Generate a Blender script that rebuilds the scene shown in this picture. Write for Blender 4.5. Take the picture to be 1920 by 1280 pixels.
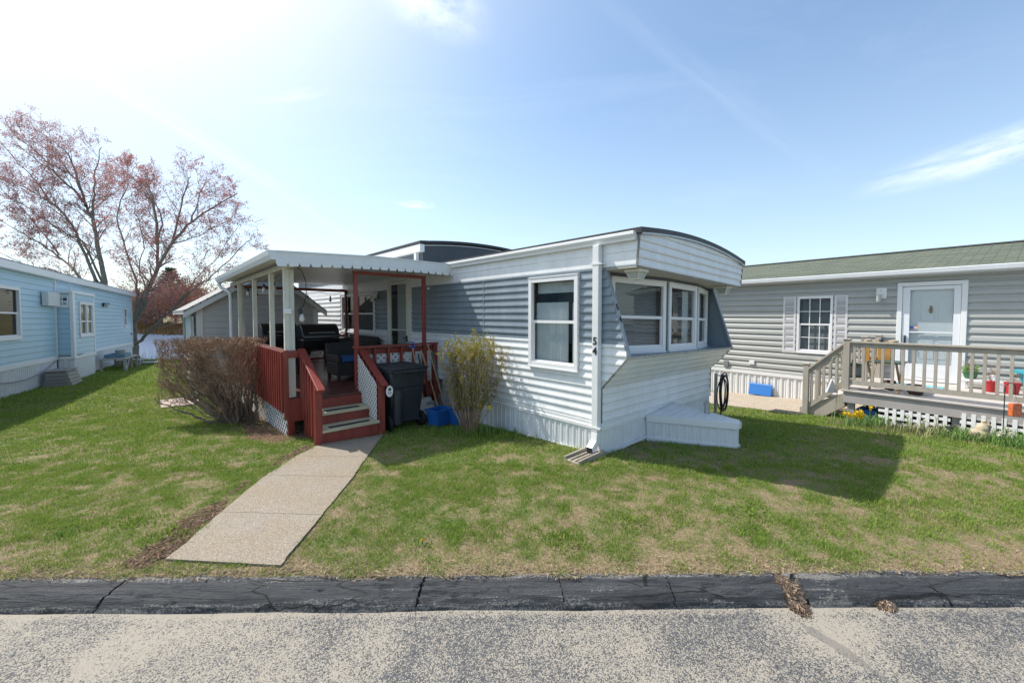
import bpy, bmesh, math, random
import numpy as np
from mathutils import Vector, Matrix, noise as mn
random.seed(7); RNG=np.random.default_rng(7)
R=math.radians
sc=bpy.context.scene
for o in list(bpy.data.objects): bpy.data.objects.remove(o)
COL=sc.collection
# ------------------------------------------------------------- camera, sky, sun, exposure
HC=1.75; FPX=750.; TH=math.atan(.038)
cd=bpy.data.cameras.new('camera'); cam=bpy.data.objects.new('camera',cd); COL.objects.link(cam)
cam.location=(0,0,HC); cam.rotation_euler=(math.pi/2-TH,0,0)
cd.sensor_width=36; cd.lens=36*FPX/1920; cd.shift_y=-(640-(590+FPX*.038))/1920; cd.clip_end=2000; cd.clip_start=.05
sc.camera=cam
SUNV=Vector((-.707,.33,1.0)).normalized()
el=math.asin(SUNV.z); az=math.atan2(SUNV.x,SUNV.y)
sd=bpy.data.lights.new('sun','SUN'); sun=bpy.data.objects.new('sun',sd); COL.objects.link(sun)
sd.energy=3.9; sd.angle=R(.6); sd.color=(1,.95,.87); sun.location=(-20,10,30)
sun.rotation_euler=(-SUNV).to_track_quat('-Z','Y').to_euler()
wd=bpy.data.worlds.new('World'); sc.world=wd; wd.use_nodes=True
nt=wd.node_tree; nt.nodes.clear()
def N(nt,t,**k):
    n=nt.nodes.new(t)
    for a,b in k.items():
        if a=='inp':
            for i,v in b.items(): n.inputs[i].default_value=v
        else: setattr(n,a,b)
    return n
out=N(nt,'ShaderNodeOutputWorld'); bg=N(nt,'ShaderNodeBackground',inp={1:.15})
sky=N(nt,'ShaderNodeTexSky',sky_type='NISHITA',sun_disc=False,sun_elevation=el,sun_rotation=az,altitude=0,air_density=1.0,dust_density=1.0,ozone_density=1.1)
tc=N(nt,'ShaderNodeTexCoord')
mp=N(nt,'ShaderNodeMapping'); mp.inputs['Rotation'].default_value=(0,0,R(38)); mp.inputs['Scale'].default_value=(1.2,5.,9.)
nz=N(nt,'ShaderNodeTexNoise',inp={'Scale':1.1,'Detail':8,'Roughness':.62,'Distortion':.6})
cr=N(nt,'ShaderNodeValToRGB'); cr.color_ramp.elements[0].position=.5; cr.color_ramp.elements[1].position=.82
nz2=N(nt,'ShaderNodeTexNoise',inp={'Scale':1.6,'Detail':3}); mul=N(nt,'ShaderNodeMath',operation='MULTIPLY'); mul2=N(nt,'ShaderNodeMath',operation='MULTIPLY',inp={1:.75})
cr2=N(nt,'ShaderNodeValToRGB'); cr2.color_ramp.elements[0].position=.42; cr2.color_ramp.elements[1].position=.66
mx=N(nt,'ShaderNodeMix',data_type='RGBA'); mx.inputs['B'].default_value=(5.6,6.0,6.5,1)
# thin bright veil of high haze toward the sun and the horizon
dt=N(nt,'ShaderNodeVectorMath',operation='DOT_PRODUCT'); dt.inputs[1].default_value=SUNV
mr=N(nt,'ShaderNodeMapRange',inp={'From Min':.28,'From Max':.90,'To Min':0,'To Max':1}); 
sx=N(nt,'ShaderNodeSeparateXYZ'); mr2=N(nt,'ShaderNodeMapRange',inp={'From Min':0,'From Max':.5,'To Min':.40,'To Max':.04})
mxh=N(nt,'ShaderNodeMath',operation='ADD',use_clamp=True)
mx0=N(nt,'ShaderNodeMix',data_type='RGBA'); mx0.inputs['B'].default_value=(3.5,4.05,4.7,1)
mxs=N(nt,'ShaderNodeMix',data_type='RGBA'); mxs.inputs['B'].default_value=(5.6,5.7,5.8,1); pws=N(nt,'ShaderNodeMath',operation='POWER',inp={1:9.0})
L=nt.links.new
L(tc.outputs['Generated'],mp.inputs[0]); L(mp.outputs[0],nz.inputs['Vector']); L(nz.outputs[0],cr.inputs[0]); L(tc.outputs['Generated'],nz2.inputs['Vector'])
L(nz2.outputs[0],cr2.inputs[0]); L(cr.outputs[0],mul.inputs[0]); L(cr2.outputs[0],mul.inputs[1]); L(mul.outputs[0],mul2.inputs[0])
L(tc.outputs['Generated'],dt.inputs[0]); L(dt.outputs['Value'],mr.inputs[0]); L(tc.outputs['Generated'],sx.inputs[0]); L(sx.outputs[2],mr2.inputs[0])
pwv=N(nt,'ShaderNodeMath',operation='POWER',inp={1:4.2}); L(mr.outputs[0],pwv.inputs[0]); L(pwv.outputs[0],mxh.inputs[0]); L(mr2.outputs[0],mxh.inputs[1]); L(mxh.outputs[0],mx0.inputs['Factor']); tn=N(nt,'ShaderNodeMix',data_type='RGBA',blend_type='MULTIPLY'); tn.inputs['Factor'].default_value=1; tn.inputs['B'].default_value=(.95,1.01,1.0,1); L(sky.outputs[0],tn.inputs['A']); L(tn.outputs['Result'],mx0.inputs['A'])
def pxdir(x,y): return Vector(((x-960)/FPX,1,(590-y)/FPX)).normalized()
acc=None
for (wx,wy,ra,rb,ang,amt,st_) in ((1850,288,.20,.040,-9,.75,(5,1,26)),(800,5,.16,.075,18,.85,(6,1,10)),(782,386,.06,.013,0,.8,(14,1,40)),(400,275,.55,.022,27,.32,(1.5,1,22)),(560,188,.10,.016,-20,.4,(8,1,30)),(1330,170,.42,.03,44,.10,(2,1,16))):
    D=pxdir(wx,wy); rt_=Vector((D.y,-D.x,0)).normalized(); upv=rt_.cross(D).normalized()
    ca,sa=math.cos(R(ang)),math.sin(R(ang)); e1=rt_*ca-upv*sa; e2=rt_*sa+upv*ca; cs=[]
    for e_ in (e1,e2):
        d_=N(nt,'ShaderNodeVectorMath',operation='DOT_PRODUCT'); d_.inputs[1].default_value=e_; L(tc.outputs['Generated'],d_.inputs[0]); cs.append(d_)
    dd=N(nt,'ShaderNodeVectorMath',operation='DOT_PRODUCT'); dd.inputs[1].default_value=D; L(tc.outputs['Generated'],dd.inputs[0]); back=N(nt,'ShaderNodeMath',operation='GREATER_THAN',inp={1:.3}); L(dd.outputs['Value'],back.inputs[0])
    cx=N(nt,'ShaderNodeCombineXYZ'); L(cs[0].outputs['Value'],cx.inputs[0]); L(cs[1].outputs['Value'],cx.inputs[2])
    sc_=N(nt,'ShaderNodeVectorMath',operation='MULTIPLY'); sc_.inputs[1].default_value=(1/ra,0,1/rb); L(cx.outputs[0],sc_.inputs[0]); ln=N(nt,'ShaderNodeVectorMath',operation='LENGTH'); L(sc_.outputs[0],ln.inputs[0])
    ms=N(nt,'ShaderNodeMapRange',interpolation_type='SMOOTHSTEP',inp={'From Min':1,'From Max':.1,'To Max':amt}); L(ln.outputs['Value'],ms.inputs[0])
    s3=N(nt,'ShaderNodeVectorMath',operation='MULTIPLY'); s3.inputs[1].default_value=st_; L(cx.outputs[0],s3.inputs[0])
    wn=N(nt,'ShaderNodeTexNoise',inp={'Scale':1.6,'Detail':8,'Roughness':.65,'Distortion':.4}); L(s3.outputs[0],wn.inputs['Vector'])
    wr0=N(nt,'ShaderNodeMapRange',inp={'From Min':.36,'From Max':.66}); L(wn.outputs[0],wr0.inputs[0]); wr_=N(nt,'ShaderNodeMath',operation='MULTIPLY'); L(wr0.outputs[0],wr_.inputs[0]); L(back.outputs[0],wr_.inputs[1])
    pr_=N(nt,'ShaderNodeMath',operation='MULTIPLY'); L(wr_.outputs[0],pr_.inputs[0]); L(ms.outputs[0],pr_.inputs[1])
    if acc is None: acc=pr_
    else: a_=N(nt,'ShaderNodeMath',operation='MAXIMUM'); L(acc.outputs[0],a_.inputs[0]); L(pr_.outputs[0],a_.inputs[1]); acc=a_
mul2.inputs[1].default_value=.12
fa=N(nt,'ShaderNodeMath',operation='MAXIMUM'); L(mul2.outputs[0],fa.inputs[0]); L(acc.outputs[0],fa.inputs[1]); L(fa.outputs[0],mx.inputs['Factor']); L(mr.outputs[0],pws.inputs[0]); L(pws.outputs[0],mxs.inputs['Factor']); L(mx0.outputs['Result'],mxs.inputs['A']); L(mxs.outputs['Result'],mx.inputs['A']); L(mx.outputs['Result'],bg.inputs[0]); L(bg.outputs[0],out.inputs[0])
vs=sc.view_settings; vs.view_transform='Standard'; vs.look='None'; vs.exposure=0.60; vs.gamma=1
sc.render.engine='CYCLES'; sc.cycles.max_bounces=8; sc.cycles.transparent_max_bounces=16
# ------------------------------------------------------------- materials
MATS={}
def mat(name,col,rough=.6,metal=0,var=0,vscale=4,bump=0,bscale=60,dirt=0,dcol=(.2,.17,.13),spec=.5,coat=0,vstretch=None):
    """principled material with albedo variation, dirt blotches and fine bump"""
    if name in MATS: return MATS[name]
    m=bpy.data.materials.new(name); m.use_nodes=True; nt=m.node_tree; b=nt.nodes['Principled BSDF']; L=nt.links.new
    b.inputs['Roughness'].default_value=rough; b.inputs['Metallic'].default_value=metal; b.inputs['Specular IOR Level'].default_value=spec
    b.inputs['Coat Weight'].default_value=coat
    geo=N(nt,'ShaderNodeTexCoord'); src=geo.outputs['Object']
    if vstretch:
        mp=N(nt,'ShaderNodeMapping'); mp.inputs['Scale'].default_value=vstretch; L(src,mp.inputs[0]); vsrc=mp.outputs[0]
    else: vsrc=src
    base=N(nt,'ShaderNodeRGB'); base.outputs[0].default_value=(*col,1); cur=base.outputs[0]
    if var:
        n=N(nt,'ShaderNodeTexNoise',inp={'Scale':vscale,'Detail':6,'Roughness':.6}); L(vsrc,n.inputs['Vector'])
        r=N(nt,'ShaderNodeMapRange',inp={'From Min':.3,'From Max':.7,'To Min':1-var,'To Max':1+var}); L(n.outputs[0],r.inputs[0])
        v=N(nt,'ShaderNodeVectorMath',operation='SCALE'); L(cur,v.inputs[0]); L(r.outputs[0],v.inputs['Scale']); cur=v.outputs[0]
    if dirt:
        n=N(nt,'ShaderNodeTexNoise',inp={'Scale':vscale*.7+1.3,'Detail':9,'Roughness':.72}); L(vsrc,n.inputs['Vector'])
        r=N(nt,'ShaderNodeMapRange',inp={'From Min':.5,'From Max':.75,'To Min':0,'To Max':dirt}); L(n.outputs[0],r.inputs[0])
        x=N(nt,'ShaderNodeMix',data_type='RGBA'); x.inputs['B'].default_value=(*dcol,1); L(r.outputs[0],x.inputs['Factor']); L(cur,x.inputs['A']); cur=x.outputs['Result']
    L(cur,b.inputs['Base Color'])
    if bump:
        n=N(nt,'ShaderNodeTexNoise',inp={'Scale':bscale,'Detail':4}); L(vsrc if vstretch else src,n.inputs['Vector'])
        bp=N(nt,'ShaderNodeBump',inp={'Strength':bump,'Distance':.004}); L(n.outputs[0],bp.inputs['Height']); L(bp.outputs[0],b.inputs['Normal'])
    MATS[name]=m; return m
def glass(name='window_glass',tint=(.75,.8,.82),refl=.9):
    if name in MATS: return MATS[name]
    m=bpy.data.materials.new(name); m.use_nodes=True; nt=m.node_tree; nt.nodes.clear(); L=nt.links.new
    o=N(nt,'ShaderNodeOutputMaterial'); t=N(nt,'ShaderNodeBsdfTransparent'); t.inputs[0].default_value=(*tint,1)
    g=N(nt,'ShaderNodeBsdfGlossy',inp={'Roughness':.02}); g.inputs[0].default_value=(refl,refl,refl,1)
    lw=N(nt,'ShaderNodeLayerWeight',inp={'Blend':.5}); pw=N(nt,'ShaderNodeMath',operation='POWER',inp={1:4.5}); L(lw.outputs['Facing'],pw.inputs[0])
    f=N(nt,'ShaderNodeMath',operation='MULTIPLY_ADD',inp={1:.85,2:.065}); L(pw.outputs[0],f.inputs[0]); x=N(nt,'ShaderNodeMixShader')
    n=N(nt,'ShaderNodeTexNoise',inp={'Scale':2.2}); bp=N(nt,'ShaderNodeBump',inp={'Strength':.08,'Distance':.02}); L(n.outputs[0],bp.inputs['Height']); L(bp.outputs[0],g.inputs['Normal'])
    L(f.outputs[0],x.inputs[0]); L(t.outputs[0],x.inputs[1]); L(g.outputs[0],x.inputs[2]); L(x.outputs[0],o.inputs[0]); MATS[name]=m; return m
WHITE=mat('white_painted_metal',(.74,.75,.75),.42,var=.05,vscale=3,dirt=.16,dcol=(.42,.40,.36),bump=.08,bscale=25)
WHITE2=mat('white_aluminium_siding',(.76,.775,.785),.36,var=.07,vscale=2,dirt=.28,dcol=(.44,.43,.40),bump=.5,bscale=5,vstretch=(2.2,2.2,1))
SKIRT=mat('white_skirting',(.70,.71,.72),.5,var=.06,vscale=3,dirt=.3,dcol=(.38,.35,.31),bump=.1,bscale=30)
TRIM=mat('white_trim',(.78,.78,.78),.4,var=.03,dirt=.08,dcol=(.45,.43,.4))
GREYB=mat('grey_blue_paint',(.20,.245,.285),.38,var=.14,vscale=1.6,dirt=.25,dcol=(.25,.29,.33),bump=.5,bscale=5,vstretch=(2.2,2.2,1))
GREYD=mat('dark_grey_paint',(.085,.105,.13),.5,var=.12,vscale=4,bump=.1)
BLACKR=mat('black_roof_membrane',(.035,.035,.038),.55,var=.3,vscale=6,bump=.4,bscale=40)
GLASS=glass(); GDARK=glass('screened_glass',(.20,.22,.24),.5)
CURT=mat('sheer_curtain',(.66,.67,.66),.9,var=.06); BLIND=mat('blind_slats',(.5,.5,.48),.7)
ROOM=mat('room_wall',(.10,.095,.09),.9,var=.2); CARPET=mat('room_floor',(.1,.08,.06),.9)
RED=mat('red_painted_wood',(.235,.038,.027),.45,var=.22,vscale=5,dirt=.16,dcol=(.10,.03,.022),bump=.25,bscale=30,vstretch=(3,3,.6))
DECKF=mat('brown_red_deck_paint',(.105,.034,.028),.34,var=.3,vscale=4,dirt=.25,dcol=(.07,.04,.035),bump=.25,bscale=30)
TREAD=mat('bare_tread_wood',(.46,.42,.28),.7,var=.18,vscale=5,bump=.3,bscale=40,vstretch=(.5,5,5),dirt=.2)
GRIP=mat('black_grip_tape',(.02,.02,.02),.95,bump=.8,bscale=400)
LATT=mat('white_lattice',(.72,.72,.70),.55,var=.05,dirt=.15)
POSTW=mat('cream_post_paint',(.62,.61,.52),.5,var=.08,vscale=8,dirt=.45,dcol=(.33,.35,.33),bump=.2,bscale=30,vstretch=(3,3,.5))
ALU=mat('awning_aluminium',(.70,.71,.71),.38,var=.05,dirt=.18,dcol=(.45,.44,.4))
BLKM=mat('black_enamel',(.012,.012,.013),.28,coat=.3,var=.2); BLKP=mat('black_plastic',(.02,.023,.027),.5,var=.15,bump=.2,bscale=200)
BINP=mat('charcoal_bin_plastic',(.028,.034,.042),.42,var=.18,vscale=3,dirt=.3,dcol=(.10,.11,.12),bump=.15,bscale=80)
BLUEP=mat('blue_tub_plastic',(.02,.13,.42),.4,var=.1,dirt=.15,dcol=(.05,.1,.2)); RUB=mat('rubber',(.015,.015,.016),.7)
STEEL=mat('galvanised_steel',(.42,.43,.44),.4,metal=.7,var=.1); WOODH=mat('ash_wood_handle',(.42,.27,.14),.6,var=.15,vstretch=(8,8,.5))
BSID=mat('pale_blue_vinyl',(.40,.58,.68),.45,var=.04,vscale=1.2,dirt=.1,dcol=(.3,.42,.48),bump=.06,bscale=12)
RSID=mat('grey_vinyl_siding',(.385,.39,.37),.42,var=.05,vscale=1.2,dirt=.12,dcol=(.32,.32,.29),bump=.06,bscale=12)
SSID=mat('shed_grey_siding',(.45,.445,.45),.5,var=.05,vscale=1.5,dirt=.1,dcol=(.27,.26,.25))
TAUPE=mat('taupe_deck_stain',(.41,.365,.31),.55,var=.1,vscale=4,dirt=.2,dcol=(.26,.24,.2),bump=.15,bscale=30,vstretch=(3,3,.8))
DKBRD=mat('weathered_deck_board',(.50,.46,.43),.7,var=.15,vscale=3,dirt=.2)
WEATH=mat('weathered_wood',(.36,.35,.33),.8,var=.25,vscale=4,bump=.4,bscale=30)
BARK=mat('grey_maple_bark',(.19,.165,.135),.9,var=.35,vscale=7,bump=.9,bscale=25,dirt=.5,dcol=(.27,.27,.20),vstretch=(2,2,.7))
TWIG=mat('brown_twig_bark',(.22,.16,.12),.85,var=.35,vscale=6); TWIG2=mat('tan_twig_bark',(.33,.22,.145),.85,var=.3,vscale=6)
CREAMW=mat('cream_metal_light',(.66,.64,.56),.5,var=.05)
def island(name,cols,rough=.7,trans=0):
    """leafy material: colour picked per leaf from the list"""
    if name in MATS: return MATS[name]
    m=bpy.data.materials.new(name); m.use_nodes=True; nt=m.node_tree; b=nt.nodes['Principled BSDF']; L=nt.links.new
    g=N(nt,'ShaderNodeNewGeometry'); r=N(nt,'ShaderNodeValToRGB'); r.color_ramp.interpolation='LINEAR'
    e=r.color_ramp.elements
    e[0].color=(*cols[0],1); e[1].color=(*cols[-1],1)
    for i,c in enumerate(cols[1:-1]): 
        x=e.new((i+1)/(len(cols)-1)); x.color=(*c,1)
    L(g.outputs['Random Per Island'],r.inputs[0]); L(r.outputs[0],b.inputs['Base Color']); b.inputs['Roughness'].default_value=rough; b.inputs['Specular IOR Level'].default_value=.25
    if trans:
        t=N(nt,'ShaderNodeBsdfTranslucent'); L(r.outputs[0],t.inputs[0]); x=N(nt,'ShaderNodeMixShader',inp={0:trans}); L(b.outputs[0],x.inputs[1]); L(t.outputs[0],x.inputs[2]); L(x.outputs[0],nt.nodes['Material Output'].inputs[0])
    MATS[name]=m; return m
BUD=island('red_maple_blossom',[(.34,.11,.11),(.50,.20,.18),(.55,.25,.20),(.40,.13,.14)],trans=.35)
FARR=island('far_red_foliage',[(.17,.06,.04),(.27,.10,.06),(.32,.15,.08),(.20,.10,.07)],trans=.2)
FSY=island('forsythia_leaf',[(.16,.18,.05),(.30,.27,.05),(.45,.35,.05),(.20,.20,.07)],trans=.3)
DAFL=island('daffodil_leaf',[(.09,.19,.05),(.16,.28,.07),(.24,.36,.11)],trans=.3)
PET=island('yellow_petal',[(.75,.52,.02),(.85,.62,.04)],trans=.3); PETW=island('pale_petal',[(.75,.7,.4),(.8,.78,.6)],trans=.3)
PINE=island('pine_needles',[(.05,.10,.05),(.08,.14,.07),(.12,.17,.08)])
LITT=island('leaf_litter',[(.14,.085,.055),(.27,.18,.12),(.40,.30,.21),(.20,.125,.08)],.9)
# ------------------------------------------------------------- mesh builder
class Frame:
    def __init__(s,o,ang,tx=0): s.o=Vector((o[0],o[1],0)); s.ang=ang; s.M=Matrix.Translation(s.o)@Matrix.Rotation(ang,4,'Z')@Matrix.Rotation(tx,4,'X'); s.tx=tx
    def W(s,p): return s.M@Vector(p)
WF=Frame((0,0),0)
MF=Frame((1.1163,4.9503),math.atan2(.67385,.73887))      # number 54: local x = across the front, y = back along the long wall
RF=Frame((7.128,9.9),math.atan2(.59829,.80128)); LF=Frame((-11.392,8.9),math.atan2(.55776,.83000),-.0125)
class MB:
    def __init__(s,T=None): s.v=[]; s.f=[]; s.mi=[]; s.T=T; s.m=0
    def add(s,vs,fs):
        b=len(s.v)
        if s.T: vs=[s.T(*p) for p in vs]
        s.v.extend([tuple(p) for p in vs]); s.f.extend([tuple(b+i for i in f) for f in fs]); s.mi.extend([s.m]*len(fs)); return s
    def box(s,a,b,c,d,e,f):
        """x0,x1,y0,y1,z0,z1"""
        return s.add([(a,c,e),(b,c,e),(b,d,e),(a,d,e),(a,c,f),(b,c,f),(b,d,f),(a,d,f)],[(0,3,2,1),(4,5,6,7),(0,1,5,4),(1,2,6,5),(2,3,7,6),(3,0,4,7)])
    def bar(s,p,q,w,h,up=(0,0,1)):
        p=Vector(p);q=Vector(q);d=(q-p).normalized();u=Vector(up); x=d.cross(u)
        if x.length<1e-4: x=d.cross(Vector((1,0,0)))
        x.normalize(); y=x.cross(d).normalized(); vs=[]
        for c in (p,q):
            for i,j in ((-1,-1),(1,-1),(1,1),(-1,1)): vs.append(c+x*(i*w/2)+y*(j*h/2))
        return s.add(vs,[(0,3,2,1),(4,5,6,7),(0,1,5,4),(1,2,6,5),(2,3,7,6),(3,0,4,7)])
    def tube(s,pts,r,n=8,cap=True):
        pts=[Vector(p) for p in pts]; rs=r if isinstance(r,(list,tuple)) else [r]*len(pts); b=[]; prev=None; fs=[]
        for i,p in enumerate(pts):
            d=(pts[min(i+1,len(pts)-1)]-pts[max(i-1,0)])
            if d.length<1e-7: d=Vector((0,0,1))
            d.normalize()
            if prev is None: x=d.orthogonal().normalized()
            else:
                x=prev-d*prev.dot(d)
                x=x.normalized() if x.length>1e-5 else d.orthogonal().normalized()
            prev=x; y=d.cross(x)
            for k in range(n): t=2*math.pi*k/n; b.append(p+(x*math.cos(t)+y*math.sin(t))*rs[i])
        for i in range(len(pts)-1):
            for k in range(n): k2=(k+1)%n; fs.append((i*n+k,i*n+k2,(i+1)*n+k2,(i+1)*n+k))
        if cap and n>3: fs.append(tuple(range(n))[::-1]); fs.append(tuple((len(pts)-1)*n+k for k in range(n)))
        return s.add(b,fs)
    def lathe(s,c,prof,n=20,ax='z'):
        vs=[];fs=[]
        for r,h in prof:
            for k in range(n):
                t=2*math.pi*k/n; x,y=r*math.cos(t),r*math.sin(t)
                vs.append((c[0]+x,c[1]+y,c[2]+h) if ax=='z' else ((c[0]+h,c[1]+x,c[2]+y) if ax=='x' else (c[0]+x,c[1]+h,c[2]+y)))
        for i in range(len(prof)-1):
            for k in range(n): k2=(k+1)%n; fs.append((i*n+k,i*n+k2,(i+1)*n+k2,(i+1)*n+k))
        fs.append(tuple(range(n))[::-1]); fs.append(tuple((len(prof)-1)*n+k for k in range(n)))
        return s.add(vs,fs)
    def prism(s,poly,h0,h1,ax='x'):
        """2-D polygon extruded along an axis; poly in the other two axes"""
        f={'x':lambda p,h:(h,p[0],p[1]),'y':lambda p,h:(p[0],h,p[1]),'z':lambda p,h:(p[0],p[1],h)}[ax]; n=len(poly)
        vs=[f(p,h0) for p in poly]+[f(p,h1) for p in poly]
        return s.add(vs,[tuple(range(n))[::-1],tuple(range(n,2*n))]+[(i,(i+1)%n,n+(i+1)%n,n+i) for i in range(n)])
    def build(s,name,mats,parent=None,smooth=False,bevel=0,frame=None,label=None,warp=None,recalc=True,angle=40):
        me=bpy.data.meshes.new(name); o0=Vector(parent['o']) if parent is not None and 'o' in parent else Vector((0,0,0))
        vs=s.v
        if warp: vs=[warp(*p) for p in vs]
        me.from_pydata([Vector(p)-o0 for p in vs],[],s.f)
        if not isinstance(mats,(list,tuple)): mats=[mats]
        for m in mats: me.materials.append(m)
        if len(mats)>1: me.polygons.foreach_set('material_index',s.mi)
        if recalc and len(s.f)<60000:
            bm=bmesh.new(); bm.from_mesh(me); bmesh.ops.recalc_face_normals(bm,faces=bm.faces)
            bm.to_mesh(me); bm.free()
        if smooth:
            me.shade_smooth() if hasattr(me,'shade_smooth') else None
            try: me.set_sharp_from_angle(angle=R(angle))
            except Exception: pass
        me.update()
        o=bpy.data.objects.new(name,me); COL.objects.link(o)
        if parent is not None: o.parent=parent
        elif frame: o.matrix_world=frame.M
        if bevel:
            b=o.modifiers.new('bevel','BEVEL'); b.width=bevel; b.segments=2; b.limit_method='ANGLE'; b.angle_limit=R(35)
        if label: o['label']=label
        if parent is not None and 'o' in parent: o['o']=list(parent['o'])
        return o
def tag(o,label=None,cat=None,group=None,kind=None):
    for k,v in (('label',label),('category',cat),('group',group),('kind',kind)):
        if v: o[k]=v
    return o
def thing(name,label,cat,frame,p,group=None):
    o=bpy.data.objects.new(name,None); COL.objects.link(o); o.empty_display_size=.2
    o.matrix_world=frame.M@Matrix.Translation(Vector(p)); o['o']=list(p); return tag(o,label,cat,group)
def copy_thing(root,loc,rotz=0,label=None,scale=None):
    c=root.copy(); COL.objects.link(c); c.location=loc; c.rotation_euler=(0,0,rotz)
    if scale: c.scale=(scale,)*3
    if label: c['label']=label
    for ch in root.children:
        d=ch.copy(); COL.objects.link(d); d.parent=c
        for g in ch.children: e=g.copy(); COL.objects.link(e); e.parent=d
    return c
# ---- siding, skirting, lattice, windows
LAP=[(0,.0),(.03,.011),(.12,.012),(.5,.007),(.97,.001)]
RIBA=[(0,-.003),(.035,.010),(.14,.0145),(.30,.0145),(.44,.010),(.62,.0045),(.8,.003),(.95,-.001)]
DUTCH=[(0,.0),(.04,.013),(.14,.014),(.55,.011),(.66,.006),(.8,.003),(.97,.0005)]
def siding(mb,T,s0,s1,z0,z1,pitch,prof,holes=(),phase=0,amp=1.,maxs=1.2,ztop=None):
    """horizontal lap siding as real ribs; s0,s1 may be functions of z; T maps (along,out,height)"""
    zs=set([z0,z1]); zc=set([z0,z1]); k=int((z0-phase)/pitch)-1
    while phase+k*pitch<z1:
        for f,o in prof:
            z=phase+(k+f)*pitch
            if z0<z<z1: zs.add(round(z,5))
        k+=1
    for h in holes:
        for z in h[2:4]:
            if z0<z<z1: zs.add(z); zc.add(z)
    zs=sorted(zs)
    def off(z):
        t=((z-phase)/pitch)%1.0
        pr=prof+[(1.0,prof[0][1])]
        for (a,x),(b,y) in zip(pr,pr[1:]):
            if a<=t<=b: return amp*(x+(y-x)*(t-a)/max(b-a,1e-6))
        return 0
    f0=s0 if callable(s0) else (lambda z:s0); f1=s1 if callable(s1) else (lambda z:s1)
    for za,zb in zip(zs,zs[1:]):
        zm=(za+zb)/2; cuts=[(h[0],h[1]) for h in holes if h[2]<zm<h[3] and f0(za)<=h[0]+.02 and h[1]-.02<=f1(za)]; cuts.sort()
        a0,b0=f0(za),f0(zb); a1,b1=f1(za),f1(zb); segs=[]; cur=(a0,b0)
        for c0,c1 in cuts: segs.append((cur,(c0,c0))); cur=(c1,c1)
        segs.append((cur,(a1,b1)))
        oa,ob=off(za),off(zb)
        for (la,lb),(ra,rb) in segs:
            n=max(1,int(abs(ra-la)/maxs))
            for i in range(n):
                t0,t1=i/n,(i+1)/n
                A=(la+(ra-la)*t0,oa,za);B=(la+(ra-la)*t1,oa,za);Cc=(lb+(rb-lb)*t1,ob,zb);D=(lb+(rb-lb)*t0,ob,zb)
                q=[list(A),list(B),list(Cc),list(D)]
                if ztop:
                    for p in q: p[2]=min(p[2],ztop(p[0]))
                    if q[2][2]-q[1][2]<1e-4 and q[3][2]-q[0][2]<1e-4: continue
                mb.add([T(*p) for p in q],[(0,1,2,3)])
    return mb
def ribs(mb,T,s0,s1,z0,z1,pitch=.1,d=.012):
    s=s0; sg=1 if s1>s0 else -1; pts=[]
    while (s-s1)*sg<0:
        for f,o in ((0,0),(.1,d),(.35,d),(.45,0),(.6,0),(.66,d*.5),(.74,0)):
            x=s+sg*pitch*f
            if (x-s1)*sg<0: pts.append((x,o))
        s+=sg*pitch
    pts.append((s1,0))
    n=len(pts); mb.add([T(x,o,z0) for x,o in pts]+[T(x,o,z1) for x,o in pts],[(i,i+1,n+i+1,n+i) for i in range(n-1)]); return mb
def tbox(mb,T,s0,s1,d0,d1,z0,z1):
    return mb.add([T(*p) for p in [(s0,d0,z0),(s1,d0,z0),(s1,d1,z0),(s0,d1,z0),(s0,d0,z1),(s1,d0,z1),(s1,d1,z1),(s0,d1,z1)]],[(0,3,2,1),(4,5,6,7),(0,1,5,4),(1,2,6,5),(2,3,7,6),(3,0,4,7)])
def lattice(mb,T,poly,pitch=.07,w=.028,ang=45,d=0.,th=.006,ang2=None):
    """crossed strips clipped to a convex polygon in (s,z)"""
    for li,a in enumerate((ang,ang2 if ang2 is not None else -ang)):
        dx,dz=math.cos(R(a)),math.sin(R(a)); nx,nz=-dz,dx
        pr=[p[0]*nx+p[1]*nz for p in poly]; k0,k1=int(min(pr)/pitch)-1,int(max(pr)/pitch)+1
        for k in range(k0,k1+1):
            def hit(c):
                ts=[]
                for i in range(len(poly)):
                    p,q=poly[i],poly[(i+1)%len(poly)]; cp=p[0]*nx+p[1]*nz-c; cq=q[0]*nx+q[1]*nz-c
                    if (cp<0)!=(cq<0):
                        t=cp/(cp-cq); x,z=p[0]+(q[0]-p[0])*t,p[1]+(q[1]-p[1])*t; ts.append(x*dx+z*dz)
                return (min(ts),max(ts)) if len(ts)>=2 else None
            c0,c1=k*pitch-w/2,k*pitch+w/2; h0,h1=hit(c0),hit(c1)
            if not h0 or not h1: continue
            P=lambda t,c:(dx*t+nx*c,dz*t+nz*c)
            q=[P(h0[0],c0),P(h0[1],c0),P(h1[1],c1),P(h1[0],c1)]; e=d+li*th
            mb.add([T(x,e,z) for x,z in q]+[T(x,e+th*.98,z) for x,z in q],[(0,1,2,3),(4,7,6,5),(0,4,5,1),(1,5,6,2),(2,6,7,3),(3,7,4,0)])
    return mb
def curtain(mb,T,s0,s1,z0,z1,d,n=18,amp=.012):
    vs=[];m=n*3
    for z in (z0,z1):
        for i in range(m+1): s=s0+(s1-s0)*i/m; vs.append(T(s,d+amp*math.sin(i/m*n*2*math.pi)*(.7+.3*math.sin(i*1.7)),z))
    mb.add(vs,[(i,i+1,m+2+i,m+1+i) for i in range(m)])
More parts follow.
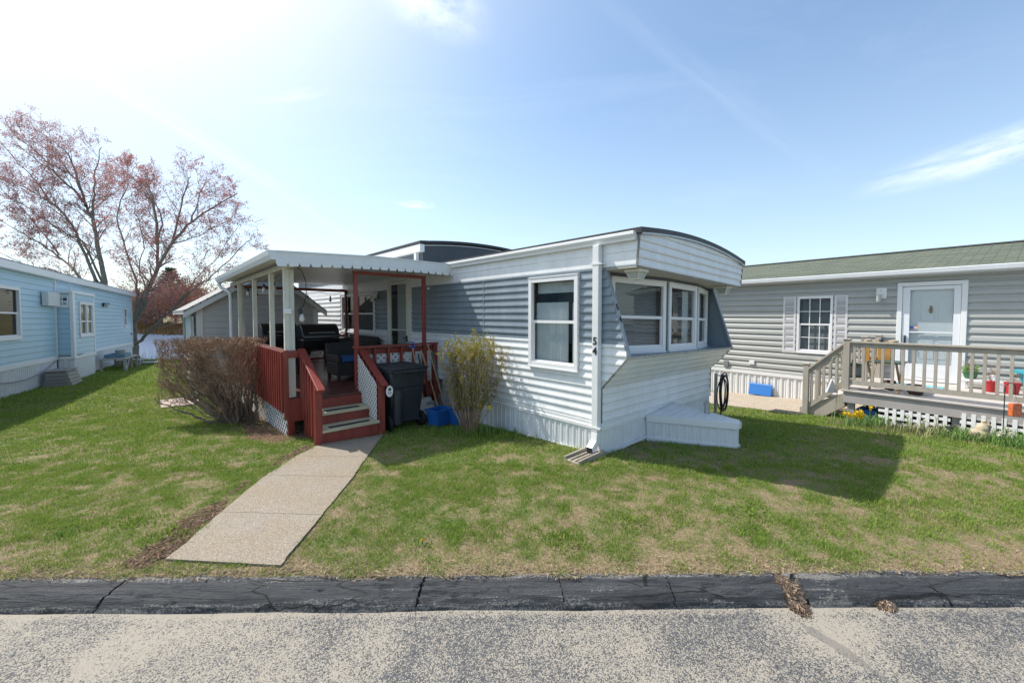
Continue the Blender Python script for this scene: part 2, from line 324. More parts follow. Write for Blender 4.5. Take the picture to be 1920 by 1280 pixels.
def window(parent,T,s0,s1,z0,z1,fw=.05,rail=None,grid=None,cur='sheer',warp=None,proud=.03,fm=None,glassm=None,label=None,vdiv=0,deep=.06):
    fm=fm or TRIM; f=MB(); a,b=min(s0,s1),max(s0,s1)
    tbox(f,T,a,a+fw,-.02,proud,z0,z1); tbox(f,T,b-fw,b,-.02,proud,z0,z1)
    tbox(f,T,a+fw,b-fw,-.02,proud-.002,z0,z0+fw); tbox(f,T,a+fw,b-fw,-.02,proud-.002,z1-fw,z1)
    tbox(f,T,a-.01,b+.01,-.005,proud+.012,z0-.022,z0-.001)
    tbox(f,T,a-.006,b+.006,-.005,proud+.006,z1+.001,z1+.016)
    zr=rail if rail else (z0+z1)/2
    if vdiv:
        for i in range(1,vdiv): x=a+(b-a)*i/vdiv; tbox(f,T,x-fw*.42,x+fw*.42,-.018,proud-.006,z0+fw,z1-fw)
    wo=f.build('window',fm,parent,warp=warp,bevel=.003,label=label)
    g=MB(); tbox(g,T,a+fw,b-fw,-.016,.010,zr-.022,zr+.018)
    for x in (a+fw,b-fw-.022): tbox(g,T,x,x+.022,-.016,.006,z0+fw,zr-.022)
    tbox(g,T,a+fw+.022,b-fw-.022,-.016,.005,z0+fw,z0+fw+.025)
    if grid:
        nx,nzz=grid
        for i in range(1,nx): x=a+fw+(b-a-2*fw)*i/nx; tbox(g,T,x-.008,x+.008,-.012,.002,z0+fw,z1-fw)
        for (p,q) in ((z0+fw,zr),(zr,z1-fw)):
            for j in range(1,nzz): z=p+(q-p)*j/nzz; tbox(g,T,a+fw,b-fw,-.011,.0015,z-.008,z+.008)
    g.build('sash',fm,wo,warp=warp)
    p=MB(); p.add([T(a+fw,-.004,zr),T(b-fw,-.004,zr),T(b-fw,-.004,z1-fw),T(a+fw,-.004,z1-fw)],[(0,1,2,3)])
    p.add([T(a+fw,-.013,z0+fw),T(b-fw,-.013,z0+fw),T(b-fw,-.013,zr),T(a+fw,-.013,zr)],[(0,1,2,3)]); p.build('pane',glassm or GLASS,wo,warp=warp,recalc=False)
    if cur:
        c=MB()
        if cur=='sheer':
            w=b-a-2*fw; curtain(c,T,a+fw,a+fw+w*.13,z0+fw,zr+(z1-zr)*.42,-deep,4); curtain(c,T,a+fw+w*.23,b-fw,z0+fw,zr+(z1-zr)*.44,-deep-.01,15)
            curtain(c,T,a+fw,b-fw,zr+(z1-zr)*.66,z1-fw,-deep-.04,20,.006)
            c.build('curtain',CURT,wo,warp=warp,recalc=False)
        elif cur=='blind':
            z=z0+fw
            while z<z1-fw: c.add([T(a+fw,-deep,z),T(b-fw,-deep,z),T(b-fw,-deep-.018,z+.016),T(a+fw,-deep-.018,z+.016)],[(0,1,2,3)]); z+=.026
            c.build('blind',BLIND,wo,warp=warp,recalc=False)
        elif cur=='drape':
            w=b-a-2*fw; curtain(c,T,a+fw,a+fw+w*.28,z0+fw,z1-fw,-deep,6,.015); curtain(c,T,a+fw+w*.74,b-fw,z0+fw,z1-fw,-deep,6,.015); c.build('curtain',CURT,wo,warp=warp,recalc=False)
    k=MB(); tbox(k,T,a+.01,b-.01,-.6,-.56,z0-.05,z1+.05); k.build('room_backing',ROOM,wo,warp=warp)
    return wo
def digits(txt,size,M,parent,m,name='digit',th=.004):
    cu=bpy.data.curves.new('t','FONT'); cu.body=txt; cu.size=size; cu.extrude=th/2; cu.offset=size*.022; cu.align_x='CENTER'; cu.resolution_u=4
    t=bpy.data.objects.new('t',cu); COL.objects.link(t); bpy.context.view_layer.update()
    me=bpy.data.meshes.new_from_object(t.evaluated_get(bpy.context.evaluated_depsgraph_get())); bpy.data.objects.remove(t); bpy.data.curves.remove(cu)
    me.transform(M); me.materials.clear(); me.materials.append(m); me.name=name
    o=bpy.data.objects.new(name,me); COL.objects.link(o); o.parent=parent; return o
#PARTS
# ============================================================= terrain
def vnoise(x,y,sc_,seed,octv=4,rough=.55):
    g=np.random.default_rng(seed); G=g.random((257,257)); tot=0;amp=1;res=np.zeros(np.shape(x))
    for o in range(octv):
        u=(np.asarray(x)*sc_*2**o+37.3*o)%256; v=(np.asarray(y)*sc_*2**o+11.7*o)%256
        i=u.astype(int);j=v.astype(int);fu=u-i;fv=v-j;fu=fu*fu*(3-2*fu);fv=fv*fv*(3-2*fv)
        res=res+amp*((G[i,j]*(1-fu)+G[i+1,j]*fu)*(1-fv)+(G[i,j+1]*(1-fu)+G[i+1,j+1]*fu)*fv); tot+=amp; amp*=rough
    return res/tot
SX=[-60,-11,-7,-3,0,3,60]; SS=[-.029,-.029,-.045,-.045,-.05,-.07,-.07]
def gz(x,y):
    x=np.asarray(x,float);y=np.asarray(y,float)
    z=np.interp(x,SX,SS)*np.clip(y-4.8,0,14.5)
    z=z+(vnoise(x+80,y+80,.35,3,3)-.5)*.07*np.clip((y-2.6)/1.2,0,1)
    e=np.clip((y-19.3)/2.6,0,1); z=z*(1-e)+(-1.75)*e
    return z
def GZ(x,y): return float(gz(x,y))
WALK=[(-2.46,2.79),(-1.61,2.72),(-1.66,3.7),(-1.72,4.63),(-1.93,5.88),(-2.62,5.32),(-2.66,4.7),(-2.65,4.08),(-2.56,3.4)]
def pin(poly,x,y):
    r=np.zeros(np.shape(x),bool); n=len(poly)
    for i in range(n):
        (x0,y0),(x1,y1)=poly[i],poly[(i+1)%n]
        c=((y0>y)!=(y1>y))&(x<(x1-x0)*(y-y0)/((y1-y0) if y1!=y0 else 1e-9)+x0); r^=c
    return r
def rect(fr,x0,x1,y0,y1): return [tuple(fr.W(p)[:2]) for p in ((x0,y0,0),(x1,y0,0),(x1,y1,0),(x0,y1,0))]
PATIO=[(4.3,10.9),(4.35,9.4),(4.75,9.0),(5.5,8.05),(6.1,7.72),(7.0,8.1),(8.0,9.0),(6.6,11.5)]
NOGRASS=[WALK,rect(MF,-.0,3.3,.0,13.5),rect(MF,-2.6,0,3.65,8.7),rect(MF,-2.45,-1.6,2.8,3.7),PATIO,rect(RF,-.02,8,-8,6),rect(RF,-2.35,0,-9,-1.4),rect(LF,-5,0,-4,12.6),rect(LF,-.2,.32,3.2,5.2),[tuple(MF.W(p)[:2]) for p in ((1.05,0,0),(1.55,-1.05,0),(1.66,-1.05,0),(2.2,0,0))],rect(MF,-3.3,-.6,9.2,14.0),rect(MF,-4.0,-3.35,7.9,8.9)]
def segd(x,y,a,b):
    ax,ay=a;bx,by=b; t=np.clip(((x-ax)*(bx-ax)+(y-ay)*(by-ay))/((bx-ax)**2+(by-ay)**2),0,1)
    return np.hypot(x-ax-(bx-ax)*t,y-ay-(by-ay)*t)
DK0,DK1=MF.W((-2.72,3.75,0)),MF.W((-2.9,7.4,0))
def bare(x,y):
    """1 = mulch or bare litter: strip left of the walk, bed under the bare bush, garden bed at the right deck"""
    n=(vnoise(x+50,y+50,3.2,5,4)-.5)
    a=np.minimum(segd(x,y,(-2.60,2.85),(-2.78,4.2)),segd(x,y,(-2.78,4.2),(-2.72,5.3))); w=.085+.045*np.clip(4.2-y,0,1.5)
    m=np.clip((w+n*.25-a)/.06,0,1)
    b=segd(x,y,tuple(DK0[:2]),tuple(DK1[:2])); m=np.maximum(m,np.clip((.42+n*.4-b)/.12,0,1))
    m=np.maximum(m,np.clip((.09+n*.3-segd(x,y,(-1.59,2.75),(-1.65,4.6)))/.06,0,1)*.35)
    P0,P1=RF.W((-2.72,-1.6,0)),RF.W((-2.72,-6,0)); c=segd(x,y,tuple(P0[:2]),tuple(P1[:2])); m=np.maximum(m,np.clip((.36+n*.3-c)/.1,0,1)*.9)
    return m
def dry(x,y):
    """share of dead thatch 0..1"""
    n=vnoise(x+60,y+60,2.1,11,5,.75); f=vnoise(x+60,y+60,8.5,12,3,.7)
    base=np.interp(y,[2.6,2.8,3.1,4.6,6,9,20],[1.0,.66,.44,.38,.24,.13,.06])+np.clip(x-1,0,4)*.035*np.clip(5.5-y,0,1)
    return np.clip(base-.03+(n-.5)*1.55+(f-.5)*2.0,0,1)
def curbY(x): return 2.63+.012*x
xs=np.unique(np.concatenate([np.arange(-70,-14,1.4),np.arange(-14,-6,.16),np.arange(-6,6,.06),np.arange(6,11,.12),np.arange(11,70,2)]))
ys=np.concatenate([np.arange(0,3.6,.06),np.arange(3.6,8,.11),np.arange(8,20,.3),np.arange(20,24,.5)])
X,Y=np.meshgrid(xs,ys); YY=Y+curbY(X); Z=gz(X,YY)+(vnoise(X+70,YY+70,4,21,3)-.5)*.02*(np.clip((YY-2.7)/.3,0,1))
nx_,ny_=len(xs),len(ys); V=np.stack([X,YY,Z],-1).reshape(-1,3)
ii=np.arange(ny_-1)[:,None]*nx_+np.arange(nx_-1)[None,:]; F=np.stack([ii,ii+1,ii+1+nx_,ii+nx_],-1).reshape(-1,4)
def npmesh(name,V,F,m,smooth=False):
    me=bpy.data.meshes.new(name); k=F.shape[1]
    me.vertices.add(len(V)); me.vertices.foreach_set('co',np.ascontiguousarray(V,dtype=np.float32).ravel())
    me.loops.add(F.size); me.loops.foreach_set('vertex_index',np.ascontiguousarray(F,dtype=np.int32).ravel())
    me.polygons.add(len(F)); me.polygons.foreach_set('loop_start',np.arange(len(F),dtype=np.int32)*k); 
    me.update(calc_edges=True)
    if smooth: me.polygons.foreach_set('use_smooth',np.ones(len(F),bool))
    me.materials.append(m); o=bpy.data.objects.new(name,me); COL.objects.link(o); return o
def attr(me,name,vals):
    a=me.attributes.new(name,'FLOAT','POINT'); a.data.foreach_set('value',np.ascontiguousarray(vals,dtype=np.float32).ravel())
def lawn_mat():
    m=bpy.data.materials.new('lawn_soil'); m.use_nodes=True; nt=m.node_tree; b=nt.nodes['Principled BSDF']; L=nt.links.new
    tc=N(nt,'ShaderNodeTexCoord'); ad=N(nt,'ShaderNodeAttribute',attribute_name='dry'); ab=N(nt,'ShaderNodeAttribute',attribute_name='bare')
    n=N(nt,'ShaderNodeTexNoise',inp={'Scale':45,'Detail':8,'Roughness':.75}); L(tc.outputs['Object'],n.inputs['Vector'])
    def ramp(cs):
        r=N(nt,'ShaderNodeValToRGB'); e=r.color_ramp.elements; e[0].position=.32;e[0].color=(*cs[0],1);e[1].position=.7;e[1].color=(*cs[-1],1)
        if len(cs)>2: k=e.new(.5);k.color=(*cs[1],1)
        L(n.outputs[0],r.inputs[0]); return r.outputs[0]
    g=ramp([(.05,.06,.025),(.11,.15,.045),(.20,.22,.09)]); t=ramp([(.13,.09,.055),(.27,.20,.13),(.42,.33,.23)]); d=ramp([(.07,.042,.028),(.17,.105,.07),(.33,.23,.16)])
    x1=N(nt,'ShaderNodeMix',data_type='RGBA'); L(ad.outputs['Fac'],x1.inputs['Factor']); L(g,x1.inputs['A']); L(t,x1.inputs['B'])
    x2=N(nt,'ShaderNodeMix',data_type='RGBA'); L(ab.outputs['Fac'],x2.inputs['Factor']); L(x1.outputs['Result'],x2.inputs['A']); L(d,x2.inputs['B'])
    L(x2.outputs['Result'],b.inputs['Base Color']); b.inputs['Roughness'].default_value=.95; b.inputs['Specular IOR Level'].default_value=.1
    bp=N(nt,'ShaderNodeBump',inp={'Strength':.8,'Distance':.02}); L(n.outputs[0],bp.inputs['Height']); L(bp.outputs[0],b.inputs['Normal']); return m
lawn=npmesh('lawn',V,F,lawn_mat(),True); attr(lawn.data,'dry',dry(V[:,0],V[:,1])); attr(lawn.data,'bare',bare(V[:,0],V[:,1])); tag(lawn,kind='structure')
# ---- grass blades (stuff): one mesh of single blades, green or dead according to the patchiness of the lawn
def blades(n,x0,x1,y0,y1,h,w,name=None):
    x=RNG.uniform(x0,x1,n); y=RNG.uniform(y0,y1,n)
    k=(y>curbY(x)-.012-.16*np.clip(vnoise(x+40,x*0+3,2.5,91,3)-.52,0,1))&(np.abs(x)<y*1.38+2.2)&(y<19.6)
    for p in NOGRASS:
        if p is WALK:
            k&=~pin(p,x+(RNG.random(n)-.5)*.10+(vnoise(x+9,y+9,4,77,3)-.5)*.12,y)
        else: k&=~pin(p,x,y)
    d=dry(x,y); b=bare(x,y); tuft=vnoise(x+30,y+30,6,31,3)
    k&=RNG.random(n)>b*.93
    k&=RNG.random(n)<np.clip(.55+1.6*(tuft-.35)+(1-d)*.4,.22,1)
    x,y,d,tuft,b=x[k],y[k],d[k],tuft[k],b[k]; n=len(x)
    dead=RNG.random(n)<d*.66+.10
    hh=h*RNG.uniform(.5,1.25,n)*(.55+1.0*tuft)*np.where(dead,.62,1)*(1-.35*d)
    a=RNG.uniform(0,2*np.pi,n); lean=np.where(dead,RNG.uniform(.8,2.2,n),RNG.uniform(.15,.9,n))*hh; la=RNG.uniform(0,2*np.pi,n)
    ww=w*RNG.uniform(.6,1.3,n); z=gz(x,y)-.004
    ca,sa=np.cos(a)*ww/2,np.sin(a)*ww/2; hz=hh*np.where(dead,.5,1)
    mx_,my=x+np.cos(la)*lean*.35,y+np.sin(la)*lean*.35; tx,ty=x+np.cos(la)*lean,y+np.sin(la)*lean
    V=np.stack([np.stack([x-ca,y-sa,z],-1),np.stack([x+ca,y+sa,z],-1),np.stack([mx_+ca*.8,my+sa*.8,z+hz*.6],-1),np.stack([mx_-ca*.8,my-sa*.8,z+hz*.6],-1),np.stack([tx,ty,z+hz],-1)],1)
    t=np.where(dead,.55+.45*RNG.random(n),RNG.random(n)*.42+.13*vnoise(x+9,y+9,1.3,41,2)+d*.05)
    return V,t
def grass_mat():
    m=bpy.data.materials.new('grass_blade'); m.use_nodes=True; nt=m.node_tree; b=nt.nodes['Principled BSDF']; L=nt.links.new
    a=N(nt,'ShaderNodeAttribute',attribute_name='tone'); r=N(nt,'ShaderNodeValToRGB'); e=r.color_ramp.elements
    e[0].position=0;e[0].color=(.11,.20,.03,1); e[1].position=1;e[1].color=(.52,.42,.28,1)
    for p,c in ((.2,(.20,.31,.045)),(.42,(.32,.40,.08)),(.54,(.35,.33,.13)),(.62,(.31,.225,.135)),(.8,(.46,.345,.24))):
        k=e.new(p);k.color=(*c,1)
    L(a.outputs['Fac'],r.inputs[0]); L(r.outputs[0],b.inputs['Base Color']); b.inputs['Roughness'].default_value=.55; b.inputs['Specular IOR Level'].default_value=.3
    t=N(nt,'ShaderNodeBsdfTranslucent'); L(r.outputs[0],t.inputs[0]); x=N(nt,'ShaderNodeMixShader',inp={0:.35}); L(b.outputs[0],x.inputs[1]); L(t.outputs[0],x.inputs[2]); L(x.outputs[0],nt.nodes['Material Output'].inputs[0]); return m
BL=[blades(480000,-6.6,6.6,2.55,4.6,.032,.0038),blades(400000,-11,11,4.4,7.6,.040,.0058),blades(150000,-13,11,7.4,11.5,.05,.011),blades(110000,-21,-3,11,19.7,.055,.018),blades(12000,3,13,9,14,.05,.012)]
BV=np.concatenate([v for v,t in BL]); BT=np.concatenate([t for v,t in BL]); nB=len(BV)
me=bpy.data.meshes.new('grass'); me.vertices.add(nB*5); me.vertices.foreach_set('co',BV.astype(np.float32).ravel())
b5=np.arange(nB)[:,None]*5; lo=np.concatenate([b5+np.array([[0,1,2,3]]),b5+np.array([[3,2,4]])],1).astype(np.int32)
me.loops.add(nB*7); me.loops.foreach_set('vertex_index',lo.ravel()); me.polygons.add(nB*2)
st=np.stack([np.arange(nB)*7,np.arange(nB)*7+4],1).astype(np.int32).ravel(); me.polygons.foreach_set('loop_start',st); me.update(calc_edges=True)
attr(me,'tone',np.repeat(BT,5)); me.materials.append(grass_mat()); grass=bpy.data.objects.new('grass',me); COL.objects.link(grass)
tag(grass,'short patchy spring lawn with dead tan thatch near the kerb','grass',kind='stuff')
# ---- litter flakes on the bare strips
def flakes(name,pts,size,m,label,cat,flat=.35):
    thin=.45 if name=='needle_debris' else 1
    n=len(pts); V=[];F=[]
    for i,(x,y,z) in enumerate(pts):
        a=random.uniform(0,6.28); s=size*random.choice((.35,.5,.6,.8,1.0,1.7))*random.uniform(.7,1.2); w=s*random.uniform(.05,.2)*thin; t=random.uniform(-flat,flat)*s; u=random.uniform(-flat,flat)*s
        c,d=math.cos(a),math.sin(a); b=len(V)
        V+=[(x-c*s-d*w,y-d*s+c*w,z-t),(x+c*s-d*w*.3,y+d*s+c*w*.3,z+t),(x+c*s*.9+d*w,y+d*s*.9-c*w,z+u),(x-c*s+d*w*.6,y-d*s-c*w*.6,z-u)]; F.append((b,b+1,b+2,b+3))
    mb=MB(); mb.v=V; mb.f=F; mb.mi=[0]*len(F); o=mb.build(name,m,recalc=False); return tag(o,label,cat,kind='stuff')
def scatter(n,x0,x1,y0,y1,thr=.35,dz=.012):
    x=RNG.uniform(x0,x1,n);y=RNG.uniform(y0,y1,n); k=RNG.random(n)<np.where(bare(x,y)>thr,bare(x,y),0); 
    k&=~pin(WALK,x,y)
    x,y=x[k],y[k]; z=gz(x,y)+RNG.uniform(.002,dz,len(x)); return list(zip(x,y,z))
flakes('bark_litter',scatter(52000,-3.2,-1.5,2.7,5.4)+scatter(60000,-6.5,-2.8,5.4,10),.012,LITT,'brown bark and dead needles along the walk edge and under the bare bush','litter')
x=RNG.uniform(-4.2,4.2,9000); y=curbY(x)-.02+RNG.gamma(1.5,.05,9000)-.22*np.clip(vnoise(x+40,x*0+3,2.5,91,3)-.52,0,1); flakes('thatch_litter',list(zip(x,y,gz(x,y)+RNG.uniform(.004,.012,9000))),.011,island('dry_thatch',[(.30,.22,.14),(.44,.35,.24),(.22,.15,.10)],.9),'loose dry thatch lying along the top of the kerb','litter')
# ---- road and kerb
def road_mat():
    m=bpy.data.materials.new('worn_asphalt'); m.use_nodes=True; nt=m.node_tree; b=nt.nodes['Principled BSDF']; L=nt.links.new
    tc=N(nt,'ShaderNodeTexCoord'); o=tc.outputs['Object']
    big=N(nt,'ShaderNodeTexNoise',inp={'Scale':.95,'Detail':12,'Roughness':.72,'Distortion':.5}); L(o,big.inputs['Vector'])
    sx=N(nt,'ShaderNodeSeparateXYZ'); L(o,sx.inputs[0])
    st=N(nt,'ShaderNodeTexVoronoi',feature='F1',inp={'Scale':185,'Randomness':1}); L(o,st.inputs['Vector'])
    st2=N(nt,'ShaderNodeTexNoise',inp={'Scale':38,'Detail':5,'Roughness':.75}); L(o,st2.inputs['Vector'])
    fine=N(nt,'ShaderNodeTexNoise',inp={'Scale':420,'Detail':3}); L(o,fine.inputs['Vector'])
    # share of dark stone: from the large patches, less in a gritty band along the kerb and in the near left
    my=N(nt,'ShaderNodeMath',operation='MULTIPLY_ADD',inp={1:-.012}); L(sx.outputs[0],my.inputs[0]); L(sx.outputs[1],my.inputs[2])
    band=N(nt,'ShaderNodeMapRange',inp={'From Min':2.36,'From Max':2.43,'To Min':0,'To Max':.30}); L(my.outputs[0],band.inputs[0])
    dk=N(nt,'ShaderNodeMapRange',inp={'From Min':2.30,'From Max':2.36,'To Min':0,'To Max':.13}); L(my.outputs[0],dk.inputs[0])
    lf=N(nt,'ShaderNodeMapRange',inp={'From Min':-2.0,'From Max':-1.1,'To Min':.16,'To Max':0}); L(sx.outputs[0],lf.inputs[0])
    m1=N(nt,'ShaderNodeMapRange',inp={'From Min':.36,'From Max':.64,'To Min':.16,'To Max':.90}); L(big.outputs[0],m1.inputs[0])
    a=N(nt,'ShaderNodeMath',operation='SUBTRACT'); L(m1.outputs[0],a.inputs[0]); L(lf.outputs[0],a.inputs[1])
    dw=N(nt,'ShaderNodeVectorMath',operation='DISTANCE'); dw.inputs[1].default_value=(1.80,2.30,-.095); L(o,dw.inputs[0]); wf=N(nt,'ShaderNodeMapRange',interpolation_type='SMOOTHSTEP',inp={'From Min':.42,'From Max':.08,'To Max':.45}); L(dw.outputs['Value'],wf.inputs[0]); aw_=N(nt,'ShaderNodeMath',operation='SUBTRACT'); L(a.outputs[0],aw_.inputs[0]); L(wf.outputs[0],aw_.inputs[1]); a=aw_
    a1=N(nt,'ShaderNodeMath',operation='ADD'); L(a.outputs[0],a1.inputs[0]); L(dk.outputs[0],a1.inputs[1])
    a2=N(nt,'ShaderNodeMath',operation='SUBTRACT'); L(a1.outputs[0],a2.inputs[0]); 
    bm=N(nt,'ShaderNodeMath',operation='MULTIPLY',inp={1:1.6}); L(band.outputs[0],bm.inputs[0]); L(bm.outputs[0],a2.inputs[1])
    s=N(nt,'ShaderNodeSeparateColor'); L(st.outputs['Color'],s.inputs[0])
    mixs=N(nt,'ShaderNodeMath',operation='MULTIPLY_ADD',inp={1:.9,2:-.45}); L(st2.outputs[0],mixs.inputs[0])
    ss=N(nt,'ShaderNodeMath',operation='ADD'); L(s.outputs[0],ss.inputs[0]); L(mixs.outputs[0],ss.inputs[1])
    cmp=N(nt,'ShaderNodeMath',operation='SUBTRACT'); L(a2.outputs[0],cmp.inputs[0]); L(ss.outputs[0],cmp.inputs[1])
    st_=N(nt,'ShaderNodeMapRange',inp={'From Min':-.10,'From Max':.10}); L(cmp.outputs[0],st_.inputs[0])
    lt=N(nt,'ShaderNodeValToRGB'); e=lt.color_ramp.elements; e[0].position=.3;e[0].color=(.22,.19,.15,1);e[1].position=.7;e[1].color=(.43,.39,.325,1); L(fine.outputs[0],lt.inputs[0])
    dc=N(nt,'ShaderNodeValToRGB'); e=dc.color_ramp.elements; e[0].position=.3;e[0].color=(.04,.043,.048,1);e[1].position=.72;e[1].color=(.115,.118,.124,1); L(st2.outputs[0],dc.inputs[0])
    x=N(nt,'ShaderNodeMix',data_type='RGBA'); L(st_.outputs[0],x.inputs['Factor']); L(lt.outputs[0],x.inputs['A']); L(dc.outputs[0],x.inputs['B'])
    # smooth worn streaks of bare tar
    w=N(nt,'ShaderNodeTexNoise',inp={'Scale':1.0,'Detail':4,'Distortion':1.2}); mp=N(nt,'ShaderNodeMapping'); mp.inputs['Rotation'].default_value=(0,0,R(52)); mp.inputs['Scale'].default_value=(.8,3.6,1); mp.inputs['Location'].default_value=(.33,.2,0); L(o,mp.inputs[0]); L(mp.outputs[0],w.inputs['Vector'])
    wr=N(nt,'ShaderNodeVectorMath',operation='SUBTRACT'); wr.inputs[1].default_value=(1.80,2.16,-.095); L(o,wr.inputs[0])
    q1=N(nt,'ShaderNodeMapping',vector_type='TEXTURE'); q1.inputs['Rotation'].default_value=(0,0,R(-62)); q1.inputs['Scale'].default_value=(.20,.042,1); L(wr.outputs[0],q1.inputs[0])
    q0=N(nt,'ShaderNodeTexNoise',inp={'Scale':9,'Detail':5}); L(o,q0.inputs['Vector']); q2=N(nt,'ShaderNodeVectorMath',operation='ADD'); L(q1.outputs[0],q2.inputs[0]); q3=N(nt,'ShaderNodeVectorMath',operation='SCALE',inp={'Scale':1.8}); L(q0.outputs['Color'],q3.inputs[0]); q4=N(nt,'ShaderNodeVectorMath',operation='SUBTRACT'); q4.inputs[1].default_value=(.9,.9,.9); L(q3.outputs[0],q4.inputs[0]); q5=N(nt,'ShaderNodeVectorMath',operation='MULTIPLY'); q5.inputs[1].default_value=(1,1,0); L(q4.outputs[0],q5.inputs[0]); L(q5.outputs[0],q2.inputs[1]); q6=N(nt,'ShaderNodeVectorMath',operation='LENGTH'); L(q2.outputs[0],q6.inputs[0])
    wr=N(nt,'ShaderNodeMapRange',inp={'From Min':1.0,'From Max':.82,'To Max':.62}); L(q6.outputs['Value'],wr.inputs[0])
    x2=N(nt,'ShaderNodeMix',data_type='RGBA'); x2.inputs['B'].default_value=(.15,.14,.128,1); L(wr.outputs[0],x2.inputs['Factor']); L(x.outputs['Result'],x2.inputs['A'])
    L(x2.outputs['Result'],b.inputs['Base Color']); b.inputs['Roughness'].default_value=.8
    bp=N(nt,'ShaderNodeBump',inp={'Strength':.75,'Distance':.003}); inv=N(nt,'ShaderNodeMath',operation='SUBTRACT',inp={0:1}); L(st.outputs['Distance'],inv.inputs[1]); L(inv.outputs[0],bp.inputs['Height']); bp2=N(nt,'ShaderNodeBump',inp={'Strength':.5,'Distance':.003}); L(fine.outputs[0],bp2.inputs['Height']); L(bp.outputs[0],bp2.inputs['Normal']); L(bp2.outputs[0],b.inputs['Normal'])
    return m
rx=np.linspace(-60,60,121); ry=np.concatenate([np.linspace(-7,1.5,18),np.linspace(1.6,2.54,16)]); X,Y=np.meshgrid(rx,ry); Z=np.full(X.shape,-.095)+ (vnoise(X+90,Y+90,.6,8,3)-.5)*.02-.012*np.clip(2.5-Y,0,3)*0
V=np.stack([X,Y+.012*X,Z],-1).reshape(-1,3); ii=np.arange(len(ry)-1)[:,None]*len(rx)+np.arange(len(rx)-1)[None,:]; F=np.stack([ii,ii+1,ii+1+len(rx),ii+len(rx)],-1).reshape(-1,4)
road=tag(npmesh('road',V,F,road_mat(),True),kind='structure')
g=MB(); g.box(-70,70,-40,-6.9,-.5,-.11); tag(g.build('verge_across_the_road',mat('far_verge',(.10,.13,.04),.9,var=.3)),kind='structure')
def kerb_mat():
    m=bpy.data.materials.new('sealed_kerb'); m.use_nodes=True; nt=m.node_tree; b=nt.nodes['Principled BSDF']; L=nt.links.new
    tc=N(nt,'ShaderNodeTexCoord'); o=tc.outputs['Object']; sx=N(nt,'ShaderNodeSeparateXYZ'); L(o,sx.inputs[0])
    mp=N(nt,'ShaderNodeMapping'); mp.inputs['Scale'].default_value=(.55,7,7); L(o,mp.inputs[0])
    n=N(nt,'ShaderNodeTexNoise',inp={'Scale':3.2,'Detail':9,'Roughness':.72,'Distortion':.3}); L(mp.outputs[0],n.inputs['Vector'])
    sp=N(nt,'ShaderNodeTexNoise',inp={'Scale':75,'Detail':4,'Roughness':.7}); L(o,sp.inputs['Vector'])
    my=N(nt,'ShaderNodeMath',operation='MULTIPLY_ADD',inp={1:-.012}); L(sx.outputs[0],my.inputs[0]); L(sx.outputs[1],my.inputs[2])
    e1=N(nt,'ShaderNodeMapRange',inp={'From Min':2.56,'From Max':2.635,'To Min':0,'To Max':.25}); L(my.outputs[0],e1.inputs[0])
    e2=N(nt,'ShaderNodeMapRange',inp={'From Min':2.435,'From Max':2.475,'To Min':.16,'To Max':0}); L(my.outputs[0],e2.inputs[0])
    a=N(nt,'ShaderNodeMath',operation='ADD'); L(e1.outputs[0],a.inputs[0]); L(e2.outputs[0],a.inputs[1])
    a2=N(nt,'ShaderNodeMath',operation='ADD'); L(a.outputs[0],a2.inputs[0]); L(n.outputs[0],a2.inputs[1])
    pd=N(nt,'ShaderNodeVectorMath',operation='DISTANCE'); pd.inputs[1].default_value=(2.05,2.60,0); pm_=N(nt,'ShaderNodeVectorMath',operation='MULTIPLY'); pm_.inputs[1].default_value=(1,1,0); L(o,pm_.inputs[0]); L(pm_.outputs[0],pd.inputs[0]); pq=N(nt,'ShaderNodeMapRange',inp={'From Min':.20,'From Max':.04,'To Max':.16}); L(pd.outputs['Value'],pq.inputs[0]); pa=N(nt,'ShaderNodeMath',operation='ADD'); L(a2.outputs[0],pa.inputs[0]); L(pq.outputs[0],pa.inputs[1]); a2=pa
    a3=N(nt,'ShaderNodeMath',operation='MULTIPLY_ADD',inp={1:.62,2:-.31}); L(sp.outputs[0],a3.inputs[0]); a4=N(nt,'ShaderNodeMath',operation='ADD'); L(a2.outputs[0],a4.inputs[0]); L(a3.outputs[0],a4.inputs[1])
    r=N(nt,'ShaderNodeMapRange',inp={'From Min':.64,'From Max':.73}); L(a4.outputs[0],r.inputs[0])
    d=N(nt,'ShaderNodeValToRGB'); e=d.color_ramp.elements; e[0].position=.3;e[0].color=(.034,.037,.043,1);e[1].position=.75;e[1].color=(.115,.12,.128,1); L(n.outputs[0],d.inputs[0])
    l=N(nt,'ShaderNodeValToRGB'); e=l.color_ramp.elements; e[0].position=.3;e[0].color=(.14,.13,.12,1);e[1].position=.7;e[1].color=(.40,.39,.36,1); L(sp.outputs[0],l.inputs[0])
    x=N(nt,'ShaderNodeMix',data_type='RGBA'); L(r.outputs[0],x.inputs['Factor']); L(d.outputs[0],x.inputs['A']); L(l.outputs[0],x.inputs['B']); ckm=N(nt,'ShaderNodeMapping'); ckm.inputs['Scale'].default_value=(.9,4.5,0); ckd=N(nt,'ShaderNodeTexNoise',inp={'Scale':6,'Detail':5}); L(o,ckd.inputs['Vector']); cka=N(nt,'ShaderNodeVectorMath',operation='MULTIPLY_ADD'); cka.inputs[1].default_value=(.10,.05,0); L(ckd.outputs['Color'],cka.inputs[0]); L(o,cka.inputs[2]); L(cka.outputs[0],ckm.inputs[0])
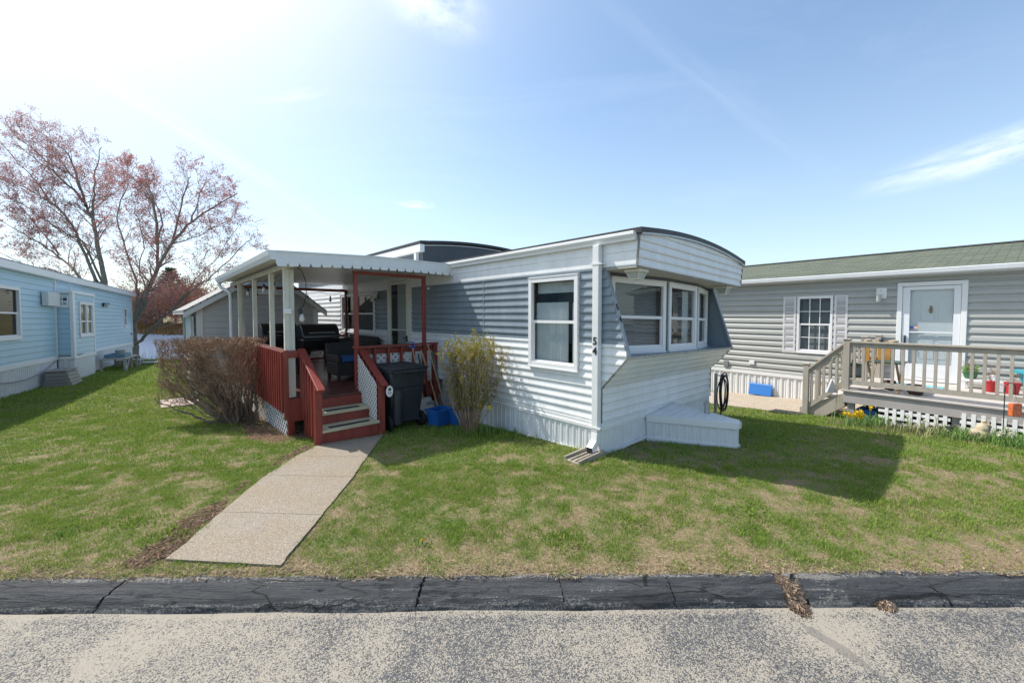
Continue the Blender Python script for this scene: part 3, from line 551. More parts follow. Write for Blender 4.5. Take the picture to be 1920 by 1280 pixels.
    ck=N(nt,'ShaderNodeTexVoronoi',feature='DISTANCE_TO_EDGE',inp={'Scale':1.9}); L(ckm.outputs[0],ck.inputs['Vector']); ckr=N(nt,'ShaderNodeMapRange',inp={'From Min':.010,'From Max':.022,'To Min':1,'To Max':0}); L(ck.outputs['Distance'],ckr.inputs[0])
    ckn=N(nt,'ShaderNodeTexNoise',inp={'Scale':1.3,'Detail':2}); L(o,ckn.inputs['Vector']); ckq=N(nt,'ShaderNodeMapRange',inp={'From Min':.48,'From Max':.56}); L(ckn.outputs[0],ckq.inputs[0]); ckf=N(nt,'ShaderNodeMath',operation='MULTIPLY'); L(ckr.outputs[0],ckf.inputs[0]); L(ckq.outputs[0],ckf.inputs[1])
    xk=N(nt,'ShaderNodeMix',data_type='RGBA'); xk.inputs['B'].default_value=(.008,.008,.008,1); L(ckf.outputs[0],xk.inputs['Factor']); L(x.outputs['Result'],xk.inputs['A'])
    L(xk.outputs['Result'],b.inputs['Base Color']); b.inputs['Roughness'].default_value=.72
    bp=N(nt,'ShaderNodeBump',inp={'Strength':1,'Distance':.014}); L(sp.outputs[0],bp.inputs['Height']); bq=N(nt,'ShaderNodeBump',inp={'Strength':1,'Distance':.05}); L(n.outputs[0],bq.inputs['Height']); L(bp.outputs[0],bq.inputs['Normal']); L(bq.outputs[0],b.inputs['Normal']); return m
KQ=[(-.215,-.13),(-.20,-.094),(-.19,-.066),(-.165,-.036),(-.13,-.017),(-.08,-.004),(-.03,.003),(.0,.004),(.02,-.02),(.03,-.09)]
KP=[]
for (p_,q_) in zip(KQ,KQ[1:]):
    m_=max(1,int(math.hypot(q_[0]-p_[0],q_[1]-p_[1])/.013)) if KQ.index(p_)<8 else 1
    KP+=[(p_[0]+(q_[0]-p_[0])*i/m_,p_[1]+(q_[1]-p_[1])*i/m_) for i in range(m_)]
KP.append(KQ[-1])
kb=MB(); cuts=[-60,-9.1,-6.2,-4.1,-2.56,-.57,.315,1.03,1.76,1.90,2.72,5.2,8.4,60]
for ci,(c0,c1) in enumerate(zip(cuts,cuts[1:])):
    if ci==8: continue
    g0=.004 if ci not in(4,) else .012; n=max(3,min(320,int((c1-c0)/.022))); rows=[]
    for i in range(n+1):
        x=c0+g0+(c1-c0-2*g0)*i/n; row=[]
        for j,(dy,z) in enumerate(KP):
            jx=0
            if i in(0,n):
                ed=c0 if i==0 else c1; jx=.022*mn.noise(Vector((ed*3,j*.9,2)))+(.30*(dy+.1) if abs(ed+2.56)<.1 else .05*mn.noise(Vector((ed,5,1)))*(dy*8))
            q=Vector((x,dy*9,0)); 
            row.append((x+jx,curbY(x)+dy+.010*mn.noise(q*1.3)+.004*mn.noise(Vector((x*9,dy*30,0))),z+(.012*mn.noise(q*1.7+Vector((4,4,4)))+.008*mn.noise(Vector((x*2.2,dy*38,3)))+.006*mn.noise(Vector((x*13,dy*45,1)))+.003*mn.noise(Vector((x*40,dy*60,1)))-.014*max(0,.06-abs(mn.noise(Vector((x*1.4,dy*16+.6*mn.noise(Vector((x*5,0,0))),7)))))/.06*(mn.noise(Vector((x*.8,0,9)))>.0))*(1 if 2<j<len(KP)-3 else .3)))
        rows.append(row)
    k=len(KP); vs=[p for r in rows for p in r]; fs=[(i*k+j,(i+1)*k+j,(i+1)*k+j+1,i*k+j+1) for i in range(n) for j in range(k-1)]
    fs.append(tuple(range(k))[::-1]); fs.append(tuple(n*k+j for j in range(k))); kb.add(vs,fs)
kerb=tag(kb.build('kerb',kerb_mat(),smooth=True,angle=35),kind='structure')
g=MB(); g.box(-60,60,-.17,.0,-.3,-.055); 
g.v=[(x,y+curbY(x),z) for x,y,z in g.v]; tag(g.build('kerb_bedding',mat('kerb_bed',(.05,.045,.04),.95,var=.3,vscale=20)),kind='structure')
# hairline cracks across and along the kerb
CRK=mat('crack_tar',(.012,.012,.012),.95)  # near-black tar colour for cracks
def pile(cx,cy,rx_,ry_,h,n,label):
    pts=[]
    for i in range(n):
        a=random.uniform(0,6.28); r=math.sqrt(random.random()); x,y=cx+math.cos(a)*r*rx_,cy+math.sin(a)*r*ry_
        pts.append((x,y,base(x,y)+h*(1-r*r)*random.uniform(.3,1)))
    return flakes('needle_debris',pts,.017,island('dry_needles',[(.20,.14,.10),(.36,.27,.20),(.46,.36,.27),(.28,.19,.13)],.9),label,'debris',.6)
def base(x,y):
    d=y-curbY(x); return float(np.interp(d,[-.3,-.2,-.13,0],[-.092,-.088,-.03,.0]))
pile(1.80,2.51,.055,.14,.028,2000,'brown clump of needles and dead grass filling the break in the kerb')
pile(2.36,2.46,.05,.028,.022,800,'small mound of dead grass lying at the foot of the kerb')
# ---- front walk: exposed aggregate slabs
def agg(name,c1,c2,scale=130):
    m=bpy.data.materials.new(name); m.use_nodes=True; nt=m.node_tree; b=nt.nodes['Principled BSDF']; L=nt.links.new
    tc=N(nt,'ShaderNodeTexCoord'); o=tc.outputs['Object']; v=N(nt,'ShaderNodeTexVoronoi',inp={'Scale':scale}); L(o,v.inputs['Vector'])
    s=N(nt,'ShaderNodeSeparateColor'); L(v.outputs['Color'],s.inputs[0]); r=N(nt,'ShaderNodeValToRGB'); e=r.color_ramp.elements
    e[0].color=(*[c*.7 for c in c1],1); e[1].color=(*[min(1,c*1.4) for c in c2],1); k=e.new(.25);k.color=(*c1,1); k=e.new(.8);k.color=(*c2,1); L(s.outputs[1],r.inputs[0])
    n=N(nt,'ShaderNodeTexNoise',inp={'Scale':1.7,'Detail':7,'Roughness':.65}); L(o,n.inputs['Vector']); mr=N(nt,'ShaderNodeMapRange',inp={'From Min':.35,'From Max':.7,'To Min':0,'To Max':.55}); L(n.outputs[0],mr.inputs[0])
    x=N(nt,'ShaderNodeMix',data_type='RGBA',blend_type='MULTIPLY'); x.inputs['B'].default_value=(.95,.78,.55,1); L(mr.outputs[0],x.inputs['Factor']); L(r.outputs[0],x.inputs['A']); L(x.outputs['Result'],b.inputs['Base Color']); b.inputs['Roughness'].default_value=.85
    bp=N(nt,'ShaderNodeBump',inp={'Strength':.5,'Distance':.003}); L(v.outputs['Distance'],bp.inputs['Height']); L(bp.outputs[0],b.inputs['Normal']); return m
AGG=agg('exposed_aggregate',(.215,.185,.15),(.31,.275,.225),190); PAT=agg('patio_concrete',(.36,.31,.25),(.42,.37,.31),60)
wk=MB(); jl=[(-2.46,2.78),(-2.56,3.46),(-2.66,4.27),(-2.65,4.86),(-2.62,5.40)]; jr=[(-1.61,2.71),(-1.645,3.40),(-1.70,4.22),(-1.78,4.83),(-1.93,5.95)]
for i in range(4):
    nx=10; ny=30; g_=.0035; vs=[]
    for j in range(ny+1):
        t=(j/ny)*(1-2*g_)+g_
        for k in range(nx+1):
            u=k/nx; a=Vector(jl[i]).lerp(Vector(jl[i+1]),t); b=Vector(jr[i]).lerp(Vector(jr[i+1]),t); p=a.lerp(b,u)
            if k in(0,nx): p=p+Vector((.016*mn.noise(Vector((p.x*3,p.y*5,i)))+.007*mn.noise(Vector((p.x*3,p.y*23,i))),0))
            vs.append((p.x,p.y,GZ(p.x,p.y)*.4+GZ(-2.1,p.y)*.6+.016+.003*i%2*.004))
    fs=[(j*(nx+1)+k,j*(nx+1)+k+1,(j+1)*(nx+1)+k+1,(j+1)*(nx+1)+k) for j in range(ny) for k in range(nx)]
    n=len(vs); rim=[k for k in range(nx+1)]+[(j+1)*(nx+1)-1 for j in range(1,ny+1)]+[ny*(nx+1)+k for k in range(nx-1,-1,-1)]+[j*(nx+1) for j in range(ny-1,0,-1)]
    vs+= [(vs[q][0],vs[q][1],vs[q][2]-.08) for q in rim]; m_=len(rim); fs+=[(rim[q],n+q,n+(q+1)%m_,rim[(q+1)%m_]) for q in range(m_)]
    wk.add(vs,fs)
tag(wk.build('front_walk',AGG),kind='structure')
pt=MB(); n=len(PATIO); pt.add([(x,y,GZ(x,y)+.022) for x,y in PATIO]+[(x,y,GZ(x,y)-.1) for x,y in PATIO],[tuple(range(n))]+[(i,n+i,n+(i+1)%n,(i+1)%n) for i in range(n)])
tag(pt.build('side_patio',PAT),kind='structure')
# ---- lake and far shore
m=bpy.data.materials.new('lake_water'); m.use_nodes=True; nt=m.node_tree; b=nt.nodes['Principled BSDF']; b.inputs['Base Color'].default_value=(.085,.13,.215,1); b.inputs['Roughness'].default_value=.28; b.inputs['IOR'].default_value=1.33; b.inputs['Specular IOR Level'].default_value=.22
tc=N(nt,'ShaderNodeTexCoord'); mp=N(nt,'ShaderNodeMapping'); mp.inputs['Scale'].default_value=(1,.35,1); n1=N(nt,'ShaderNodeTexNoise',inp={'Scale':1.4,'Detail':5}); bp=N(nt,'ShaderNodeBump',inp={'Strength':.25,'Distance':.05})
nt.links.new(tc.outputs['Object'],mp.inputs[0]); nt.links.new(mp.outputs[0],n1.inputs['Vector']); nt.links.new(n1.outputs[0],bp.inputs['Height']); nt.links.new(bp.outputs[0],b.inputs['Normal'])
g=MB(); g.add([(-260,19.5,-1.22),(160,19.5,-1.22),(160,130,-1.22),(-260,130,-1.22)],[(0,1,2,3)]); tag(g.build('lake',m),kind='structure')
SH=[(-260,170),(-120,108),(-92,90),(-76,80),(-66,70),(-56,63),(-40,60),(0,62),(160,70)]
def shore(x): return float(np.interp(x,[p[0] for p in SH],[p[1] for p in SH]))+1.2*mn.noise(Vector((x*.25,0,0)))
g=MB(); vs=[];xs=list(range(-260,161,2)); hs=[(-1.5,-2.2),(0,-1.3),(1,-.9),(5,-.2),(14,.9),(60,2.0),(260,3)]
for x in xs:
    for dy,z in hs: vs.append((x,shore(x)+dy,z+.3*mn.noise(Vector((x*.2,dy,0)))*(dy>0)))
k=len(hs); g.add(vs,[(i*k+j,(i+1)*k+j,(i+1)*k+j+1,i*k+j+1) for i in range(len(xs)-1) for j in range(k-1)])
tag(g.build('far_bank',mat('dry_bank_grass',(.20,.18,.075),.9,var=.35,vscale=.6,dirt=.7,dcol=(.20,.115,.06)),smooth=True),kind='structure')
#PARTS2
# ============================================================= number 54 (main home)
W5=3.32; LEN5=13.5
def w54(w,a,z): return (w,a,z-.026*min(max(w,0),W5)*min(1,max(0,z)/2.0))
h=thing('mobile_home','white mobile home with grey-blue band, black bowed roof and the number 54','mobile home',MF,(0,0,0))
TL=lambda s,d,z:(-d,s,z)           # long wall
TR=lambda s,d,z:(W5+d,s,z)         # far long wall
TF=lambda s,d,z:(s,-d,z)           # front
TB=lambda s,d,z:(s,LEN5+d,z)
PIT=.105
def s0(z):
    if z<.83: return 0.
    if z<1.243: return -.361*(z-.83)/.413
    if z<2.31: return -.361+.321*(z-1.243)/1.067
    return -.475
HL=[(.345,1.262,1.01,2.275),(4.80,5.90,.50,2.555),(6.64,8.90,1.27,2.31)]
mats=[WHITE2,GREYB]
b=MB(); siding(b,TL,s0,9.02,.40,1.39,PIT,RIBA,HL,phase=.40); b.m=1; siding(b,TL,s0,9.02,1.39,2.325,PIT,RIBA,HL,phase=.40); b.m=0
siding(b,TL,s0,9.02,2.325,2.31+.001,PIT,RIBA,HL,phase=.40); siding(b,TL,s0,LEN5,2.325,2.66,.16,LAP,HL,phase=2.325,amp=.6); siding(b,TL,9.02,LEN5,.40,2.325,PIT*1.25,RIBA,phase=.40,amp=1.2)
b.build('wall',mats,h,warp=w54,recalc=False)
b=MB(); siding(b,TR,s0,LEN5,.40,1.39,PIT,RIBA,phase=.40); b.m=1; siding(b,TR,s0,LEN5,1.39,2.325,PIT,RIBA,phase=.40); b.m=0; siding(b,TR,s0,LEN5,2.325,2.66,PIT,RIBA,phase=.40); b.build('wall',mats,h,warp=w54,recalc=False)
b=MB(); siding(b,TB,0,W5,.40,2.7,PIT,RIBA,phase=.4); b.build('wall',WHITE2,h,warp=w54,recalc=False)
# seam covers on the long wall
b=MB(); 
for s in (2.35,): tbox(b,TL,s-.006,s+.006,.010,.0135,.41,2.32)
b.build('panel_seam',mat('seam_grey',(.3,.33,.35),.5),h,warp=w54)  # seam strip in one plain mid-grey
# front: lower panel and slanted belly
SL=math.hypot(.361,.413)
def TFs(s,d,t):
    if t<.83: return (s,-d,t)
    k=t-.83; ca,sa=.361/SL,.413/SL
    return (s,-(k*ca)-d*sa,.83+k*sa-d*ca)
b=MB(); siding(b,TFs,.0,W5,.40,.83+SL,.112,RIBA,phase=.40,amp=1.15,maxs=.4)
b.build('front_panel',WHITE2,h,warp=w54,recalc=False)
# sill shelf and its worn edge
b=MB(); b.box(.03,W5-.03,-.352,.06,1.215,1.243); b.build('window_shelf',GREYB,h,warp=w54)
b=MB(); b.box(.0,W5,-.374,-.352,1.228,1.250)
for i in range(26): x=.03+i*.127+random.uniform(-.02,.02); b.box(x,x+random.uniform(.02,.06),-.3765,-.374,1.231,1.247)
b.build('shelf_edge',mat('worn_edge_strip',(.42,.40,.36),.6,var=.5,vscale=30,dirt=.6,dcol=(.12,.10,.08)),h,warp=w54)
# cheeks either side of the front windows, corner trims
for w0,w1,nm in ((.0,.032,1),(W5-.032,W5,0)):
    b=MB(); b.prism([(.06,1.243),(-.350,1.243),(-.034,2.31),(.06,2.31)],w0+.004,w1-.004,'x'); b.build('cheek',GREYB,h,warp=w54)
    b=MB(); 
    e0,e1=(-.003,.062) if nm else (W5-.062,W5+.003)
    b.add([(e0,-.376,1.243),(e1,-.376,1.243),(e1,-.05,2.31),(e0,-.05,2.31),(e0,-.350,1.243),(e1,-.350,1.243),(e1,-.030,2.31),(e0,-.030,2.31)],[(0,1,2,3),(4,7,6,5),(0,3,7,4),(1,5,6,2),(3,2,6,7),(0,4,5,1)])
    b.build('cheek_flange',GREYB if nm==0 else mat('weathered_flange',(.27,.31,.35),.5,var=.25,vscale=8,dirt=.4,dcol=(.18,.17,.16)),h,warp=w54)
for w,sg in ((0,-1),(W5,1)):
    b=MB(); b.bar((w+sg*.008,-.004,.83),(w+sg*.008,-.372,1.243),.012,.02); b.bar((w+sg*.008,-.006,.40),(w+sg*.008,-.006,.84),.014,.02)
    b.build('corner_moulding',mat('tarnished_moulding',(.20,.19,.18),.5,var=.3,vscale=20),h,warp=w54)
# recess wall behind the bay windows
b=MB(); b.add([(.03,.05,1.243),(W5-.03,.05,1.243),(W5-.03,.05,2.31),(.03,.05,2.31)],[(0,1,2,3)]) if False else None
BAY=[((.16,.03),(1.255,-.20)),((1.255,-.20),(2.235,-.20)),((2.235,-.20),(3.20,.03))]
for (p,q) in BAY:
    dx,dy=q[0]-p[0],q[1]-p[1]; Lb=math.hypot(dx,dy); ux,uy=dx/Lb,dy/Lb
    TT=(lambda p,ux,uy:(lambda s,d,z:(p[0]+ux*s+uy*d,p[1]+uy*s-ux*d,z)))(p,ux,uy)
    fw=MB(); g0=.035
    tbox(fw,TT,0,g0,-.03,.004,1.243,2.31); tbox(fw,TT,Lb-g0,Lb,-.03,.004,1.243,2.31); tbox(fw,TT,g0,Lb-g0,-.03,.002,1.243,1.262); tbox(fw,TT,g0,Lb-g0,-.03,.002,2.236,2.31)
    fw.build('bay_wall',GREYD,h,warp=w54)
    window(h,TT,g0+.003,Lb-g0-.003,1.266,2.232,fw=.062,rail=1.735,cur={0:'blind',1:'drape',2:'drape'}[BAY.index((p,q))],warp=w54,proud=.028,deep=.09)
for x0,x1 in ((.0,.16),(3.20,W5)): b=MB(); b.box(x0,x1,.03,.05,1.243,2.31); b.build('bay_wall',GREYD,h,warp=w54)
# overhang: face, soffit
zt=lambda w:2.672+.115*(1-((w-W5/2)/(W5/2))**2)
TO=lambda s,d,z:(s,-.465-.03*(z-2.31)/.36-d,z)
b=MB(); siding(b,TO,0,W5,2.31,2.80,.098,RIBA,phase=2.31,maxs=.12,ztop=zt); b.build('overhang_face',WHITE2,h,warp=w54,recalc=False)
b=MB(); b.box(.0,W5,-.462,.06,2.296,2.312); b.build('soffit',mat('soffit_paint',(.60,.58,.52),.6,var=.08,dirt=.35,dcol=(.36,.33,.28)),h,warp=w54)
b=MB(); b.bar((-.006,-.47,2.31),(-.006,-.50,2.67),.014,.022); b.bar((W5+.006,-.47,2.31),(W5+.006,-.50,2.67),.014,.022); b.box(0,W5,-.478,-.466,2.300,2.316); b.build('corner_moulding',MATS['tarnished_moulding'],h,warp=w54)
# roof
def roofmesh(a0,a1,zf,w0,w1,th,n=18):
    b=MB(); vs=[]
    for a in (a0,a1):
        for i in range(n+1): w=w0+(w1-w0)*i/n; vs+= [(w,a,zf(w)),(w,a,zf(w)+th)]
    k=2*(n+1); fs=[]
    for i in range(n): j=2*i; fs+= [(j+1,j+3,k+j+3,k+j+1),(j,k+j,k+j+2,j+2),(j,j+2,j+3,j+1),(k+j,k+j+1,k+j+3,k+j+2)]
    fs+=[(0,1,k+1,k),(2*n,k+2*n,k+2*n+1,2*n+1)]; return b.add(vs,fs)
roofmesh(-.535,4.45,lambda w:zt(min(max(w,0),W5))+.004,-.03,W5+.03,.065).build('roof',BLACKR,h,warp=w54,smooth=True,angle=30)
b=MB(); n=18
for i in range(n):
    w0=W5*i/n; w1=W5*(i+1)/n; b.bar((w0,-.528,zt(w0)+.0),(w1,-.528,zt(w1)+.0),.016,.02)
b.build('drip_edge',STEEL,h,warp=w54)
# gutter along the long wall with end cap
GP=[(-.0,2.70),(-.085,2.70),(-.088,2.665),(-.062,2.625),(-.06,2.60),(-.0,2.60)]
b=MB(); b.prism([(x-.003,z) for x,z in GP],-.47,3.38,'y'); b.build('gutter',WHITE,h,warp=w54,bevel=.003)
# downspout with straps and elbow
b=MB(); b.box(-.098,-.022,-.01,.082,.30,2.60); 
b.add([(-.098,-.01,.30),(-.022,-.01,.30),(-.022,.082,.30),(-.098,.082,.30),(-.112,-.01,.20),(-.03,-.01,.16),(-.03,.082,.16),(-.112,.082,.20),(-.20,-.01,.125),(-.185,-.01,.045),(-.185,.082,.045),(-.20,.082,.125)],[(0,1,5,4),(1,2,6,5),(2,3,7,6),(3,0,4,7),(4,5,9,8),(5,6,10,9),(6,7,11,10),(7,4,8,11)])
ds=b.build('downspout',WHITE,h,bevel=.006)
for z in (2.36,.34): b=MB(); b.box(-.104,-.016,-.05,.115,z,z+.022); b.build('strap',WHITE,ds)
b=MB(); b.add([(-.197,-.004,.121),(-.186,-.004,.05),(-.186,.076,.05),(-.197,.076,.121)],[(0,1,2,3)]); b.build('outlet',BLKP,ds)
BKN=mat('black_number',(.01,.01,.01),.5)
# digits on the downspout: plane facing -x (local): x right = -y, up = z
Mx=Matrix(((0,0,-1,-.1015),(-1,0,0,.036),(0,1,0,0),(0,0,0,1)))
for ch,z in (('5',1.385),('4',1.262)):
    M2=Mx.copy(); M2[2][3]=z; digits(ch,.128,M2,ds,BKN)
# digits on the flange, running down its slope
dv=Vector((0,.326,1.067)).normalized()
for ch,t in (('5',.54),('4',.40)):
    p=Vector((.03,-.376,1.243))+dv*(t*1.1)+Vector((0,-.004,0)); M2=Matrix(((1,0,0,p.x),(0,dv.y,-dv.z,p.y),(0,dv.z,dv.y,p.z),(0,0,0,1)))
    digits(ch,.10,M2,h,BKN)
# skirting and band
b=MB(); ribs(b,TL,.0,13.4,-.55,.315,.105,.011); b.build('skirting',SKIRT,h,recalc=False)
b=MB(); ribs(b,TF,.0,W5,-.35,.315,.105,.011); b.build('skirting',SKIRT,h,warp=w54,recalc=False)
b=MB(); ribs(b,TR,.0,13.4,-.6,.315,.105,.011); b.build('skirting',SKIRT,h,warp=w54,recalc=False)
b=MB(); 
for T_,s_,e_ in ((TL,-.0,LEN5),(TF,-.014,W5+.014),(TR,0,LEN5)): 
    vs=[];P_=[(.0,.305),(.022,.305),(.022,.345),(.013,.352),(.013,.398),(.0,.41)]
    n=len(P_); b.add([T_(s_,d,z) for d,z in P_]+[T_(e_,d,z) for d,z in P_],[(i,(i+1)%n,n+(i+1)%n,n+i) for i in range(n)]+[tuple(range(n)),tuple(range(n,2*n))[::-1]])
b.build('skirt_band',WHITE,h,warp=w54)
b=MB(); b.bar((-.02,.0,GZ(1.1,4.9)+.0),(-.02,4,-.14),.02,.03); b.bar((.0,-.024,-.015),(1.05,-.024,.02),.02,.035); b.build('base_channel',WHITE,h)
# windows of the long wall
window(h,TL,.352,1.255,1.018,2.268,fw=.06,rail=1.655,cur='sheer',warp=w54,proud=.045)
wp=window(h,TL,6.65,8.89,1.28,2.30,fw=.055,rail=1.78,cur=None,warp=w54,proud=.04,glassm=GLASS,vdiv=2)
# door: frame, storm door with two panes, handle
d=MB(); 
for x0,x1 in ((4.80,4.93),(5.83,5.90)): tbox(d,TL,x0,x1,-.03,.045,.50,2.50)
tbox(d,TL,4.80,5.90,-.03,.047,2.50,2.555); dr=d.build('door',mat('door_cream',(.68,.68,.62),.45,var=.04,dirt=.1),h,warp=w54,bevel=.004)
d=MB(); 
for x0,x1 in ((4.935,5.03),(5.77,5.825)): tbox(d,TL,x0,x1,-.01,.025,.53,2.495)
tbox(d,TL,5.03,5.77,-.01,.024,.53,.66); tbox(d,TL,5.03,5.77,-.01,.024,2.42,2.495); tbox(d,TL,5.03,5.77,-.008,.02,1.40,1.425)
d.build('storm_door_frame',MATS['door_cream'],dr,warp=w54)
d=MB(); d.add([TL(5.03,.005,.66),TL(5.77,.005,.66),TL(5.77,.005,2.42),TL(5.03,.005,2.42)],[(0,1,2,3)]); d.build('pane',GLASS,dr,warp=w54,recalc=False)
d=MB(); tbox(d,TL,4.95,5.55,-.07,-.04,.52,2.5); d.build('inner_door',mat('inner_door_paint',(.5,.5,.45),.6),dr,warp=w54)
d=MB(); tbox(d,TL,4.965,4.995,.025,.05,1.17,1.30); d.tube([TL(4.98,.05,1.26),TL(4.98,.085,1.26),TL(5.03,.09,1.25)],.011); d.tube([TL(4.98,.03,1.15),TL(4.98,.06,1.10),TL(4.98,.03,1.05)],.008); d.build('handle',BLKP,dr,warp=w54,smooth=True)
# interior floor / ceiling so the rooms read as rooms
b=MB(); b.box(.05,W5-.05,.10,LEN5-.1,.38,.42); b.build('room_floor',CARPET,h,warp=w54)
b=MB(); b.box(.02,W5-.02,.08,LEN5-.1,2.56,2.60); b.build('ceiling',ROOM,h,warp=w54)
# raised rear section of the roof
RZ=lambda w:3.20+.115*(1-((w-W5/2)/(W5/2))**2)
b=MB(); pts=[(.04+ (W5-.08)*i/16) for i in range(17)]; b.add([(w,4.40,2.60) for w in pts]+[(w,4.40,RZ(w)) for w in pts],[(i,i+1,18+i,17+i) for i in range(16)]); b.build('raised_roof_face',mat('dark_panel',(.055,.065,.08),.4,var=.15,vscale=2),h,recalc=False)
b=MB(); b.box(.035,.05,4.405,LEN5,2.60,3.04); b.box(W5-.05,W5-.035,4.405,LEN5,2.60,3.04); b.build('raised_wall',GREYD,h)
b=MB(); b.box(-.05,.055,4.36,LEN5,3.03,3.185); b.box(W5-.055,W5+.03,4.36,LEN5,3.03,3.185); b.build('raised_fascia',WHITE,h,bevel=.005)
b=MB(); b.box(-.04,.03,4.55,4.63,2.64,3.03); b.build('raised_downspout',WHITE,h)
b=MB(); 
for i in range(16): w0,w1=pts[i],pts[i+1]; b.bar((w0,4.385,RZ(w0)-.045),(w1,4.385,RZ(w1)-.045),.012,.014)
b.build('drip_edge',TRIM,h)
roofmesh(4.33,LEN5+.1,lambda w:RZ(min(max(w,0),W5))-.005,-.06,W5+.06,.05).build('roof',BLACKR,h,smooth=True,angle=30)
# soffit lamps: white frustum box with frosted sides
def soffit_lamp(w,a,ang):
    lp=MB(); z=2.294-.026*w
    c,s_=math.cos(ang),math.sin(ang); Q=lambda x,y,zz:(w+x*c-y*s_,a+x*s_+y*c,z+zz)
    lp.add([Q(-.105,-.10,0),Q(.105,-.10,0),Q(.105,.10,0),Q(-.105,.10,0),Q(-.105,-.10,-.03),Q(.105,-.10,-.03),Q(.105,.10,-.03),Q(-.105,.10,-.03)],[(0,1,2,3),(4,7,6,5),(0,4,5,1),(1,5,6,2),(2,6,7,3),(3,7,4,0)])
    lp.add([Q(-.055,-.052,-.122),Q(.055,-.052,-.122),Q(.055,.052,-.122),Q(-.055,.052,-.122),Q(-.06,-.057,-.108),Q(.06,-.057,-.108),Q(.06,.057,-.108),Q(-.06,.057,-.108)],[(0,3,2,1),(4,5,6,7),(0,1,5,4),(1,2,6,5),(2,3,7,6),(3,0,4,7)])
    for i,(sx_,sy) in enumerate(((-1,-1),(1,-1),(1,1),(-1,1))): lp.bar(Q(sx_*.088,sy*.085,-.03),Q(sx_*.057,sy*.054,-.108),.012,.012)
    o=lp.build('soffit_lamp',CREAMW,h)
    g=MB(); g.add([Q(-.082,-.079,-.031),Q(.082,-.079,-.031),Q(.082,.079,-.031),Q(-.082,.079,-.031),Q(-.053,-.05,-.107),Q(.053,-.05,-.107),Q(.053,.05,-.107),Q(-.053,.05,-.107)],[(0,1,5,4),(1,2,6,5),(2,3,7,6),(3,0,4,7)]); g.build('frosted_glass',mat('frosted_lamp_glass',(.42,.46,.44),.35),o)
soffit_lamp(.20,-.345,.0); soffit_lamp(2.95,-.33,0)
# porch wall light: three small bulbs on a round plate
b=MB(); c=TL(6.52,.02,2.23); b.lathe(c,[(.085,0),(.085,.03),(.05,.05)],16,'x'); b.v=[(c[0]-(x-c[0]) if False else c[0]-(x-c[0]),y,z) for x,y,z in b.v]; pl=b.build('porch_light',CREAMW,h,smooth=True)
for dy,dz in ((.12,-.03),(0,-.10),(-.13,-.02)):
    b=MB(); b.tube([(c[0]-.03,c[1],c[2]),(c[0]-.07,c[1]+dy*.6,c[2]+dz*.4),(c[0]-.09,c[1]+dy,c[2]+dz)],[.012,.02,.03]); b.lathe((c[0]-.10,c[1]+dy*1.1,c[2]+dz-.06),[(.045,0),(.05,.03),(.03,.07)],12); b.build('lamp_head',CREAMW,pl,smooth=True)
b=MB(); b.lathe(TL(4.10,.02,2.27),[(.022,-.022),(.03,0),(.022,.022)],10); b.build('round_sensor',TRIM,h,smooth=True)
# ---- hitch cover
hc=thing('hitch_cover','low white metal box with a ribbed lid covering the trailer hitch','hitch cover',MF,(1.6,-.5,0))
HP=[(1.06,-.02),(1.575,-1.035),(1.66,-1.035),(2.12,-.02)]
b=MB(); 
for (p,q) in ((HP[0],HP[1]),(HP[1],HP[2]),(HP[2],HP[3])):
    dx,dy=q[0]-p[0],q[1]-p[1]; l_=math.hypot(dx,dy); T_=(lambda p,ux,uy:(lambda s,d,z:(p[0]+ux*s+uy*d,p[1]+uy*s-ux*d,z)))(p,dx/l_,dy/l_); ribs(b,T_,0,l_,-.12,.26,.1,.008)
b.build('side_panel',SKIRT,hc,recalc=False)
for (p,q) in ((HP[0],HP[1]),(HP[1],HP[2]),(HP[2],HP[3])): b=MB(); b.bar((p[0],p[1]-.012,.0),(q[0],q[1]-.012,.0),.02,.03); b.build('base_channel',WHITE,hc)
b=MB(); c=Vector((1.6,-.5)); O=[(1.035,-.03),(1.555,-1.065),(1.675,-1.065),(2.15,-.03)]
b.prism(O,.235,.325,'z'); b.build('rim',WHITE,hc,bevel=.008)
b=MB(); b.add([(1.04,-.03,.326),(1.56,-1.06,.326),(1.62,-1.06,.338),(1.88,-.03,.375),(1.88,-.03,.33)],[(0,1,2,3)]); b.add([(1.88,-.03,.375),(1.62,-1.06,.338),(1.672,-1.06,.326),(2.14,-.03,.326)],[(0,1,2,3)])
for i in range(8):
    y=-.1-.115*i; xa=1.04+(1.56-1.04)*(-y-.03)/1.03; xb=1.88+(1.62-1.88)*(-y-.03)/1.03; f=(-y-.03)/1.03
    b.bar((xa+.04,y,.332),(xb-.01,y,.379-.037*f),.03,.008)
b.bar((1.885,-.03,.382),(1.625,-1.05,.345),.02,.012)
b.build('lid',WHITE,hc,recalc=True)
b=MB(); b.box(1.80,1.86,-.52,-.46,.34,.42); b.lathe((1.70,-.60,.33),[(.035,0),(.035,.13),(.045,.13),(.045,.17),(.03,.18),(.03,.20)],10); b.v=b.v[8:]; b.f=[tuple(i-8 for i in f) for f in b.f[6:]]; b.mi=b.mi[6:]
b.build('jack',STEEL,hc,smooth=True)
b=MB(); b.bar((-.02,-.034,.015),(.99,-.034,.02),.012,.035) if False else None
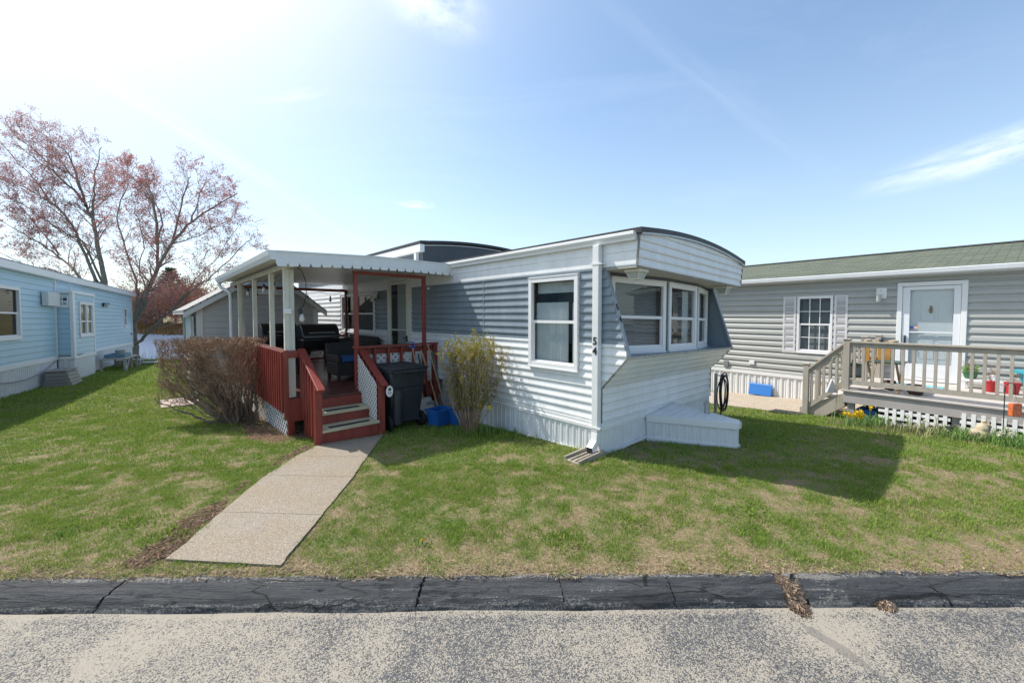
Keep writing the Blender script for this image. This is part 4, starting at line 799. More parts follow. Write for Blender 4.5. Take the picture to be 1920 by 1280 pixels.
# splash block
sp=thing('splash_block','grey concrete splash block under the downspout marked 54','splash block',MF,(-.25,.0,0))
b=MB(); f_=Frame((0,0),0)
def SB(s,t,z): d=Vector((-.50,.03)).normalized(); n=Vector((-d.y,d.x)); p=Vector((-.03,.04))+d*s+n*t; return (p.x,p.y,z)
zz=GZ(.85,4.9)
for t0,t1,h0,h1 in ((-.125,-.095,.085,.05),(.095,.125,.085,.05),(-.095,.095,.045,.018)):
    b.add([SB(0,t0,zz-.03),SB(.47,t0,zz-.03),SB(.47,t1,zz-.03),SB(0,t1,zz-.03),SB(0,t0,zz+h0),SB(.47,t0,zz+h1),SB(.47,t1,zz+h1),SB(0,t1,zz+h0)],[(0,3,2,1),(4,5,6,7),(0,1,5,4),(1,2,6,5),(2,3,7,6),(3,0,4,7)])
for t in (-.04,.03): b.add([SB(.03,t,zz+.05),SB(.45,t,zz+.022),SB(.45,t+.018,zz+.022),SB(.03,t+.018,zz+.05),SB(.03,t,zz+.06),SB(.45,t,zz+.034),SB(.45,t+.018,zz+.034),SB(.03,t+.018,zz+.06)],[(0,3,2,1),(4,5,6,7),(0,1,5,4),(1,2,6,5),(2,3,7,6),(3,0,4,7)])
b.build('block',mat('damp_concrete',(.30,.26,.21),.9,var=.3,vscale=9,bump=.5,bscale=60,dirt=.4,dcol=(.14,.12,.09)),sp,bevel=.004)
#PARTS3
# ============================================================= porch deck with steps and rails (frame of number 54)
dk=thing('porch_deck','dark red wooden porch deck with sloping rails, white lattice and three steps','deck',MF,(-1.3,6,0))
DW0,DA0,DA1,DZ=-2.66,3.62,8.62,.52
b=MB(); a=DA0-.03
while a<DA1: b.box(DW0+.02,-.03,a,a+.137,DZ-.03,DZ+.002*random.random()); a+=.141
b.build('floor',DECKF,dk,bevel=.003)
for nm,q in (('fascia',(DW0,-.03,DA0-.005,DA0+.033,.26,DZ-.031)),('fascia',(DW0-.0,DW0+.038,DA0+.034,DA1,.30,DZ-.031)),('fascia',(DW0+.04,-.03,DA1-.03,DA1,.26,DZ-.031))):
    b=MB(); b.box(*q); b.build(nm,RED,dk,bevel=.004)
for w,a in ((DW0+.05,DA0+.08),(DW0+.05,6.0),(-.35,DA0+.08),(-1.55,DA0+.08),(DW0+.05,8.2)):
    b=MB(); b.box(w-.045,w+.045,a-.045,a+.045,-.35,.48); b.build('footing_post',RED,dk,bevel=.004)
def baluster(w,a,z0,z1,orient,label=None):
    b=MB(); t,c=.019,.043
    if orient=='side': # wide face across w, cut on a slant at the top
        b.add([(w-c,a-t,z0+.02),(w+c,a-t,z0),(w+c,a+t,z0),(w-c,a+t,z0+.02),(w-c,a-t,z1-.035),(w+c,a-t,z1),(w+c,a+t,z1),(w-c,a+t,z1-.035)],[(0,3,2,1),(4,5,6,7),(0,1,5,4),(1,2,6,5),(2,3,7,6),(3,0,4,7)])
    else: b.box(w-t-.006,w+t+.006,a-.02,a+.02,z0,z1)
    b.build('baluster',RED,dk,bevel=.002)
# left side rail
a=DA0+.02
while a<DA1-.02: baluster(DW0-.045,a,.30,1.245,'side'); a+=.142
b=MB(); b.box(DW0+.001,DW0+.04,DA0,DA1,1.13,1.215); b.build('rail',RED,dk,bevel=.004)
b=MB(); b.box(DW0+.001,DW0+.04,DA0,DA1,.60,.685); b.build('rail',RED,dk,bevel=.004)
b=MB(); b.box(DW0-.02,-2.44,DA0-.045,DA0-.005,1.12,1.225); b.build('rail',RED,dk,bevel=.004)
b=MB(); b.box(DW0-.02,-2.46,DA0-.05,DA0-.006,.18,.52); b.build('end_board',RED,dk,bevel=.004)
b=MB(); b.box(DW0-.06,DW0+.0,DA0-.06,DA0-.02,.22,1.235); b.build('baluster',RED,dk,bevel=.003)
# lattice skirt on the left
TS=lambda s,d,z:(DW0-.004-d,s,z)
for s0_,s1_ in ((DA0+.05,5.0),(5.04,6.9),(6.94,8.5)):
    b=MB(); z0=GZ(*MF.W((DW0,(s0_+s1_)/2,0))[:2]); lattice(b,TS,[(s0_,z0-.02),(s1_,z0-.06),(s1_,.31),(s0_,.31)],.078,.024); 
    tbox(b,TS,s0_,s1_,.0,.012,.285,.315); b.build('skirt_lattice',LATT,dk,recalc=False)
# front rail to the right of the steps, lattice behind the balusters
ws=[-1.60,-1.36,-1.12,-.88,-.64,-.40,-.21]
for w in ws: 
    b=MB(); b.box(w-.019,w+.019,DA0-.075,DA0-.012,.28,1.20); b.build('baluster',RED,dk,bevel=.003)
b=MB(); b.box(-1.66,-.17,DA0-.008,DA0+.03,1.09,1.185); b.build('rail',RED,dk,bevel=.004)
b=MB(); b.box(-1.70,-.15,DA0-.09,DA0+.05,1.201,1.235); b.build('cap_rail',RED,dk,bevel=.005)
b=MB(); b.box(-1.64,-.17,DA0-.04,DA0-.008,.26,.40) ; b.build('rail',RED,dk,bevel=.004)
TFr=lambda s,d,z:(s,DA0+.03-d,z)
b=MB(); lattice(b,TFr,[(-1.60,.54),(-.18,.54),(-.18,1.09),(-1.60,1.09)],.075,.046,45,.0); b.build('rail_lattice',LATT,dk,recalc=False)
b=MB(); b.box(-.24,-.15,DA0-.06,DA0+.03,-.1,1.20); b.build('post',RED,dk,bevel=.005)
# steps
SW0,SW1=-2.44,-1.62
ST=[(2.80,.175),(3.10,.345)]
b=MB(); b.box(SW0,SW1,2.83,2.86,-.08,.135); b.build('riser',RED,dk,bevel=.003)
b=MB(); b.box(SW0,SW1,3.13,3.16,.12,.305); b.build('riser',RED,dk,bevel=.003)
b=MB(); b.box(SW0,SW1,DA0-.2,DA0-.17,.30,.489); b.build('riser',RED,dk,bevel=.003)
b=MB(); b.box(SW0,SW1,3.43,DA0-.031,.492,.5235); b.build('floor_nosing',DECKF,dk,bevel=.004)
for i,(a,z) in enumerate(ST):
    b=MB(); b.box(SW0+.0,SW1+.05-.02*i,a,a+.33,z-.038,z); t=b.build('tread',TREAD,dk,bevel=.004)
    b=MB(); b.box(SW0+.12-.10*i,SW1-.12-.04*i,a+.07,a+.155,z+.001,z+.0035); b.build('grip_strip',GRIP,t)
for w in (SW0-.022,SW1-.02):
    b=MB(); b.prism([(2.86,-.08),(3.60,-.08),(3.60,.48),(3.44,.30),(3.14,.12),(2.86,.0)],w+.005,w+.035,'x'); b.build('stringer',RED,dk)
# step rails
def steprail(w,lat):
    A0,Z0,A1,Z1=3.60,1.235,2.70,.735
    if lat: Z0,Z1=1.215,.70
    b=MB(); b.bar((w,A0,Z0),(w,A1,Z1),.098,.036); b.build('cap_rail',RED,dk,bevel=.004)
    zr=lambda a:Z0+(Z1-Z0)*(A0-a)/(A0-A1)-.03
    b=MB(); b.box(w-.05,w+.04,2.80,2.845,-.12,zr(2.8)); b.build('post',RED,dk,bevel=.004)
    b=MB(); b.box(w-.045,w+.035,2.875,2.915,-.12,zr(2.9)); b.build('post',RED,dk,bevel=.004)
    for a in (3.03,3.155,3.28,3.405,3.53):
        b=MB(); b.box(w-.04,w+.0,a-.018,a+.018,max(-.08,.0+(a-2.9)*.45),zr(a)); b.build('baluster',RED,dk,bevel=.003)
    b=MB(); b.bar((w+.02,A0,Z0-.085),(w+.02,2.84,zr(2.84)-.055),.03,.08); b.build('rail',RED,dk,bevel=.003)
steprail(-2.475,0); steprail(-1.585,1)
b=MB(); TLt=lambda s,d,z:(-1.645-d,s,z); lattice(b,TLt,[(2.86,.17),(3.02,.13),(3.57,.47),(3.585,1.13),(2.86,.72)],.062,.034,45,0); b.build('step_lattice',LATT,dk,recalc=False)
# far end rail with lattice
b=MB(); lattice(b,lambda s,d,z:(s,DA1-.02-d,z),[(-2.6,.54),(-.1,.54),(-.1,1.12),(-2.6,1.12)],.10,.045,45,0); b.build('rail_lattice',LATT,dk,recalc=False)
b=MB(); b.box(-2.62,-.05,DA1-.05,DA1,1.12,1.20); b.build('rail',RED,dk)
b=MB(); b.box(-2.62,-.05,DA1-.05,DA1,.54,.60); b.build('rail',RED,dk)
# ============================================================= awning
aw=thing('porch_awning','white metal awning with a scalloped edge on cream and red posts over the red porch','awning',MF,(-1.4,6.5,0))
AW0,AA0,AA1=-2.86,3.24,8.78
za=lambda w:2.655+ (w/2.86)*.055+.03*math.sin(math.pi*min(1,max(0,-w/2.86)))   # slightly bowed
b=MB(); n=48; vs=[];k=0
for i in range(n+1):
    w=AW0+(0-AW0-.004)*i/n
    vs+=[(w,AA0+.01,za(w)),(w,AA1,za(w)),(w,AA0+.01,za(w)-.01),(w,AA1,za(w)-.01)]
fs=[]
for i in range(n): j=4*i; fs+=[(j,j+4,j+5,j+1),(j+2,j+3,j+7,j+6)]
b.add(vs,fs)
b.build('canopy',ALU,aw,recalc=False,smooth=True)
# ribbed underside pans running across
b=MB(); a=AA0+.05; pr=[]
while a<AA1-.05:
    for f,o in ((0,.0),(.08,.03),(.5,.03),(.55,.018),(.62,.018),(.67,.03),(.94,.03)): pr.append((a+f*.20,o))
    a+=.20
m_=len(pr); b.add([(w,p,za(w)-.04-o*.9+ .0) for w in (AW0+.04,-1.4,-.006) for p,o in pr],[(r*m_+i,r*m_+i+1,(r+1)*m_+i+1,(r+1)*m_+i) for r in (0,1) for i in range(m_-1)])
b.build('ceiling_pans',ALU,aw,recalc=False)
# scalloped valance at the front
b=MB(); W_=.146; n=int((0-AW0-.02)/W_); w=AW0; 
top=lambda w:za(w)+.012; bot=lambda w:za(w)-.195
i=0
while w<-.02:
    w1=min(w+W_,-.01); nt_=.034
    b.add([(w,AA0,top(w)),(w1,AA0,top(w1)),(w1,AA0,bot(w1)+.05),(w1-nt_*.6,AA0-.004,bot(w1)),(w+nt_*.6,AA0-.004,bot(w)),(w,AA0,bot(w)+.05)],[(0,1,2,3,4,5)]); w=w1
vn=[(x,y+.006,z) for x,y,z in b.v]
b.build('valance',ALU,aw,recalc=False)
b=MB(); b.bar((AW0,AA0-.004,top(AW0)-.004),(-1.43,AA0-.004,top(-1.43)-.004),.02,.02); b.bar((-1.43,AA0-.004,top(-1.43)-.004),(-.01,AA0-.004,top(0)-.004),.02,.02); b.build('valance_rim',ALU,aw)
b=MB(); b.box(-.012,-.002,AA0-.003,AA0+.13,2.43,2.66); b.build('end_cap',ALU,aw)
# gutter fascia on the left
b=MB(); z_=za(AW0); b.prism([(AW0-.10,z_+.015),(AW0+.03,z_+.02),(AW0+.03,z_-.11),(AW0-.055,z_-.11),(AW0-.085,z_-.05)],AA0-.002,AA1+.02,'y'); b.build('gutter',ALU,aw,bevel=.004)
b=MB(); b.box(DW0-.02,DW0+.06,AA0+.15,AA1-.1,2.42,2.50); b.build('beam',mat('cream_beam',(.58,.56,.47),.5,var=.1,dirt=.2),aw,bevel=.004)
for (w,a) in ((DW0+.005,3.635),(DW0+.076,3.66),(DW0+.02,4.62),(DW0+.02,6.02),(DW0+.02,7.66),(DW0+.09,7.80)):
    b=MB(); b.box(w-.034,w+.034,a-.034,a+.034,.53,2.42); b.build('post',POSTW,aw,bevel=.004)
for (w,a,z) in ((-1.66,3.585,2.43),(-.42,3.585,2.41),(-.04,8.50,2.42)):
    b=MB(); b.box(w-.03,w+.03,a-.03,a+.03,.53,z); b.build('post',RED if a<8 else mat('dark_red_post',(.07,.015,.012),.5),aw,bevel=.003)
b=MB(); b.box(-1.70,-.39,3.555,3.615,2.405,2.455); b.build('header',RED,aw,bevel=.003)
b=MB(); b.box(-2.62,-.02,8.47,8.53,2.38,2.45); b.build('header',RED,aw,bevel=.003)
# awning downspout with a swan neck
b=MB(); b.tube([(AW0-.04,8.62,2.53),(AW0-.04,8.60,2.44),(AW0+.0,8.50,2.36),(AW0+.08,8.35,2.31),(AW0+.12,8.25,2.25),(AW0+.125,8.22,2.12),(AW0+.125,8.22,-.1)],.036,10); b.build('downspout',ALU,aw,smooth=True)
# white hook bracket and rag on the corner post
b=MB(); b.box(DW0-.04,DW0+.06,3.56,3.60,1.76,1.84); b.build('outlet_box',TRIM,aw,bevel=.01)
# string lights: cord with hanging bulbs
def strlight(p,q,n,sag,lab):
    t=thing('string_lights',lab,'string lights',MF,tuple((Vector(p)+Vector(q))/2),'string lights hung under the awning')
    c=MB(); P=[]; 
    for i in range(n*6+1):
        u=i/(n*6); v=Vector(p).lerp(Vector(q),u); v.z-=sag*abs(math.sin(u*n*math.pi)); P.append(v)
    c.tube(P,.0045,5); c.build('cord',RUB,t,smooth=True)
    for i in range(n):
        u=(i+.5)/n; v=Vector(p).lerp(Vector(q),u); v.z-=sag
        s=MB(); s.tube([v,v-Vector((0,0,.05))],.004,5); s.lathe((v.x,v.y,v.z-.11),[(.021,0),(.021,.045),(.009,.062)],10); so=s.build('socket',BLKP,t,smooth=True)
        g=MB(); g.lathe((v.x,v.y,v.z-.205),[(.012,0),(.03,.018),(.034,.045),(.024,.08),(.018,.096)],12); g.build('bulb',mat('clear_bulb',(.55,.53,.48),.12,spec=.8),so,smooth=True)
strlight((DW0+.11,3.7,2.40),(DW0+.11,8.4,2.40),6,.04,'string of clear bulbs hanging along the cream posts at the open side')
strlight((DW0+.2,8.42,2.37),(-.2,8.42,2.35),4,.05,'string of clear bulbs hanging across the far end of the porch')
t=thing('string_lights','loose black cord looping down the corner post with one hanging bulb','string lights',MF,(DW0+.1,3.6,2),'string lights hung under the awning')
b=MB(); b.tube([(DW0+.14,3.56,2.44),(DW0+.20,3.55,2.40),(DW0+.25,3.55,2.25),(DW0+.255,3.55,2.05),(DW0+.21,3.55,1.88),(DW0+.13,3.56,1.80)],.006,6); b.build('cord',RUB,t,smooth=True)
b=MB(); b.lathe((DW0+.17,3.55,1.79),[(.022,-.03),(.022,.03),(.01,.05)],10); so=b.build('socket',BLKP,t,smooth=True)
b=MB(); b.lathe((DW0+.19,3.55,1.64),[(.012,0),(.035,.02),(.038,.05),(.026,.095),(.018,.12)],12); b.build('bulb',MATS['clear_bulb'],so,smooth=True)
# ============================================================= things on and by the porch
def grill(w,a,lab,sc_=1.):
    t=thing('grill',lab,'grill',MF,(w,a,.525),'black grills on the porch')
    prof=[]; 
    for i in range(9): an=math.pi*i/8; prof.append((math.cos(an)*.27,.16*math.sin(an)+.80+.0)) 
    lid=[(a+.27,.525+.74),(a+.27,.525+.86),(a+.20,.525+.98),(a+.06,.525+1.035),(a-.08,.525+1.03),(a-.20,.525+.95),(a-.27,.525+.82),(a-.28,.525+.74)]
    b=MB(); b.prism(lid,w-.36,w+.36,'x'); ld=b.build('lid',BLKM,t,bevel=.02,smooth=True)
    b=MB(); b.tube([(w-.24,a-.30,.525+.86),(w-.24,a-.335,.525+.86),(w+.24,a-.335,.525+.86),(w+.24,a-.30,.525+.86)],.012,8); b.build('handle',STEEL,ld,smooth=True)
    b=MB(); b.prism([(a+.27,.525+.735),(a-.28,.525+.735),(a-.24,.525+.55),(a-.10,.525+.47),(a+.10,.525+.47),(a+.22,.525+.55)],w-.36,w+.36,'x'); b.build('firebox',BLKM,t,bevel=.02,smooth=True)
    b=MB(); b.box(w+.37,w+.74,a-.24,a+.22,.525+.70,.525+.735); b.prism([(w+.37,.525+.69),(w+.70,.525+.69),(w+.62,.525+.55),(w+.37,.525+.45)],a-.16,a+.14,'y'); b.build('side_hopper',BLKM,t,bevel=.01)
    b=MB(); b.lathe((w-.22,a,.525+.34),[(.05,0),(.09,.13)],12); b.build('grease_cup',BLKP,t,smooth=True)
    for x,y in ((w-.33,a-.2),(w+.33,a-.2),(w-.33,a+.2),(w+.33,a+.2)): b=MB(); b.bar((x,y,.525),(x*.97+w*.03,y,.525+.55),.035,.035); b.build('leg',BLKP,t)
    return t
grill(-1.52,6.05,'black barrel grill with a silver handle and side shelf on the red porch')
g2=grill(-2.02,7.15,'second black grill half hidden behind the corner post')
t=thing('storage_bin','dark grey storage bin standing behind the white porch posts','storage bin',MF,(-2.3,8.1,.525))
b=MB(); b.prism([(-2.52,.525),(-2.10,.525),(-2.07,1.16),(-2.55,1.16)],7.9,8.35,'y'); b.build('body',BLKP,t,bevel=.01); b=MB(); b.box(-2.57,-2.05,7.87,8.38,1.16,1.21); b.build('lid',BLKP,t,bevel=.01)
# wicker chair with a blue cushion
WK=mat('dark_wicker',(.03,.026,.024),.7,var=.4,vscale=30,bump=.9,bscale=120,vstretch=(1,1,3))
t=thing('wicker_armchair','dark wicker armchair with a blue seat cushion behind the red post','armchair',MF,(-1.28,4.95,.525))
b=MB(); b.box(-1.60,-.98,4.68,5.26,.62,.86); b.build('seat',WK,t,bevel=.02)
for w in (-1.60,-1.06): b=MB(); b.box(w,w+.08,4.66,5.28,.86,1.0); b.build('armrest',WK,t,bevel=.02)
b=MB(); b.prism([(5.20,.80),(5.30,.80),(5.36,1.20),(5.28,1.20)],-1.60,-.98,'x'); b.build('backrest',WK,t,bevel=.02)
b=MB(); b.box(-1.51,-1.07,4.64,5.20,.865,.955); b.build('cushion',mat('blue_cushion',(.02,.09,.24),.8,var=.15),t,bevel=.03)
for w,a in ((-1.58,4.7),(-1.03,4.7),(-1.58,5.24),(-1.03,5.24)): b=MB(); b.box(w,w+.045,a-.02,a+.025,.525,.63); b.build('leg',WK,t)
t=thing('wicker_sofa','low dark wicker sofa back against the white house wall left of the door','sofa',MF,(-.55,6.4,.525))
b=MB(); b.box(-.85,-.12,6.2,7.9,.58,.86); b.build('seat',WK,t,bevel=.02)
b=MB(); b.prism([(-.26,.80),(-.14,.80),(-.09,1.22),(-.18,1.24)],6.2,7.9,'y'); b.build('backrest',WK,t,bevel=.02)
for a in (6.2,7.8): b=MB(); b.box(-.85,-.14,a,a+.1,.86,1.06); b.build('armrest',WK,t,bevel=.02)
for w,a in ((-.83,6.22),(-.18,6.22),(-.83,7.83),(-.18,7.83)): b=MB(); b.box(w,w+.045,a,a+.045,.525,.585); b.build('leg',WK,t)
# wheeled refuse bin
gw=GZ(*MF.W((-1.2,3.0,0))[:2])
bi=thing('wheeled_bin','large charcoal wheeled rubbish bin beside the porch steps','wheeled bin',MF,(-1.17,3.12,gw))
cx,ca=-1.13,3.17
def bx5(b,cx,ca,hw0,hd0,z0,hw1,hd1,z1,sh=0): b.add([(cx-hw0,ca-hd0,z0),(cx+hw0,ca-hd0,z0),(cx+hw0,ca+hd0,z0),(cx-hw0,ca+hd0,z0),(cx-hw1,ca-hd1+sh,z1),(cx+hw1,ca-hd1+sh,z1),(cx+hw1,ca+hd1+sh,z1),(cx-hw1,ca+hd1+sh,z1)],[(0,3,2,1),(4,5,6,7),(0,1,5,4),(1,2,6,5),(2,3,7,6),(3,0,4,7)])
b=MB(); bx5(b,cx,ca,.235,.24,gw+.10,.29,.30,gw+.68); b.build('body',BINP,bi,bevel=.035,smooth=True)
b=MB(); bx5(b,cx,ca,.292,.302,gw+.66,.312,.325,gw+.96); b.build('upper_body',BINP,bi,bevel=.03,smooth=True)
b=MB(); b.box(cx-.335,cx+.335,ca-.35,ca+.34,gw+.93,gw+.965); b.build('rim',BINP,bi,bevel=.012)
b=MB(); b.prism([(cx-.335,gw+.967),(cx+.335,gw+.967),(cx+.335,gw+.99),(cx+.26,gw+1.02),(cx-.26,gw+1.02),(cx-.335,gw+.99)],ca-.36,ca+.34,'y')
for x in (-.18,0,.18): b.box(cx+x-.05,cx+x+.05,ca-.28,ca+.26,gw+1.0205,gw+1.03)
ld=b.build('lid',BINP,bi,bevel=.012)
b=MB(); b.tube([(cx-.27,ca-.33,gw+.94),(cx-.27,ca-.40,gw+.94),(cx+.27,ca-.40,gw+.94),(cx+.27,ca-.33,gw+.94)],.016,8)
b.build('handle',BINP,bi,smooth=True)
for x in (-.2,-.07,.07,.2): b=MB(); b.box(cx+x-.012,cx+x+.012,ca-.345,ca-.305,gw+.86,gw+.93); b.build('rib',BINP,bi)
b=MB(); b.lathe((cx-.17,ca-.275,gw+.12),[(.075,0),(.085,.54),(.06,.56)],16); b.build('moulded_pillar',BINP,bi,smooth=True)
b=MB(); b.tube([(cx-.30,ca-.20,gw+.115),(cx+.30,ca-.20,gw+.115)],.012,8); b.build('axle',STEEL,bi,smooth=True)
for sx_ in (-1,1):
    b=MB(); b.lathe((cx+sx_*.285-.028,ca-.20,gw+.125),[(.10,0),(.125,.008),(.125,.048),(.10,.056)],24,'x'); wh=b.build('wheel',RUB,bi,smooth=True,angle=30)
    b=MB(); b.lathe((cx+sx_*.285-.032,ca-.20,gw+.125),[(.03,0),(.09,.004),(.09,.06),(.03,.064)],12,'x'); b.build('rim',BLKP,wh)
ov=thing('oval_sign','white oval plaque hanging at the end of the right step rail','sign',MF,(-1.50,2.76,.62))
b=MB(); n=24; b.prism([(-1.50+.055*math.cos(6.283*i/n),.605+.085*math.sin(6.283*i/n)) for i in range(n)],2.735,2.745,'y'); b.build('plate',TRIM,ov)
b=MB(); b.prism([(-1.525,.63),(-1.51,.66),(-1.50,.64),(-1.485,.66),(-1.475,.63),(-1.49,.615),(-1.51,.615)],2.730,2.7345,'y'); b.build('emblem',BKN,ov)
for z in (.59,.57): b=MB(); b.box(-1.53,-1.47,2.732,2.7345,z-.004,z+.004); b.build('line_of_writing',mat('grey_ink',(.2,.2,.2),.6),ov)
# tools leaning at the porch corner
def tool(kind,w,a,w1,a1,z1,lab):
    t=thing(kind,lab,kind.replace('_',' '),MF,(w,a,gw)); p,q=Vector((w,a,gw+.02)),Vector((w1,a1,z1)); return t,p,q,(q-p).normalized()
t,p,q,d=tool('snow_shovel',-.62,3.15,-.70,3.50,1.15,'blue handled shovel leaning on the porch rail behind the bin')
b=MB(); b.tube([p+d*.35,q],.014,8); b.build('shaft',WOODH,t,smooth=True)
b=MB(); b.tube([q,q+d*.05+Vector((-.05,0,0)),q+d*.12+Vector((-.05,0,0)),q+d*.12+Vector((.05,0,0)),q+d*.05+Vector((.05,0,0)),q],.012,8); b.build('grip',BLUEP,t,smooth=True)
b=MB(); s=Vector((.16,0,0)); b.add([p-s,p+s,p+s+d*.38,p-s+d*.38,p-s*1+Vector((0,-.03,.1)),p+s+Vector((0,-.03,.1))],[(0,1,5,4),(4,5,2,3)]); b.build('blade',STEEL,t,recalc=False)
t,p,q,d=tool('rake',-.40,3.05,-.53,3.50,1.12,'wooden handled rake leaning on the porch corner post')
b=MB(); b.tube([p,q],.013,8); b.build('shaft',WOODH,t,smooth=True); b=MB(); 
for i in range(9): b.tube([p+Vector((0,0,.16)),p+Vector((-.16+.04*i,-.02,.02))],.004,4)
b.build('head',STEEL,t)
t,p,q,d=tool('garden_spade',-.50,3.20,-.58,3.52,1.05,'spade with an orange collar leaning behind the bin')
b=MB(); b.tube([p+d*.3,q],.014,8); b.build('shaft',BLKP,t,smooth=True); b=MB(); b.tube([p+d*.62,p+d*.70],.018,8); b.build('collar',mat('orange_plastic',(.6,.12,.02),.5),t); b=MB(); b.box(p.x-.10,p.x+.10,p.y-.012,p.y+.0,p.z,p.z+.3); b.build('blade',STEEL,t,bevel=.004)
t,p,q,d=tool('broom',-.30,3.0,-.40,3.50,1.22,'thin tan broom handle leaning against the white siding')
b=MB(); b.tube([p+d*.2,q],.012,8); b.build('shaft',WOODH,t,smooth=True); b=MB(); b.prism([(p.x-.12,p.z),(p.x+.12,p.z),(p.x+.03,p.z+.24),(p.x-.03,p.z+.24)],p.y-.03,p.y+.02,'y'); b.build('brush',mat('straw',(.35,.26,.12),.9,var=.3,vscale=30),t)
t,p,q,d=tool('garden_hoe',-.24,3.12,-.30,3.52,1.10,'hoe with a green handle leaning in the corner by the siding')
b=MB(); b.tube([p,q],.011,8); b.build('shaft',mat('green_handle',(.08,.18,.12),.5),t,smooth=True); b=MB(); b.box(p.x-.08,p.x+.08,p.y-.05,p.y-.04,p.z,p.z+.10); b.build('blade',STEEL,t)
def tub(w,a,sx_,sy,hh,lab,ang=0):
    t=thing('storage_tub',lab,'tub',MF,(w,a,gw),'blue tubs beside the bin'); b=MB()
    z0,z1=gw+.0,gw+hh; k=.84
    o=[(-1,-1),(1,-1),(1,1),(-1,1)]
    P=lambda x,y,s:(w+ (x*math.cos(ang)-y*math.sin(ang))*s,a+(x*math.sin(ang)+y*math.cos(ang))*s)
    vs=[]
    for zz,s in ((z0,k),(z1,1),(z1,.93),(z0+.02,k-.07)): vs+=[(*P(x*sx_,y*sy,s),zz) for x,y in o]
    fs=[(0,3,2,1)]+[(r*4+i,r*4+(i+1)%4,r*4+4+(i+1)%4,r*4+4+i) for r in range(3) for i in range(4)]+[(12,13,14,15)]
    b.add(vs,fs); b.build('body',BLUEP,t,bevel=.008)
    b=MB(); 
    for i in range(4): p,q=P(o[i][0]*sx_,o[i][1]*sy,1.05),P(o[(i+1)%4][0]*sx_,o[(i+1)%4][1]*sy,1.05); b.bar((*p,z1-.015),(*q,z1-.015),.03,.035)
    b.build('rim',BLUEP,t); return t
tub(-.60,2.80,.17,.13,.27,'open blue plastic tub nearest the wheels of the charcoal bin',.2); tub(-.33,2.62,.13,.12,.24,'smaller blue tub against the white skirting behind the shrub',.1)
#PARTS4
# ============================================================= right-hand house (grey siding) and its deck
def shingle(name,c,c2):
    m=bpy.data.materials.new(name); m.use_nodes=True; nt=m.node_tree; b=nt.nodes['Principled BSDF']; L=nt.links.new
    tc=N(nt,'ShaderNodeTexCoord'); mp=N(nt,'ShaderNodeMapping'); mp.inputs['Rotation'].default_value=(0,0,R(90)); L(tc.outputs['Object'],mp.inputs[0])
    br=N(nt,'ShaderNodeTexBrick',inp={'Scale':1,'Mortar Size':.006,'Brick Width':.30,'Row Height':.14,'Color1':(*c,1),'Color2':(*c2,1),'Mortar':(.03,.03,.03,1)}); L(mp.outputs[0],br.inputs['Vector'])
    n=N(nt,'ShaderNodeTexNoise',inp={'Scale':70,'Detail':4}); L(tc.outputs['Object'],n.inputs['Vector']); r=N(nt,'ShaderNodeMapRange',inp={'From Min':.3,'From Max':.7,'To Min':.6,'To Max':1.4}); L(n.outputs[0],r.inputs[0])
    v=N(nt,'ShaderNodeVectorMath',operation='SCALE'); L(br.outputs[0],v.inputs[0]); L(r.outputs[0],v.inputs['Scale']); L(v.outputs[0],b.inputs['Base Color']); b.inputs['Roughness'].default_value=.9
    bp=N(nt,'ShaderNodeBump',inp={'Strength':.6,'Distance':.01}); L(br.outputs['Fac'],bp.inputs['Height']); bp.invert=True; L(bp.outputs[0],b.inputs['Normal']); return m
SHG=shingle('green_grey_shingle',(.085,.10,.07),(.13,.145,.10)); SHL=shingle('light_grey_shingle',(.33,.33,.32),(.42,.42,.40))
rh=thing('neighbour_house','grey sided single storey house with green-grey shingle roof and white storm door','house',RF,(0,0,-.3))
TQ=lambda s,d,z:(-d,s,z)
A0,A1=-8.5,5.2
HR=[(-.66,.065,.82,2.20),(-2.73,-1.76,.38,2.42)]
b=MB(); siding(b,TQ,A0,A1,.21,2.48,.148,DUTCH,HR,phase=.21,amp=2.3); b.build('wall',RSID,rh,recalc=False)
b=MB(); siding(b,lambda s,d,z:(s,A1+d,z),0,6.6,.21,2.5,.148,DUTCH,phase=.21); b.build('wall',RSID,rh,recalc=False)
b=MB(); siding(b,lambda s,d,z:(s,A0-d,z),0,6.6,.21,2.5,.148,DUTCH,phase=.21); b.build('wall',RSID,rh,recalc=False)
for a in (A1,A0): b=MB(); b.prism([(0,2.48),(6.6,2.48),(3.3,3.40)],a-.02,a+.02,'y'); b.build('gable',RSID,rh)
b=MB(); ribs(b,TQ,A0,A1,-.75,.165,.155,.022); b.build('skirting',mat('bright_white_skirting',(.74,.74,.73),.5,var=.03,dirt=.12,dcol=(.4,.38,.34)),rh,recalc=False)
b=MB(); tbox(b,TQ,A0,A1+.03,.0,.035,.155,.235); b.build('skirt_band',TRIM,rh,bevel=.004)
b=MB(); tbox(b,TQ,A0-.03,A1+.03,-.01,.02,2.47,2.56); tbox(b,TQ,A0-.2,A1+.2,-.0,.22,2.53,2.55); b.build('soffit',mat('grey_soffit',(.42,.43,.42),.5),rh)
b=MB(); b.prism([(-.22,2.55),(-.33,2.575),(-.335,2.655),(-.32,2.665),(-.22,2.665)],A0-.2,A1+.2,'y'); b.build('gutter',mat('grey_white_gutter',(.62,.64,.66),.4,var=.04),rh,bevel=.004)
b=MB(); 
b.add([(-.24,A0-.22,2.65),(-.24,A1+.22,2.65),(3.25,A1+.22,3.43),(3.25,A0-.22,3.43),(-.24,A0-.22,2.62),(-.24,A1+.22,2.62),(3.25,A1+.22,3.40),(3.25,A0-.22,3.40)],[(0,1,2,3),(4,7,6,5),(0,4,5,1),(1,5,6,2),(0,3,7,4)])
